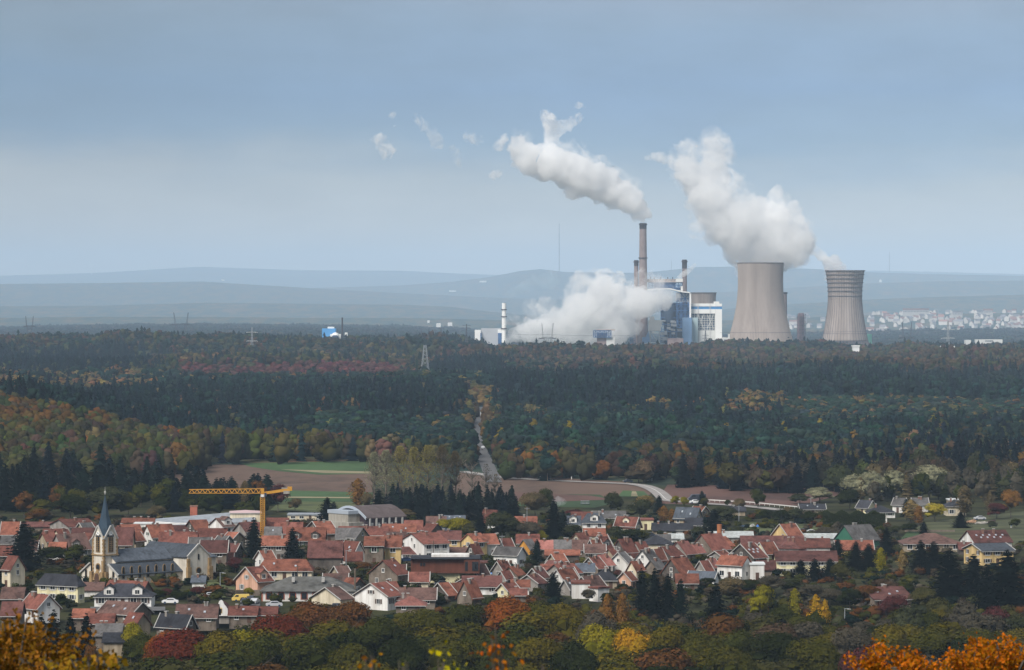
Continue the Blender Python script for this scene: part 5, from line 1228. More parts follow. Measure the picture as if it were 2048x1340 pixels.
for dx in (-1.1, 1.1): panel(arch(.8, 4.4), xc+dx, ty0, tz-10.4, 0, -1, .12).build('lancet_window', mDk, tp)
panel(arch(.55, 1.7), xc, ty0, tz-1.2, 0, -1, .12).build('lancet_window', mDk, tp)
m = MB().box(tx1, tx1+6, ny0+1.5, ny1-1.5, -1, tz-1); m.build('choir', mChW, ch)
roof_hip(6, nvW-3, 0, tr-tz, 0.4).build('choir_roof', mSl, ch, loc=(tx1+3, tw/2, tz-.8))
# ---------------------------------------------------------------- single buildings with shapes of their own
def at(px, py, rz=0, name='', label='', cat='', group=None):
    D = dist(py); return empty(name, (wx(px, D), D, 0), R(rz), label, cat, group), D/F
# sports hall: arched gable seen on the left, long side on the right
o, s = at(736, 1070, 40, 'sports_hall', 'grey concrete sports hall with a brown barrel roof behind the dark conifers', 'sports hall')
Dm = dist(1070); zr_, ze_ = wz(1014, Dm), wz(1036, Dm); W_ = 74*s/math.sin(R(40)); L_ = 76*s/math.cos(R(40)); n = 14
pr = [(W_*i/n, ze_+(zr_-ze_)*(math.sin(math.pi*(.12+.76*i/n))-.368)/.632) for i in range(n+1)]
m = MB().add([(-.8, y, z) for y, z in pr]+[(L_, y, z) for y, z in pr]+[(-.8, y, z-.4) for y, z in pr]+[(L_, y, z-.4) for y, z in pr], [(i, i+n+1, i+n+2, i+1) for i in range(n)]+[(i+2*n+2, i+2*n+3, i+3*n+4, i+3*n+3) for i in range(n)]+[(0, 2*n+2, 3*n+3, n+1), (n, 2*n+1, 4*n+3, 3*n+2)])
m.build('roof', mat('brown_sheet_roof', (.115,.09,.09), .8, .12, .1, 5, streak=.3), o)
m = MB().add([(0, y, z-.4) for y, z in pr]+[(0, y, -1) for y, z in pr], [(i, i+1, i+n+2, i+n+1) for i in range(n)]); m.box(.02, L_-.3, .25, W_-.25, -1, ze_-.1); m.build('wall', mat('dark_hall_cladding', (.035,.022,.03), .8, .2, .2), o)
m = MB().add([(-.95, y, z+.06) for y, z in pr]+[(-.95, y, z-.8) for y, z in pr]+[(-.5, y, z+.06) for y, z in pr], [(i, i+1, i+n+2, i+n+1) for i in range(n)]+[(i, i+2*n+2, i+2*n+3, i+1) for i in range(n)]); m.build('roof_edge', mat('light_fascia', (.34,.38,.43), .6, .05, .2), o)
mCc = mat('weathered_concrete', (.36,.34,.30), .95, .12, .3, 6, streak=.5)
m = MB().box(-5, -.001, W_*.24, W_*.80, 0, wz(1029, Dm)).box(-6.5, -.001, W_*.12, W_*.90, -1, wz(1045, Dm)); m.build('concrete_porch', mCc, o)
MB().box(-5.2, -.01, W_*.22, W_*.82, wz(1029, Dm)+.002, wz(1022, Dm)).build('porch_fascia', mat('light_fascia', (0,0,0)), o)
m = MB()
for k in range(6): x = L_*(k+.2)/6; m.box(x, x+.5, -.3, .24, -1, ze_-.2)
m.build('pillars', mTrim, o)
for k in range(4): MB().box(L_*(k+.45)/6, L_*(k+.85)/6, .1, .24, 1, 4).build('window', mTrim, o)
# modern brown building
o, s = at(890, 1166, 0, 'community_building', 'modern brown clad box on a cream base in the middle of the village', 'public building')
Dm = dist(1166); zb1, zt1 = wz(1146, Dm), wz(1119, Dm); mBw = mat('brown_panel_cladding', (.13,.045,.028), .8, .12, .5, 5, streak=.6)
MB().box(-50*s, 26*s, 0, 12, -1, zb1).box(30*s, 60*s, 3, 12, -1, zb1).box(26*s, 30*s, -.4, 12, -1, zb1).build('base', WL['q'], o)
MB().box(-68*s, 38*s, -1.2, 12.5, zb1+.002, zt1).box(38*s+.01, 69*s, -2.2, 12, zb1+.002, zt1+.2).build('upper_floor', mBw, o)
MB().box(-68*s-.2, 69*s+.2, -2.4, 12.8, zt1+.21, zt1+.4).build('roof', RF['k'], o)
MB().box(-28*s, 48*s, 4, 11, zt1+.41, zt1+1.1).build('roof_box', WL['w'], o)
for x0, x1, y in ((41, 45, -2.2), (55, 66, -2.2), (-49, -46, -1.2), (-43, -40, -1.2)):
    w = MB().box(x0*s-.12, x1*s+.12, y-.1, y-.001, zb1+(.7 if x0 > 0 else 2), zt1-(.5 if x0 > 0 else .9)).build('window', mat('dark_frame', (.02,.015,.015), .6, .1, 1), o)
    MB().box(x0*s, x1*s, y-.14, y-.101, zb1+(.85 if x0 > 0 else 2.1), zt1-(.65 if x0 > 0 else 1.0)).build('pane', mPane, w)
# old school hall with arched brick windows
o, s = at(604, 1203, 0, 'school_hall', 'long white hall with a mottled grey slate roof and arched brick windows', 'hall')
Dm = dist(1203); ze_ = wz(1181, Dm); zr_ = wz(1153, Dm+7)
MB().box(-80*s, 104*s, 0, 14, -1, ze_).build('wall', WL['w'], o)
roof_hip(184*s, 14, ze_, zr_, .6).build('roof', mat('mottled_slate', (.11,.11,.105), .9, .4, .25, 8, streak=.5), o, loc=(12*s, 7, 0))
for k, x in enumerate((-66, -42, -19, 4, 27)):
    w = panel([(a, h) for a, h in arch(1.9, 2.3, pointed=False)], x*s, 0, .5, 0, -1, .12).build('window', mBrick, o); panel([(-.7, .15), (.7, .15), (.7, 1.7), (-.7, 1.7)], x*s, 0, .5, 0, -1, .17).build('pane', mPane, w)
MB().box(103*s, 106*s, 3, 5, ze_-2, zr_+2.2).build('chimney', WL['n'], o)
for x in (-22, 38): MB().box(x*s, (x+6)*s, 2.6, 4.0, ze_+2.0, ze_+3.2).build('rooflight', mTrim, o)
MB().box(-81*s, -79*s, -.12, 0.3, -1, ze_-.3).build('quoins', mBrick, o)
# long blue-grey school roof and cream block beside the crane
o, s = at(400, 1066, 4, 'school', 'very long low school with a blue grey sheet roof and a white window band', 'school')
Dm = dist(1066); z0_, z1_ = wz(1046, Dm), wz(1037, Dm)
MB().box(-90*s, 108*s, 3, 22, -1, z0_-.3).build('wall', WL['w'], o)
MB().add([(-92*s, 2, z0_-1.2), (110*s, 2, z0_+.4), (110*s, 24, z1_+1.4), (-92*s, 24, z1_-1.4), (-92*s, 2, z0_-1.6), (110*s, 2, z0_), (110*s, 24, z1_+1), (-92*s, 24, z1_-1.8)], [(0,1,2,3),(7,6,5,4),(0,4,5,1),(1,5,6,2),(2,6,7,3),(3,7,4,0)]).build('roof', RF['m'], o)
for k in range(12): window(o, (50+k*4.6)*s, 2.99, z0_-2.6, .55, 1.1)
MB().box(40*s, 110*s, 1.4, 2.95, z0_-.9, z0_-.45).build('canopy', mTrim, o)
o, s = at(490, 1062, 4, 'school_wing', 'cream block with a pink hipped roof at the foot of the crane', 'school')
Dm = dist(1062); MB().box(-30*s, 32*s, 0, 12, -1, wz(1027, Dm)).build('wall', WL['c'], o)
MB().box(-32*s, 33*s, -.4, 12.4, wz(1027, Dm)+.002, wz(1026, Dm)).build('fascia', mTrim, o)
roof_hip(62*s, 12, wz(1026, Dm)+.2, wz(1022, Dm), .1).build('roof', mat('pink_sheet', (.5,.36,.36), .8, .06, .2), o, loc=(1*s, 6, 0))
o, s = at(380, 1062, 0, 'brick_stack', 'stout square red brick stack standing on the long school', 'chimney')
Dm = dist(1062); MB().box(-7*s, 7*s, 14, 16.5, -1, wz(1018, Dm)).build('shaft', mBrick, o); MB().box(-7*s-.15, 7*s+.15, 13.85, 16.65, wz(1018, Dm)+.002, wz(1017, Dm)+.2).build('cap', mChim, o)
o, s = at(1439, 1090, 0, 'brick_chimney', 'round orange brick chimney stump behind the weathered red roof', 'chimney')
Dm = dist(1090); MB().lathe([(5*s, 0), (4.8*s, wz(1051, Dm)), (5.2*s, wz(1051, Dm)+.1), (5.2*s, wz(1050, Dm)+.2), (4*s, wz(1050, Dm)+.2)], 20).build('shaft', mat('orange_brick', (.42,.16,.07), .95, .2, .5, 6, streak=.6), o)
# curved white baroque gable
o, s = at(442, 1240, 0, 'curved_gable_house', 'little chapel-like house front with a curved white gable and a yellow window', 'house')
pts = [(-17,0),(17,0),(17,5),(13,8),(13,14),(10,19),(7,22),(5,26),(4,29),(2,31),(0,32)]; pts += [(-x, z) for x, z in pts[-2:1:-1]]
panel([(x*s, z*s+1.0) for x, z in pts], 0, 0, 0, 0, -1, .5).build('front', WL['w'], o)
MB().box(-15*s, 15*s, .1, 9, -1, 13*s+1).build('wall', WL['g'], o); roof_gable(9, 30*s, 13*s+.8, 24*s+1, .2).build('roof', RF['d'], o, loc=(0, 4.6, 0), rz=R(90))
m = MB(); 
w = panel([(-2.6*s,0),(2.6*s,0),(2.6*s,10*s),(0,12*s),(-2.6*s,10*s)], 0, -.5, 5.5*s+1, 0, -1, .08).build('window', WL['y'], o); panel([(-1.5*s,1*s),(1.5*s,1*s),(1.5*s,9*s),(-1.5*s,9*s)], 0, -.5, 5.5*s+1, 0, -1, .12).build('pane', mPane, w)
panel([(-17.5*s,0),(-13*s,0),(-13*s,1.6*s),(-16*s,1.6*s)], 0, -.5, 1.4, 0, -1, .15).build('trim', WL['y'], o)
# ---------------------------------------------------------------- tower crane
o, s = at(525, 1076, 0, 'tower_crane', 'yellow tower crane with its long jib pointing left over the village', 'crane')
Dm = dist(1076); mYe = mat('crane_yellow', (.50,.25,.03), .6, .12, .5); zc_ = wz(994, Dm); w = 4.2*s; m = MB(); n = 22
for k in range(n):
    a, b = zc_*k/n, zc_*(k+1)/n
    for c0, c1 in (((-1,-1),(1,-1)), ((1,-1),(1,1)), ((1,1),(-1,1)), ((-1,1),(-1,-1))):
        m.bar((c0[0]*w, c0[1]*w, a), (c0[0]*w, c0[1]*w, b), .18); m.bar((c0[0]*w, c0[1]*w, a), (c1[0]*w, c1[1]*w, b), .12); m.bar((c0[0]*w, c0[1]*w, a), (c1[0]*w, c1[1]*w, a), .1)
m.build('mast', mYe, o)
zj = wz(986.5, Dm); m = MB(); n = 14; x1 = -147*s; x0 = 3*s; zh = 9*s
for k in range(n):
    a, b = x0+(x1-x0)*k/n, x0+(x1-x0)*(k+1)/n
    for y in (-.6, .6): m.bar((a, y, zj), (b, y, zj), .16); m.bar((a, y, zj), ((a+b)/2, 0, zj+zh*(.98-.2*k/n)), .17); m.bar(((a+b)/2, 0, zj+zh*(.98-.2*k/n)), (b, y, zj), .17)
    m.bar((a, 0, zj+zh*(1-.2*k/n)), (b, 0, zj+zh*(1-.2*(k+1)/n)), .26); m.bar((a, -.6, zj), (a, .6, zj), .14)
m.build('jib', mYe, o)
m = MB().bar((3*s, 0, zj), (58*s, 0, zj+8*s), .9).bar((0, 0, zj-1), (0, 0, zj+10*s), 1.0); m.box(50*s, 59*s, -.8, .8, zj+5*s, zj+13*s); m.build('counter_jib', mYe, o)
MB().box(42*s, 54*s, -.9, .9, zj-1*s, zj+5*s).box(38*s, 52*s, -.5, .5, zj+9*s, zj+11*s).build('counterweight', mCc, o)
MB().bar((0, 0, zj+10*s), (57*s, 0, zj+11*s), .1).bar((0, 0, zj+10*s), (-60*s, 0, zj+8*s), .1).build('tie', mDkG, o)
MB().box(-3.5*s, 3.5*s, -1.2, .6, zc_+.02, zj-.4).build('cab', WL['w'], o); MB().box(4*s, 8*s, -.9, .6, zc_+.2, zc_+1.4).build('winch', mDkG, o)
# ---------------------------------------------------------------- village and foreground trees
C_ = PAL; C_.update(popl=(.24,.20,.06), black=(.008,.014,.012), dkc=(.013,.026,.02), gold=(.36,.19,.01), rust=(.19,.055,.01), rust2=(.11,.045,.014), ygreen=(.19,.16,.01), crimson=(.11,.022,.012), olv=(.10,.078,.008), olv2=(.060,.056,.008), leaf=(.042,.046,.008), grn2=(.027,.034,.008), fire=(.42,.13,.012), willow=(.24,.23,.14), bare=(.10,.085,.06), ylw=(.33,.26,.03))
C_ = {k: tuple(c*(.95 if k in ('gold','ygreen','orange','ylw','tan','popl','willow','fire','olv','olv2','leaf','rust','crimson','rust2') else .72) for c in v) for k, v in C_.items()}
TREES = '''C 48 1142 96 84 black big almost black conifer at the left edge of the village
C 507 1128 90 48 black tall dark conifer below the crane
C 585 1122 66 40 black dark conifer left of the big dark red barn roof
C 757 1052 72 50 black large dark conifer in front of the sports hall
C 654 1046 50 46 black dark conifer left of the sports hall
C 668 1044 40 30 dkc smaller dark conifer touching the sports hall porch
C 960 1078 56 40 black dark conifer between the yellow bushes and the olive tree
C 850 1054 28 16 dkc slim little spruce beside the far brown roof
C 1108 1082 82 48 black tall dark conifer by the bonfire smoke
C 1126 1074 52 40 dkc second dark conifer right beside the tall one by the smoke
C 1074 1130 50 34 dkc blue dark conifer in front of the ochre gable
C 1106 1200 54 42 black dark conifer in front of the grey skylight roof
C 1284 1232 92 46 black left one of the tall dark conifers below the terraces
C 1310 1236 96 50 black tallest of the tall dark conifers below the terraces
C 1336 1236 86 50 black third of the tall dark conifers below the terraces
C 1362 1238 78 46 dkc right one of the tall dark conifers below the terraces
C 1432 1262 92 78 black broad black conifer standing alone right of the tall group
C 1428 1080 60 62 black wide dark conifer behind the brick cylinder
C 1773 1112 56 42 black dark conifer right of the green hall
C 1676 1116 38 34 dkc small cedar in front of the orange red roof
C 1712 1140 56 44 black left dark conifer beside the works
C 1738 1142 54 44 black right dark conifer beside the works
C 1602 1160 40 44 black left dark conifer in front of the yellow works wall
C 1630 1162 44 44 black middle dark conifer in front of the yellow works wall
C 1660 1160 42 44 dkc right dark conifer in front of the yellow works wall
C 1842 1146 64 50 black dark conifer in front of the old farmhouse
C 1868 1150 66 54 black spiky dark conifer right of the old farmhouse
C 1900 1206 106 96 black huge black conifer below the yellow hall
C 1948 1196 86 70 black black conifer at the corner of the yellow hall
C 2016 1220 116 110 black huge black conifer filling the right edge
C 1975 1232 100 76 black black conifer left of the huge one at the right edge
C 16 1168 52 60 dkc dark blue conifer in front of the cream house at the left edge
C 82 1300 68 50 black left black conifer above the orange leaves
C 106 1308 84 64 black second black conifer above the orange leaves
C 140 1310 78 62 black third black conifer above the orange leaves
C 172 1308 78 56 black rightmost black conifer beside the grey roof
C 352 1194 26 22 dkc small cone shaped conifer beside the transept
B 333 1198 22 30 wine purple bush beside the transept
B 395 1196 24 34 wine wine red bush right of the church
B 1236 1160 22 20 red small bright red maple in the terraces
C 1404 1012 30 22 dkc dark spruce at the bend of the country road
C 1318 1030 38 34 dkc dark spruce left of the orange birch
B 1280 1044 50 60 olive2 dark green tree group left of the orange birch
L 1328 1046 34 28 orange orange birch in front of the dark spruces
L 1344 1048 30 26 orange second orange birch beside the slate house
B 1292 1028 40 42 tan golden brown tree between the fields and the yellow house
B 1228 1034 54 40 olive2 grey green round tree at the field edge
B 1350 1012 22 20 ygreen left round yellow green tree by the main road
B 1369 1014 22 22 ygreen middle round yellow green tree by the main road
B 1409 1018 24 20 olive right round yellow green tree by the main road
B 1455 1014 16 14 olive2 little round tree by the main road
B 1516 1016 42 36 leaf dark oval tree on the main road
B 1480 1030 36 30 tan2 pale brown tree behind the garden hedges
B 1448 1046 36 50 olive2 bushy green tree behind the garden hedges
B 1560 1050 34 44 grn2 dark hedge tree in the gardens
B 1590 1048 34 46 olive2 bush behind the parked tarpaulin
B 1530 1046 28 40 grn2 dark bush left of the garden hedges
B 1620 1052 32 40 grn2 dark bush right of the garden hedges
B 1576 1036 24 30 tan2 tan bush among the garden hedges
B 1566 1074 28 44 bare brown bush in front of the works gable
B 1474 1080 30 44 olive2 green bush beside the brick cylinder
B 1650 1076 24 50 bare flat brown bush on the works meadow
B 890 1072 36 44 ygreen yellow green bush behind the school row
B 916 1076 44 50 ygreen bright yellow green tree behind the school row
B 940 1078 34 40 olive olive bush beside the dark village conifer
B 1004 1088 70 72 olive2 big round olive tree in the upper village
B 1030 1084 46 40 leaf dark green tree beside the big olive tree
B 1058 1090 50 60 bare bare brown bush right of the big olive tree
B 1078 1090 32 36 ygreen light green bush in front of the bare brown bush
B 1144 1082 36 46 olive2 brownish green tree under the small slate house
B 1070 1040 60 60 tan2 pale yellow brown tree above the orange roof
B 1092 1036 64 34 leaf dark oval tree right of the pale yellow brown one
B 1150 1038 20 40 wine reddish brown hedge behind the bonfire
B 1230 1080 30 40 olive2 autumn bush below the cream house with the gable
B 1262 1096 40 70 grn2 dark garden bushes left of the dark pyramid roof
B 1398 1076 24 40 olive2 bush right of the low white house
B 590 1024 30 34 tan2 brown round bush at the green field
B 556 1024 60 44 wine dark reddish tree right of the crane
L 490 1022 60 26 tan2 pale columnar poplar behind the school
L 470 1010 44 22 tan2 thin pale poplar left of the columnar one
B 312 1048 40 42 tan2 golden brown tree behind the white annex
B 215 1034 64 90 olive2 big rounded dark tree behind the spire
B 140 1040 56 80 grn2 dark rounded tree left of the spire
B 75 1050 36 60 rust2 dull brown trees behind the dull red roof
B 95 1048 28 40 bare brown bush beneath the dark wood
L 716 1018 60 42 orange golden larch at the edge of the green field
B 735 1024 40 30 tan2 thin golden tree beside the larch
B 812 1040 24 40 tan2 low brown tree behind the sports hall
L 1805 1150 50 26 tan slim yellow birch beside the green hall
B 1806 1130 18 22 gold small golden bush on the right
L 1762 1150 54 28 ygreen drooping yellow green birch in front of the right conifers
B 1682 1170 46 44 olive olive tree at the right end of the yellow works wall
L 1822 1046 46 40 tan golden birch below the white villas
L 1838 1052 40 26 orange slender orange birch below the white villas
B 1870 1044 40 50 ylw bright yellow tree between the right villas
C 1812 1034 36 22 dkc dark spruce between the white villas
L 1930 1034 62 44 tan2 tall pale birch beside the cream villa
L 1980 1034 50 24 tan2 slender birch right of the cream villa
B 2022 1036 60 50 orange orange red tree at the right edge
B 1994 1038 34 48 wine dark purple bush at the right edge
C 1922 1056 32 36 black little dark pine on the meadow
C 1848 1068 24 24 black small black spruce on the meadow edge
B 1820 1066 20 40 grn2 dark clipped bushes at the meadow
B 1790 1072 22 30 olive2 low bush below the cypress hedge
B 1986 1058 14 20 olive2 small bush on the right meadow
B 2030 1056 20 26 leaf dark bush at the right edge of the meadow
B 1700 1020 44 56 grn2 dark round tree behind the cypress hedge
L 1590 1238 60 30 ygreen bright yellow green poplar in the right gardens
B 1524 1236 72 56 ygreen big yellow green tree in the right gardens
L 1632 1250 60 36 gold golden birch beside the garden lamp
L 1650 1256 56 26 gold second golden birch beside the garden lamp
C 1640 1252 30 18 black tiny dark spruce between the golden birches
B 1465 1210 60 70 tan2 hazy brown tree below the white house
B 1500 1192 34 60 grn2 dark evergreen bush below the white house
B 1540 1192 44 60 bare greyish tree under the yellow works wall
B 1580 1190 36 70 olive2 dull olive bushes right of the greyish tree
B 1620 1206 40 66 bare brown bushes in front of the works conifers
B 1660 1208 34 50 bare brown bush left of the isolated red roof
B 1700 1214 40 50 grn2 dark green bush under the isolated red roof
B 1735 1212 44 70 rust2 rusty brown tree covering the isolated red roof
B 1770 1186 30 60 russet russet bush behind the isolated red roof
B 1790 1238 50 76 wine dark wine coloured shrub below the isolated red roof
B 1850 1220 50 60 olive olive shrub right of the isolated red roof
B 1880 1250 60 80 olive large olive shrub in the right gardens
B 1930 1254 54 80 bare brown shrub in the right gardens
B 1990 1262 54 70 wine dim purple shrubs under the black conifers
B 1830 1262 60 90 olive2 wide olive tree right of the wine shrub
B 2030 1276 50 80 olive2 olive shrub at the right edge
B 620 1184 30 40 grn2 dark garden bush behind the old school hall
B 712 1168 28 36 olive2 garden bush beside the square brick chimney
B 700 1150 26 40 grn2 dark hedge in front of the pale yellow annex
B 722 1146 24 40 rust2 rusty hedge below the white gable
B 800 1184 24 34 grn2 dark bush right of the brown stone gable
B 866 1170 26 34 olive2 autumn bush left of the cream base
B 960 1152 22 34 grn2 bush between brown building and white villa
B 985 1142 24 34 grn2 dark bush below the white villa
B 1062 1138 20 30 grn2 dark shrub under the blue conifer
B 1080 1150 16 34 olive2 low olive shrub above the long grey wall
B 410 1148 28 30 tan2 yellowish garden tree right of the church
B 430 1152 22 30 olive2 green garden bush right of the church
B 470 1146 34 36 wine purple tree behind the peach gable
B 490 1140 26 40 olive2 olive bush behind the peach gable
B 498 1196 22 22 ygreen yellow green bush beside the peach gable
B 440 1198 20 36 grn2 low hedge in the church garden
B 318 1202 18 44 grn2 clipped hedge below the nave
B 104 1130 40 66 grn2 dark bushes beside the big black conifer
B 150 1132 46 50 leaf dark trees left of the church tower
B 108 1160 26 60 olive2 olive shrubs left of the church
B 56 1190 26 30 grn2 dark bush beside the pale yellow house
B 120 1218 34 30 grn2 dark climbing bush on the pale yellow house
B 140 1216 20 34 olive2 low bush in front of the pale yellow house
B 266 1290 54 50 ygreen yellow green tree beside the faded red roof
B 180 1330 50 44 rust2 brown bush below the black conifers
B 1290 1200 20 30 olive2 bush under the peach gable
B 1246 1190 24 34 grn2 dark bush below the dark pyramid roof
B 1216 1206 22 30 grn2 dark round bush beside the white flats
B 1414 1176 20 40 grn2 hedge below the low slate roof
C 1461 1158 28 16 dkc small cypress beside the white house with the wide window
B 1176 1206 30 30 bare bare tree in front of the plain white block'''
def ptree(k, px, py, hpx, wpx, col, label, q=1, name=None, group=None):
    D = dist(py) if py < 1262 else 900-(py-1262)*1.3
    # on the wooded slope below the village the ground is lower: keep the top of the tree where it is seen
    g = hz(wx(px, D), D); zt = wz(py-hpx, D); h = max(zt-g, 3.0); w = wpx*D/F*(1.25 if k == 'C' and q == 1 else 1)
    return tree(k, wx(px, D), D, g, w*1.12, h*1.03, col, q, label, 'tree' if hpx > 28 else 'bush', group, name or (None if hpx > 28 else 'garden_bush'))
for ln in TREES.split('\n'):
    q = ln.split(' ', 6); ptree(q[0], float(q[1]), float(q[2]), float(q[3]), float(q[4]), C_[q[5]], q[6], group='trees of the village')
# bare poplar / willow group behind the village
def bare_tree(px, py, hpx, wpx, col, label, dens=900, seed=0):
    D = dist(py); s = D/F; H = hpx*s; W = wpx*s; rg = np.random.default_rng(seed+50)
    r = empty('bare_tree', (wx(px, D), D, 0), 0, label, 'tree', 'bare trees behind the village')
    n = dens; an = rg.random(n)*6.283; h = .34+.66*rg.random(n)**.5; rad = .5*np.sin(np.clip((h-.12)/.92, 0, 1)*math.pi)**.7*rg.random(n)**.4*(.8+.25*np.sin(an*4+h*11))
    c = np.stack([rad*np.cos(an), rad*np.sin(an), h], 1); nr = rg.normal(size=(n, 3)); nr /= np.linalg.norm(nr, axis=1)[:, None]
    V, T = leaf_faces(c, nr, .16, rg, (W, W, H)); me = np_mesh('crown', V, T, {'Var': ('FLOAT', np.repeat(.7+.6*rg.random(n), 4))}); me.materials.append(FOL_OBJ)
    link('crown', me, r).color = (*col, 1)
    link('trunk', trunk_mesh('trunk', (W, W, H), seed+9, .55, bare=26, top=.9), r, mat('pale_bark', (.15,.125,.10), .95, .3, 1.5))
for i, (px, py, h, w, c, lab) in enumerate((
    (748,1022,118,46,'willow','leftmost tall bare poplar with a thin yellow green top'), (772,1026,126,50,'willow','second tall bare poplar from the left'), (800,1026,134,52,'popl','third tall bare poplar with a yellowish crown'), (828,1028,134,50,'popl','fourth tall bare poplar with forked branches'),
    (856,1028,138,54,'popl','fifth tall bare poplar, the fullest of the group'), (884,1028,136,50,'tan2','sixth tall bare poplar, brownish at the top'), (910,1026,124,44,'tan2','rightmost tall bare poplar of the dense group'),
    (945,1018,100,36,'bare','leaning bare tree in front of the straight road'), (972,1014,86,34,'bare','thin bare tree right of the straight road'), (992,1014,66,26,'tan2','small bare tree right of the straight road'))):
    bare_tree(px, py, h, w, C_[c], lab, 2600 if i < 7 else 260, i)
BACK = []
for i in range(70):   # dark conifer belt under the poplars and behind the left village
    u = rh_.random()
    px, py, h, w, c = (rh_.uniform(770,1040), rh_.uniform(1026,1044), rh_.uniform(42,66), rh_.uniform(22,32), rh_.choice(('dkc','dk','black')))
    ptree('C', px, py, h, w, C_[c], 'dark spruce in the belt below the bare poplars', 0, group='dark spruces below the bare poplars')
for i in range(85):
    px = rh_.uniform(-30, 540); t_ = rh_.random(); py = 1026-t_*52; h = rh_.uniform(46, 76)*(1.25 if px < 230 else .85); 
    if px > 400 and py < 1000: py = 1005+rh_.random()*18
    ptree('C', px, py, h, rh_.uniform(32, 48), C_[rh_.choice(('dkc','dk','black','black'))], 'black spruce in the dark wood left of the village', 0, group='black spruces behind the left end of the village')
for i in range(34):
    px = rh_.uniform(20, 520); ptree('B', px, rh_.uniform(1006, 1036), rh_.uniform(30, 56), rh_.uniform(34, 52), C_[rh_.choice(('grn2','olv2','rust2','leaf'))], 'dim brownish tree in the wood left of the village', 0, group='dim trees behind the left end of the village')
# grey willows and dark wood edge on the right
for px, py, h, w, c, lab in ((1712,1008,64,74,'willow','leftmost pale grey willow, round and low'), (1745,1004,66,66,'willow','second pale grey willow from the left'), (1786,1002,66,66,'willow','third pale grey willow, standing by itself'), (1858,1000,74,84,'willow','big pale grey willow behind the white villas'), (1832,1000,70,60,'bare','brownish willow between the two grey ones'),
    (1640,1006,34,64,'willow','low rounded grey green bush at the reddish field'), (1600,1008,22,44,'olive2','low flat bush at the reddish field'), (1560,968,60,90,'bare','dark brown thicket at the reddish field'), (1620,975,62,110,'bare','large dark brown thicket behind the low grey bush'), (1500,962,52,80,'leaf','dark green thicket above the reddish field'), (1440,958,50,80,'olive2','rounded dark tree at the left of the reddish field'), (1385,950,44,70,'olive2','rounded tree at the bend of the country road')):
    ptree('B', px, py, h, w, C_[c], lab, 1, group='willows and thickets at the wood edge')
for i in range(60):
    px = rh_.uniform(1700, 2080); py = rh_.uniform(985, 1012); ptree(rh_.choice('CBBL'), px, py, rh_.uniform(44, 74), rh_.uniform(26, 44), C_[rh_.choice(('dkc','leaf','olive2','bare','tan2','grn2'))], 'dim tree in the wood edge behind the right villas', 0, group='dim trees behind the right villas')
# cypress hedge
D = dist(1056); m = empty('hedge', (wx(1708, D), D, 0), 0, 'long dark clipped cypress hedge with a wavy top on the right', 'hedge')
rg = np.random.default_rng(4); n = 5200; s = D/F; c = np.stack([rg.uniform(-62, 62, n)*s, rg.normal(0, 1.4, n), rg.random(n)**.6*wz(1021, D)], 1); c[:, 2] *= .9+.1*np.sin(c[:, 0]*1.1)
c[:, 1] = -1.6+np.abs(rg.normal(0, 1.0, n))*1.2; nr = np.stack([rg.normal(0, .4, n), -np.ones(n), rg.random(n)*.8], 1); nr /= np.linalg.norm(nr, axis=1)[:, None]
V, T = leaf_faces(c, nr, .26, rg, (1,1,1)); me = np_mesh('foliage', V, T, {'Var': ('FLOAT', np.repeat(.7+.6*rg.random(n), 4))}); me.materials.append(FOL_OBJ); link('foliage', me, m).color = (*C_['grn2'], 1)
MB().box(-61*s, 61*s, -.6, .9, 0, wz(1030, D)).build('stems', MTR, m)
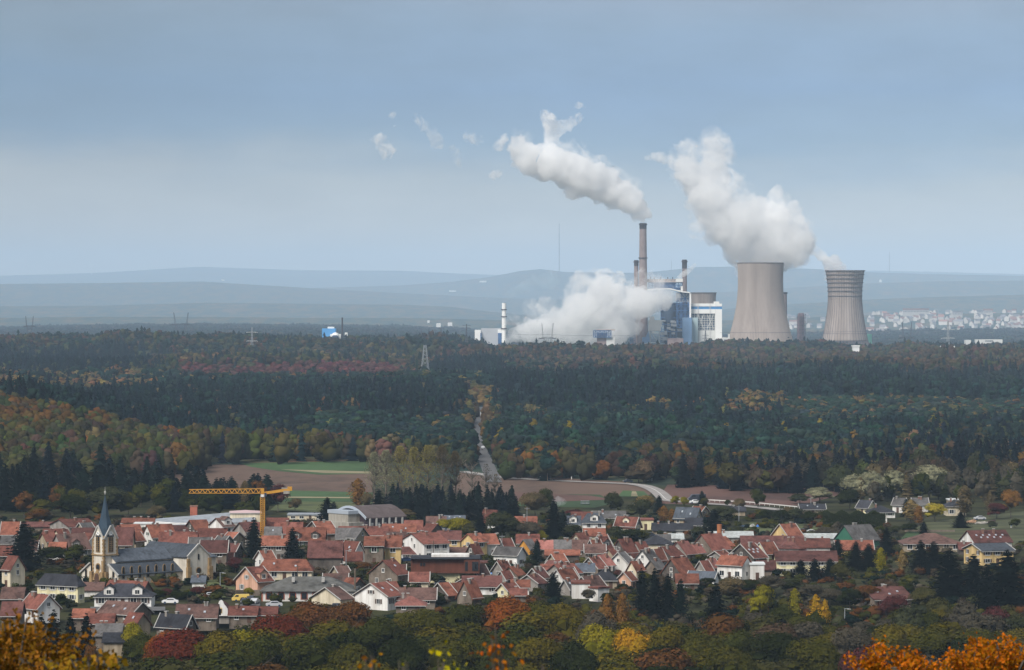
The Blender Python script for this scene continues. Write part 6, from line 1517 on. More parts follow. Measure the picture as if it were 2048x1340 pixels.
# the wood on the near slope: named trees first, then the rest
FG = '''B 620 1300 102 120 rust2 rust brown crown right in front of the white gable
B 700 1300 104 120 rust2 brown crown above the dark red ones
B 560 1330 110 130 crimson deep crimson crown at the left centre of the near wood
B 660 1290 80 90 rust rusty crown left of the pinkish hipped roof
B 760 1330 106 130 leaf dark olive crown below the large white gable
B 850 1320 110 120 olv2 dull green crown left of the centre
B 930 1300 100 100 leaf dark green crown under the stepped orange roofs
B 1015 1300 118 110 rust broad rust red crown in the centre of the near wood
B 1080 1300 104 90 olv2 olive crown right of the rust red one
B 1130 1310 110 100 olv olive crown in front of the lower terraces
B 1190 1316 104 90 bare brownish crown left of the orange birches
L 1215 1300 110 44 orange orange birch with pale stems in the near wood
L 1245 1300 112 40 orange second orange birch with pale stems in the near wood
B 1200 1345 104 110 ygreen yellow green crown below the orange birches
B 1265 1350 100 100 gold golden green crown right of the yellow green one
B 1330 1350 106 110 olv olive crown below the tall dark conifers
B 1400 1350 100 120 olv2 dull green crown left of the broad black conifer
B 360 1350 100 130 crimson bright crimson crown at the lower left
B 330 1340 84 90 rust rust orange crown left of the bright crimson one
B 440 1352 98 120 olv olive yellow crown right of the bright crimson one
B 480 1338 86 110 ygreen yellow green crown behind the olive yellow one
B 520 1362 100 120 leaf dark green crown at the lower left centre
B 620 1370 110 130 leaf dark green crown below the rust brown ones
B 700 1380 104 120 olv2 dull olive crown at the bottom left of the centre
B 285 1330 72 80 leaf dark crown left of the bright crimson one
B 810 1375 112 130 grn2 very dark green crown at the bottom
B 900 1370 110 120 olv2 olive green crown at the bottom centre
B 985 1370 110 120 leaf dark green crown at the bottom centre
B 1070 1372 108 130 olv olive brown crown at the bottom centre
B 1150 1380 104 120 grn2 dark crown below the olive ones
B 1480 1340 90 110 leaf dark green crown right of the broad black conifer
B 1550 1350 96 120 grn2 dark crown below the bright yellow green tree
B 1630 1370 104 130 olv2 dull olive crown at the bottom right
B 1460 1380 96 120 olv2 dim green crown at the bottom right
B 1700 1340 92 110 bare brown crown below the golden birches
B 1780 1330 90 120 olv brown olive crown below the wine shrub
B 1870 1330 84 130 olv2 dull crown above the fiery leaves
B 1960 1330 80 130 olv2 olive brown crown at the right above the fiery leaves
B 2040 1330 80 120 olv olive crown at the right edge
B 1730 1380 96 110 wine dark wine red crown beside the fiery leaves'''
for ln in FG.split('\n'):
    q = ln.split(' ', 6); px, py, h, w = [float(v) for v in q[1:5]]
    D = float(np.interp(py, [1290, 1380], [890, 775])); g = hz(wx(px, D), D); zt = wz(py-h-4, D)
    tree(q[0], wx(px, D), D, g, w*D/F*1.2, max(zt-g, 7), tuple(c*.95 for c in C_[q[5]]), 2, q[6], 'tree', 'trees of the near wooded slope')
LIMX = [-40,250,420,520,560,640,720,800,860,930,1000,1090,1150,1260,1400,1440,1500,1600,1700,1850,2090]
LIMY = [1300,1290,1265,1235,1212,1200,1236,1228,1218,1212,1196,1190,1208,1205,1232,1205,1190,1195,1212,1200,1195]
placed = []; tries = 0
while len(placed) < 250 and tries < 9000:
    tries += 1; D = rh_.uniform(745, 975); px = rh_.uniform(-40, 2090); x = wx(px, D)
    g = hz(x, D); h = rh_.uniform(11, 16) if px < 1450 else rh_.uniform(7, 13); top = HY+(CZ-g-h)*F/D
    if top < np.interp(px, LIMX, LIMY)+rh_.uniform(0, 25) or top > 1350 or any((x-a)**2+(D-b)**2 < 8.2**2 for a, b in placed): continue
    placed.append((x, D))
    ck = rh_.choice(('leaf','olv2','olv','grn2','olv','olv','leaf','rust2','olive') if px < 1450 else ('olv2','bare','olive','grn2','olv','leaf','russet','bare'))
    tree('B', x, D, g, rh_.uniform(.95, 1.3)*h, h, tuple(c*.92 for c in C_[ck]), 1, 'dim %s tree filling the near wood' % {'leaf':'dark green','olv2':'dull olive','olv':'olive','grn2':'deep green','bare':'brownish','rust2':'rusty','olive':'pale olive','russet':'russet'}[ck], 'tree', 'filling trees of the near wooded slope', 'oak_tree')
def scrub(name, label, spots):
    VV, TT, CC = [], [], []; base = 0; rg = np.random.default_rng(12)
    for x, y, z, w, h, col in spots:
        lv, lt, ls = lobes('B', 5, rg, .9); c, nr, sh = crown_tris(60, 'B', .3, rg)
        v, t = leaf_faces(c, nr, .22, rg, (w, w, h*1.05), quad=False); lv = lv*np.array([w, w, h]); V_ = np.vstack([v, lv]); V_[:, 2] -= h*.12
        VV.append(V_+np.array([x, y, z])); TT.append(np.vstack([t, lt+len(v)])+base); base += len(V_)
        var = np.concatenate([np.repeat(sh*(.7+.6*rg.random(60)), 3), ls*.85]); cc = np.ones((len(V_), 4)); cc[:, :3] = np.array(col)*var[:, None]*rg.uniform(.7, 1.3); CC.append(cc)  # bush lumps toned down, inner shade painted into their colour
    tag(link(name, np_mesh(name, np.concatenate(VV), np.concatenate(TT), {'Col': ('FLOAT_COLOR', np.concatenate(CC))}), None, FOL_ATTR), label, 'undergrowth', kind='stuff')
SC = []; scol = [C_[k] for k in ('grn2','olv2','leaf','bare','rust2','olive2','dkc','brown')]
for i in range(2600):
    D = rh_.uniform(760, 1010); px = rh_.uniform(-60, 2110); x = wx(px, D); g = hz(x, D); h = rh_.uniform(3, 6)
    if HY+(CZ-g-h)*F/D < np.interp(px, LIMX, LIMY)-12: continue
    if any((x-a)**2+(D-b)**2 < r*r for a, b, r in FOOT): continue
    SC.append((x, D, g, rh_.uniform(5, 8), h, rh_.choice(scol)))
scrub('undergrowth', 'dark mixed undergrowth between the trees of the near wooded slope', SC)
SC = []
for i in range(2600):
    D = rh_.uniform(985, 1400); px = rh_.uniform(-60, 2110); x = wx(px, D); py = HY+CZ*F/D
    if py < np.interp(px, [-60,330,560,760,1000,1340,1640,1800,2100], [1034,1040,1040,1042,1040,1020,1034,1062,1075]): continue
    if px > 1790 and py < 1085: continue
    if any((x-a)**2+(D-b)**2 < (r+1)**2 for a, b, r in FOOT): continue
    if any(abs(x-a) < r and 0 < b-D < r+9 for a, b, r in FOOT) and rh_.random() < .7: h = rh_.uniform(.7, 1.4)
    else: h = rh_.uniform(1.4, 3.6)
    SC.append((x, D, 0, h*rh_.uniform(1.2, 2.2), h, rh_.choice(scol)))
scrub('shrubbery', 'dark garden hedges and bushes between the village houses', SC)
# branches of leaves close to the camera (blurred by the lens)
def leafy(px, D, top, w, h, cols, label, n, seed, leaf=.05):
    x = wx(px, D); zt = wz(top, D); g = hz(x, D); r = empty('beech_sapling', (x, D, g), 0, label, 'tree', 'trees close to the viewpoint'); H = zt-g
    rg = np.random.default_rng(seed); rr = random.Random(seed); m = MB(); C = []
    for k in range(26):
        if w < .5 and k >= 4: break
        p = Vector((rr.uniform(-.25, .25)*w, rr.uniform(-.3, .3)*w, H-h-rr.uniform(.2, 1.5))); tip = Vector((rr.uniform(-.5, .5)*w, rr.uniform(-.4, .4)*w, H-rr.random()**1.5*h*1.0)); tip.z -= abs(tip.x/w)**1.5*h*.9
        m.bar(p, tip, .02 if w > .5 else .007)
        for j in range(n//26 if w > .5 else n//4):
            f = rr.random()**.6; q = p.lerp(tip, f)+Vector((rr.gauss(0, .09), rr.gauss(0, .09), rr.gauss(0, .07))); C.append(q)
    m.bar((0, 0, 0), (0, 0, H-h*.6), .16 if w > .5 else .02)
    for k in range(8 if w > .5 else 0): m.bar((0, 0, H-h-1.5+k*.15), (rr.uniform(-.35, .35)*w, rr.uniform(-.3, .3)*w, H-h*.7), .05)
    m.build('trunk', MTR, r)
    C = np.array([tuple(c) for c in C]); nr = rg.normal(size=C.shape); nr[:, 1] -= .8; nr /= np.linalg.norm(nr, axis=1)[:, None]
    V, T = leaf_faces(C, nr, leaf, rg, (1,1,1)); me = np_mesh('foliage', V, T, {'Var': ('FLOAT', np.repeat(.5+1.1*rg.random(len(C)), 4))}); me.materials.append(FOL_OBJ); link('foliage', me, r).color = (*cols, 1)
leafy(52, 52, 1235, 1.6, .95, (.17,.075,.010), 'golden brown leafy sapling at the bottom left corner', 5200, 1, .03)
leafy(170, 50, 1305, 1.1, .42, (.22,.12,.012), 'yellow leafy twigs right of the golden brown sapling', 1100, 2, .04)
leafy(20, 55, 1240, 1.0, .7, (.20,.09,.012), 'darker brown twigs at the bottom left edge', 1600, 7, .045)
for i, (px, top, w, n, c, lab) in enumerate(((1790,1292,1.7,3600,'fire','fiery orange leafy tree top at the bottom right, its left part'), (1900,1286,1.7,4200,'fire','fiery orange leafy tree top at the bottom right, its middle'), (2010,1272,1.6,3800,'fire','fiery orange leafy tree top at the right corner'))):
    leafy(px, 78+i*4, top, w*1.25, .75, (.33,.10,.006), lab, int(n*1.7), 10+i, .034)
for i, (px, top, c, lab) in enumerate(((742,1308,(.55,.22,.01),'blurred orange leaf tip at the bottom edge, leftmost'), (805,1318,(.4,.32,.01),'blurred yellow leaf tip at the bottom edge'), (880,1318,(.5,.42,.01),'blurred bright yellow leaf tip at the bottom edge'), (992,1252,(.5,.12,.01),'blurred red orange leaf spray near the bottom centre'), (1005,1305,(.5,.16,.01),'blurred orange leaf spray at the bottom centre'), (1085,1314,(.5,.40,.01),'blurred yellow leaf spray right of the centre'))):
    leafy(px, 34, top, .15, .13, tuple(v*.7 for v in c), lab, 44, 30+i, .024)
# ---------------------------------------------------------------- vehicles, poles and small things
def car(px, py, rz, col, label, van=False, sc=1.0, z=0.4, zp=0):
    D = dist(py, zp); o = empty('van' if van else 'car', (wx(px, D), D, zp+z), R(rz), label, 'van' if van else 'car'); o.scale = (sc, sc, sc)
    cm_ = mat('car_paint_'+col, dict(white=(.75,.75,.75), silver=(.45,.46,.48), dark=(.03,.035,.05), yellow=(.7,.5,.12), blue=(.05,.12,.3))[col], .35, .03, 1, spec=.5)
    pr = [(-2.15,.35),(-2.2,.8),(-1.9,1.0),(-1.2,1.05),(-.7,1.45),(.8,1.48),(1.5,1.05),(2.1,.95),(2.2,.6),(2.1,.32)] if not van else [(-2.6,.35),(-2.65,1.0),(-2.1,1.3),(-1.5,2.1),(2.5,2.15),(2.6,.4)]
    n = len(pr); MB().add([(x, -.85, zz) for x, zz in pr]+[(x, .85, zz) for x, zz in pr], [tuple(range(n))[::-1], tuple(range(n, 2*n))]+[(i, (i+1)%n, (i+1)%n+n, i+n) for i in range(n)]).build('body', cm_, o)
    gl = [(-.95,1.1),(-.62,1.38),(.72,1.4),(1.25,1.1)] if not van else [(-1.85,1.4),(-1.4,1.95),(-.6,1.95),(-.6,1.4)]
    for y in (-.87, .87):
        MB().add([(x, y, zz) for x, zz in gl]+[(x, y*.97, zz) for x, zz in gl], [(0,1,2,3),(7,6,5,4)]).build('side_window', mPane, o)
    for x in (-1.35, 1.35):
        for y in (-.8, .8):
            m = MB(); k = 12; m.add([(x+.33*math.cos(6.283*i/k), y-.1, .33+.33*math.sin(6.283*i/k)) for i in range(k)]+[(x+.33*math.cos(6.283*i/k), y+.1, .33+.33*math.sin(6.283*i/k)) for i in range(k)], [tuple(range(k)), tuple(range(2*k-1, k-1, -1))]+[(i, i+k, (i+1)%k+k, (i+1)%k) for i in range(k)]); m.build('wheel', mDkG, o)
    for y in (-.6, .6): MB().box(-2.24 if not van else -2.68, -2.15 if not van else -2.6, y-.18, y+.18, .62, .8).build('headlight', mTrim, o)
    return o
car(1390, 1009, 10, 'white', 'white car waiting on the main road beside the dark van', zp=0)
car(1394, 1005, 10, 'dark', 'dark blue van with a white rear on the main road', True, 1.35)
car(1256, 967, 15, 'dark', 'dark car at the start of the pale road bend')
car(966, 899, 88, 'silver', 'silver car coming down the straight forest road')
car(958, 835, 88, 'silver', 'pale car at the top of the straight forest road', sc=1.25)
car(964, 832, 88, 'white', 'white van at the top of the straight forest road, highest of all', True, 1.1)
car(481, 1203, 5, 'yellow', 'yellow van parked beside the old school hall', True, .9, 0)
car(501, 1203, 80, 'dark', 'dark car parked beside the old school hall', False, 1, 0)
car(812, 1124, 10, 'blue', 'dark blue car parked below the low pale house', False, 1, 0)
for i, px in enumerate((490, 509)): car(px, 1208, 80, 'silver' if i else 'dark', ('silver' if i else 'black')+' car in the little car park left of the old school hall', False, 1, 0)
# tarpaulin heap and small garden heaps
D = dist(1054); o = empty('tarpaulin_heap', (wx(1522, D), D, 0), 0, 'crumpled bright blue tarpaulin over a heap on the meadow', 'tarpaulin'); rg = random.Random(8); s = D/F
def heap(o, name, w, d, h, m, x0=0, n=12, seed=1):
    rg = random.Random(seed); vs = []; fs = []
    for i in range(n+1):
        for j in range(n//2+1):
            u, v = i/n, j/(n//2); zz = h*(math.sin(math.pi*u)*math.sin(math.pi*v))**.6*rg.uniform(.55, 1.1); vs.append((x0-w/2+w*u, -d/2+d*v, zz-.05))
    k = n//2+1
    for i in range(n):
        for j in range(n//2): fs.append((i*k+j, (i+1)*k+j, (i+1)*k+j+1, i*k+j+1))
    return MB().add(vs, fs).build(name, m, o)
heap(o, 'tarpaulin', 20*s, 3.2, 1.4, mat('blue_tarpaulin', (.03,.13,.42), .6, .2, .6))
heap(o, 'grey_sheet', 12*s, 2.5, 1.3, mat('grey_sheet_stuff', (.32,.32,.30), .8, .3, .8), -17*s, seed=3); heap(o, 'dark_heap', 16*s, 2.5, .8, mDkG, -34*s, seed=5)
D = dist(1148); o = empty('recycling_heap', (wx(985, D), D, 0), 0, 'pile of small blue and grey objects in the yard below the white villa', 'scrap pile'); s = D/F
heap(o, 'blue_scrap', 24*s, 2.5, 1.1, mat('faded_blue_plastic', (.10,.20,.42), .7, .5, 1.2), 0, seed=7); heap(o, 'grey_scrap', 12*s, 2, 1, mat('grey_scrap_metal', (.2,.2,.2), .7, .5, 1.2), 14*s, seed=9)
for px, py, w, h, c, lab in ((1944,1046,12,7,(.45,.28,.18),'heap of cut timber on the right meadow'), (1962,1048,14,5,(.45,.42,.38),'pile of pale branches on the right meadow'), (1984,1047,12,5,(.07,.05,.05),'dark brushwood pile on the right meadow')):
    D = dist(py); o = empty('wood_pile', (wx(px, D), D, 0), 0, lab, 'wood pile'); s = D/F; m = MB(); rg = random.Random(px)
    for k in range(26):
        x = rg.gauss(0, .3)*w*s; z = rg.random()*h*s*(1-min(1, abs(x)/(w*s*.6))); a = rg.uniform(-.6, .6); m.bar((x-1, rg.uniform(-1, 1), z), (x+1, rg.uniform(-1, 1), max(.1, z+a)), .28)
    m.build('logs', mat('cut_timber_%d' % px, c, .9, .3, 1), o)
D = dist(1056); o = empty('utility_cabinet', (wx(2023, D), D, 0), 0, 'small white marker post standing alone on the right meadow', 'post'); s = D/F
MB().box(-1.5*s, 1.5*s, -.2, .2, 0, 9*s).build('panel', mFr, o); MB().box(-1.2*s, 1.2*s, -.24, -.21, 4*s, 7*s).build('blue_panel', mBluC, o)
D = dist(1050); MBm = MB().box(-1.3*s, 1.3*s, -.3, .3, 0, 13*s); o = empty('white_post', (wx(1773, D), D, 0), 0, 'white gatepost at the right end of the cypress hedge', 'post'); MBm.build('post', mFr, o)
def pole(px, py, top, label, lamp=False, conc=True, arm=0):
    D = dist(py); o = empty('street_lamp' if lamp else 'utility_pole', (wx(px, D), D, 0), 0, label, 'street lamp' if lamp else 'utility pole', 'poles of the village'); H = wz(top, D)
    MB().lathe([(.14, 0), (.08, H)], 8).build('pole', mGal if conc else MTR, o)
    if lamp: MB().box(-.15, 1.1, -.1, .1, H, H+.12).build('arm', mGal, o); MB().box(.6, 1.5, -.15, .15, H-.14, H-.001).build('lamp_head', mTrim, o)
    else: m = MB().bar((-.9, 0, H-.5), (.9, 0, H-.5), .12); m.build('cross_arm', mGal if conc else MTR, o)
for a in ((692,1160,1102,'tall lamp post with a bright head in front of the barn roof',True), (440,1180,1146,'thin lamp post in the church garden',True), (867,1130,1081,'dark wooden pole in front of the school windows',False,False), (955,1122,1076,'dark wooden pole in front of the tall yellow house',False,False), (1004,1112,1070,'pole with a cross arm behind the white villa',False), (1054,1060,1014,'thin pole above the far orange roof',False), (1478,1044,1010,'thin pole by the garden hedges',False), (1622,1018,994,'pole with cross arms by the low grey bush',False), (1369,1196,1172,'thin pole among the tall dark conifers',False), (682,1196,1150,'slim pole at the end of the school hall roof',False,False), (595,1176,1130,'dark pole in front of the long orange hipped roof',False,False), (1690,1238,1218,'garden lamp with a bright bent head in the right gardens',True), (1568,1145,1098,'thin metal flue rising through the long works roof',False), (1632,1145,1098,'second metal flue rising through the long works roof',False)): pole(*a)
# road side: guard rail, white markers, parked trailer, garden walls
m = MB(); pts = [gp(x, y) for x, y in ((1352,1001),(1400,1003.5),(1500,1009),(1600,1019),(1636,1026))]
for a, b in zip(pts, pts[1:]):
    m.bar((a.x, a.y, .95), (b.x, b.y, .95), .34); n = 10
    for k in range(n): q = a.lerp(b, k/n); m.bar((q.x, q.y, 0), (q.x, q.y, 1), .14)
tag(m.build('guard_rail', mFr), 'pale guard rail along the main road', 'guard rail')
for i, (px, py) in enumerate(((1004,953),(1081,956),(1143,959),(1296,961),(1304,962))):
    D = dist(py); o = empty('road_marker', (wx(px, D), D, 0), 0, 'white marker post beside the country road', 'marker post', 'white marker posts'); MB().box(-.18, .18, -.1, .1, 0, 1.3).build('post', mFr, o)
D = dist(1010); o = empty('trailer', (wx(1170, D), D, 0), 0, 'flat farm trailer parked in the field above the bonfire', 'trailer'); MB().box(-1.7, 1.7, -1, 1, .6, .85).box(-1.7, 1.7, -1, 1, 1.5, 1.6).build('deck', mGal, o)
m = MB()
for x in (-1.5, 0, 1.5): m.bar((x, -.9, .1), (x, -.9, 1.5), .15)
m.build('frame', mDkG, o)
for x0, x1, py, h, mm_, lab in ((470,520,1192,1.6,'n','low brown stone wall in front of the peach house'), (640,700,1152,1.2,'n','garden wall below the dark barn'), (1236,1300,1106,1.4,'g','grey yard wall below the upper terrace'), (820,860,1172,1.6,'n','stone garden wall left of the cream base'), (1810,1910,1064,.7,'n','low fence line crossing the right meadow')):
    a, b = gp(x0, py), gp(x1, py); D = dist(py); o = MB().box(a.x, b.x, D, D+.3, -.5, h); tag(o.build('garden_wall', WL[mm_]), lab, 'wall')
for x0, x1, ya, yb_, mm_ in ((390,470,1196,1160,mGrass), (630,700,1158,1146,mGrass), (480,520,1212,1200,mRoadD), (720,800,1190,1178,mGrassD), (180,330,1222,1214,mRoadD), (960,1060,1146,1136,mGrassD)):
    sheet('garden_plot' if mm_ is not mRoadD else 'street', [(x0,ya),(x1,ya),(x1,yb_),(x0,yb_)], mm_, .05)

for px, py, rz, c in ((548,1214,5,'silver'),(672,1218,80,'dark'),(700,1142,20,'white'),(846,1126,60,'silver'),(884,1172,10,'dark'),(1000,1140,70,'white'),(1012,1142,70,'dark'),(1068,1128,15,'silver'),(1120,1118,5,'white'),(1300,1074,5,'dark'),(1420,1064,0,'white'),(1436,1064,5,'silver'),(1580,1066,0,'silver'),(1604,1066,4,'dark'),(1622,1068,0,'white'),(1690,1114,30,'yellow'),(420,1196,10,'silver'),(340,1208,0,'white'),(240,1218,10,'dark'),(1836,1042,20,'dark'),(1960,1040,10,'silver')):
    car(px, py, rz, c, c+' car parked among the village gardens', z=0)
# window shutters on a part of the houses
shm = {}
for hi, hroot in enumerate(HOUSES):
    if hi % 3: continue
    sc_m = (mShut, mat('shutter_green', (.05,.09,.06), .8, .1, 1), mat('shutter_grey', (.3,.3,.29), .8, .1, 1))[hi//3 % 3]
    for c in [c for c in hroot.children if c.name.startswith('window')]:
        h = max(v.co.z for v in c.data.vertices)-.12; w = max(v.co.x for v in c.data.vertices)-.12; k = (round(h, 1), round(w, 1), hi//3 % 3)
        if k not in shm:
            m = MB().box(w+.14, w+.62, -.1, .0, 0, h); shm[k] = m.mesh('shutter'); shm[k].materials.append(sc_m)
            m = MB().box(-w-.62, -w-.14, -.1, .0, 0, h); shm[k+(1,)] = m.mesh('shutter'); shm[k+(1,)].materials.append(sc_m)
        link('shutter', shm[k], c); link('shutter', shm[k+(1,)], c)
# ---------------------------------------------------------------- steam and smoke: lumpy closed shells filled with real volume
from mathutils import noise as mn
def plume(name, balls, D, m, label, cat='steam plume', sub=2, disp=.3, vox=None, seed=0, kind=None):
    """balls: (px, py, radius_px[, depth offset px]); merged by voxel remesh, then billowed"""
    s = D/F; rg = random.Random(seed); verts = []; faces = []; b0 = 0
    bm_me = bpy.data.meshes.new('tmp')
    import bmesh
    bm = bmesh.new()
    for bl in balls:
        px, py, r = bl[:3]; dz = bl[3] if len(bl) > 3 else rg.uniform(-.5, .5)*r
        c = Vector((wx(px, D), D+dz*s, wz(py, D)))
        mtx = Matrix.Translation(c) @ Matrix.Diagonal((1, 1, 1, 1))
        bmesh.ops.create_icosphere(bm, subdivisions=2, radius=r*s, matrix=mtx)
        for k in range(7):
            d = Vector((rg.gauss(0, 1), rg.gauss(0, 1)-.3, rg.gauss(0, 1))).normalized(); rr = r*rg.uniform(.28, .5)
            bmesh.ops.create_icosphere(bm, subdivisions=2, radius=rr*s, matrix=Matrix.Translation(c+d*r*s*.8))
    bm.to_mesh(bm_me); bm.free()
    o = link(name, bm_me, None, m)
    mod = o.modifiers.new('merge', 'REMESH'); mod.mode = 'VOXEL'; mod.voxel_size = vox or 3.0; mod.use_smooth_shade = True
    dg = bpy.context.evaluated_depsgraph_get(); me = bpy.data.meshes.new_from_object(o.evaluated_get(dg)); o.modifiers.clear()
    o.data = me; bpy.data.meshes.remove(bm_me); me.name = name
    if not me.materials: me.materials.append(m)
    n = len(me.vertices); co = np.empty(n*3, np.float32); no = np.empty(n*3, np.float32)
    me.vertices.foreach_get('co', co); me.vertex_normals.foreach_get('vector', no); co = co.reshape(-1, 3); no = no.reshape(-1, 3)
    avg = sum(b[2] for b in balls)/len(balls)*s; f1 = 1/(avg*.8); f2 = f1*2.6
    for i in range(n):
        p = Vector(co[i].tolist()); a = mn.noise(p*f1); b_ = 1-abs(mn.noise(p*f2))*2
        co[i] += no[i]*avg*disp*(a*.8+b_*.42+mn.noise(p*f2*2.6)*.3+mn.noise(p*f2*6)*.2)
    me.vertices.foreach_set('co', co.ravel()); me.update()
    return tag(o, label, cat, kind=kind)
def chain(pts, step=.55):
    out = []
    for a, b in zip(pts, pts[1:]):
        L = math.hypot(a[0]-b[0], a[1]-b[1]); n = max(1, int(L/(max(a[2], b[2])*step)))
        out += [tuple(a[k]+(b[k]-a[k])*i/n for k in range(3)) for i in range(n)]
    return out+[pts[-1][:3]]
vDense = vol_mat('steam_dense', .10, (1,1,1), .25, .95, .045, .36, .52, 1.0, .6)
vMid = vol_mat('steam_mid', .08, (1,1,1), .3, 1.0, .022, .38, .56, 1.0, 1.2)
vThin = vol_mat('steam_thin', .10, (1,1,1), .0, 1.0, .028, .44, .64, 1.0, 1.0)
vHalo = vol_mat('steam_halo', .045, (1,1,1), .0, 1.0, .03, .47, .66, 1.0, 1.2)
vWisp = vol_mat('steam_wisp', .08, (1,1,1), .0, 1.0, .03, .44, .64, 1.0, 1.0)
vBlue = vol_mat('blue_smoke', .02, (.75,.9,1.), .2, .8, .04, .4, .6, 1.0)
plume('steam_plume', chain([(1288,440,6),(1286,428,13),(1276,416,20),(1258,400,26),(1234,386,30),(1208,374,33),(1182,362,36),(1156,350,37),(1130,338,34),(1105,328,33),(1080,322,31),(1058,320,26),(1042,310,20),(1034,296,16),(1040,280,12)]),
      DP, vDense, 'dense white steam plume streaming left from the tallest chimney', vox=2.0, seed=1, disp=.42)
plume('steam_wisp', chain([(1096,312,14),(1101,285,15),(1106,262,17),(1098,240,15),(1090,228,9)])+chain([(1112,258,14),(1136,248,12),(1158,234,8)])+[(1155,211,7),(1165,214,5)], DP, vThin, 'ragged wisp of steam rising above the long white plume', 'steam wisp', vox=4, seed=2, disp=.5)
plume('steam_plume', chain([(1488,538,15),(1505,528,24),(1530,510,38),(1560,500,40),(1585,492,36),(1604,480,22)])+chain([(1520,500,40),(1490,478,46),(1462,452,46),(1436,420,40),(1410,385,36),(1388,350,30),(1366,326,16)])+chain([(1500,470,45),(1520,435,36),(1545,440,34),(1570,470,32)])+chain([(1418,380,30),(1428,345,27),(1428,315,20),(1424,292,15),(1440,296,10)]),
      DP+30, vMid, 'broad white steam cloud boiling over the huge cooling tower', vox=4, seed=3, disp=.5)
plume('steam_wisp', chain([(1548,415,20),(1550,392,15),(1556,378,9)])+chain([(1575,430,14),(1590,412,12),(1600,440,10)])+chain([(1352,322,14),(1332,318,11),(1312,312,8),(1292,318,5)]), DP+30, vThin, 'thin steam veils at the edges of the broad steam cloud', 'steam wisp', vox=4, seed=4, disp=.5)
plume('steam_plume', chain([(1680,536,11),(1672,528,12),(1668,518,10)])+chain([(1684,537,9),(1660,536,11),(1655,524,10)]), 6900., vDense, 'small cream steam puff on the rim of the slim cooling tower', vox=3, seed=5)
plume('steam_wisp', chain([(1656,524,9),(1640,508,10),(1620,495,11),(1602,488,12)])+chain([(1651,545,5),(1651,560,4)]), 6900., vThin, 'thin steam trail from the slim cooling tower to the broad cloud', 'steam wisp', vox=4, seed=6, disp=.5)
plume('steam_plume', chain([(1016,680,8),(1024,674,11),(1042,668,16),(1065,662,21),(1090,655,24),(1120,645,30),(1150,636,36),(1180,622,38),(1215,616,40),(1250,606,36),(1290,606,28),(1325,598,20),(1345,594,13)])+chain([(1080,678,12),(1130,674,18),(1180,668,24),(1230,662,28),(1262,655,20)])+chain([(1200,596,24),(1235,588,20),(1265,584,14)]),
      DP-75, vMid, 'low white steam bank rolling over the left half of the power station', vox=4, seed=7, disp=.46)
plume('steam_wisp', chain([(1190,590,20),(1205,568,16),(1200,548,11)])+chain([(1225,575,15),(1240,555,12),(1215,545,9)])+[(1050,648,12),(1035,652,8)], DP-75, vThin, 'thin veils rising from the low steam bank', 'steam wisp', vox=4, seed=8, disp=.5)
plume('steam_plume', chain([(1357,555,3),(1364,550,5),(1372,545,6),(1381,538,5),(1389,530,4)]), DP+20, vDense, 'little slanting steam jet from the pinkish flat roof', vox=1.2, seed=9, disp=.4)
def halo(b, k, D, lab, seed, up=0):
    plume('steam_wisp', [(x, y-up, r*k) for x, y, r in b[::2]], D, vHalo, lab, 'steam wisp', vox=5, seed=seed, disp=.55)
halo(chain([(1236,380,25),(1186,356,30),(1135,330,30),(1085,312,26),(1045,300,20)], .9), 1.35, DP, 'ragged translucent fringe around the long white plume', 40, 6)
halo(chain([(1560,470,44),(1500,450,56),(1450,420,52),(1410,370,42),(1380,335,34),(1430,310,26)], .8), 1.3, DP+30, 'ragged translucent fringe around the broad steam cloud', 41, 4)
halo(chain([(1030,664,14),(1060,650,22),(1120,632,34),(1180,606,44),(1240,590,40),(1300,590,26)], .8), 1.3, DP-75, 'ragged translucent fringe above the low steam bank', 42, 6)
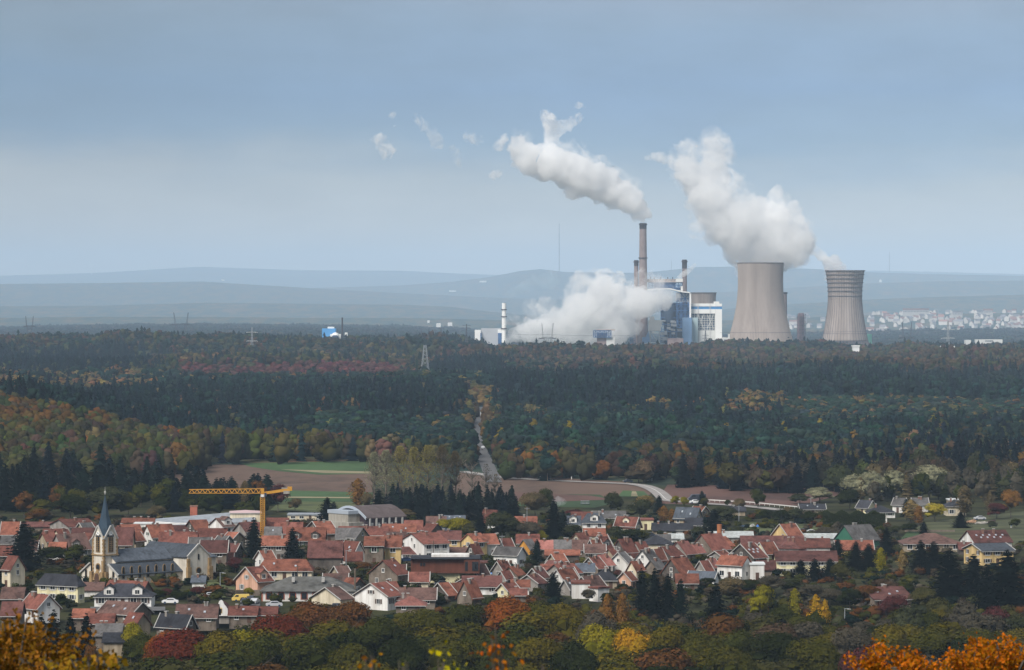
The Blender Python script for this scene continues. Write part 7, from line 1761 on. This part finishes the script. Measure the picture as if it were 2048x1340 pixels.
for i, (b, lab) in enumerate(((chain([(783,232,7),(790,228,6)])+[(790,252,4)], 'detached puff of steam, the leftmost in the sky'),
        (chain([(832,232,7),(842,246,9),(862,262,12),(876,285,14)]), 'faint slanting wisp of steam left of the long plume'),
        (chain([(905,298,9),(916,312,11),(920,328,8)]), 'faint comma shaped steam wisp below the slanting one'),
        (chain([(985,350,8),(1000,346,7)])+chain([(1000,290,13),(1010,278,9)]), 'faint steam tatters just left of the long plume'),
        (chain([(760,280,14),(775,305,14)]), 'barely visible veil of steam at the far left'),
        (chain([(935,272,10),(960,282,10)]), 'barely visible steam shred between the wisps'))):
    plume('steam_wisp', b, DP+50, vWisp, lab, 'steam wisp', vox=4, seed=20+i, disp=.6)
plume('smoke_trail', chain([(1009,602,3),(1014,594,6),(1026,585,9),(1045,575,12),(1070,566,15),(1100,560,17)]), DP, vBlue, 'pale bluish smoke drifting from the white banded chimney', 'smoke', vox=3, seed=30, disp=.4)
plume('smoke_trail', chain([(1102,1016,4),(1108,1010,7),(1116,1002,9),(1126,1004,7)]), dist(1075), vol_mat('garden_smoke', .14, (.95,.97,1.), .1, 1.0, .3, .45, .6, 1.0, 2.0), 'pale bonfire smoke drifting behind the dark village conifers', 'smoke', vox=.6, seed=31, disp=.5)
# ---------------------------------------------------------------- the air
hb = MB().box(-14500, 14500, -120, 64000, -30, 900)
hm = vol_mat('haze_air', 3.6e-5, (.57,.76,.98), -.42)
tag(hb.build('haze', hm), 'pale blue haze filling the air over the plain', 'haze', kind='stuff')

# labels: things that share one get their place in the row, counted along the picture
def _ord(n): return '%d%s' % (n, 'th' if 10 <= n % 100 <= 20 else {1:'st',2:'nd',3:'rd'}.get(n % 10, 'th'))
byl = {}
for o in scene.objects:
    if o.parent is None and o.get('label') and o.get('category'): byl.setdefault(o['label'], []).append(o)
for lab, os_ in byl.items():
    if len(os_) > 1:
        os_.sort(key=lambda o: o.location.x/max(o.location.y, 1))
        for i, o in enumerate(os_):
            o['label'] = '%s, %s from the left' % (lab, _ord(i+1)) if i else '%s, leftmost of them' % lab
for o in scene.objects:
    if o.get('label') and len(o['label'].split()) > 16: print('LONG', o['label'])
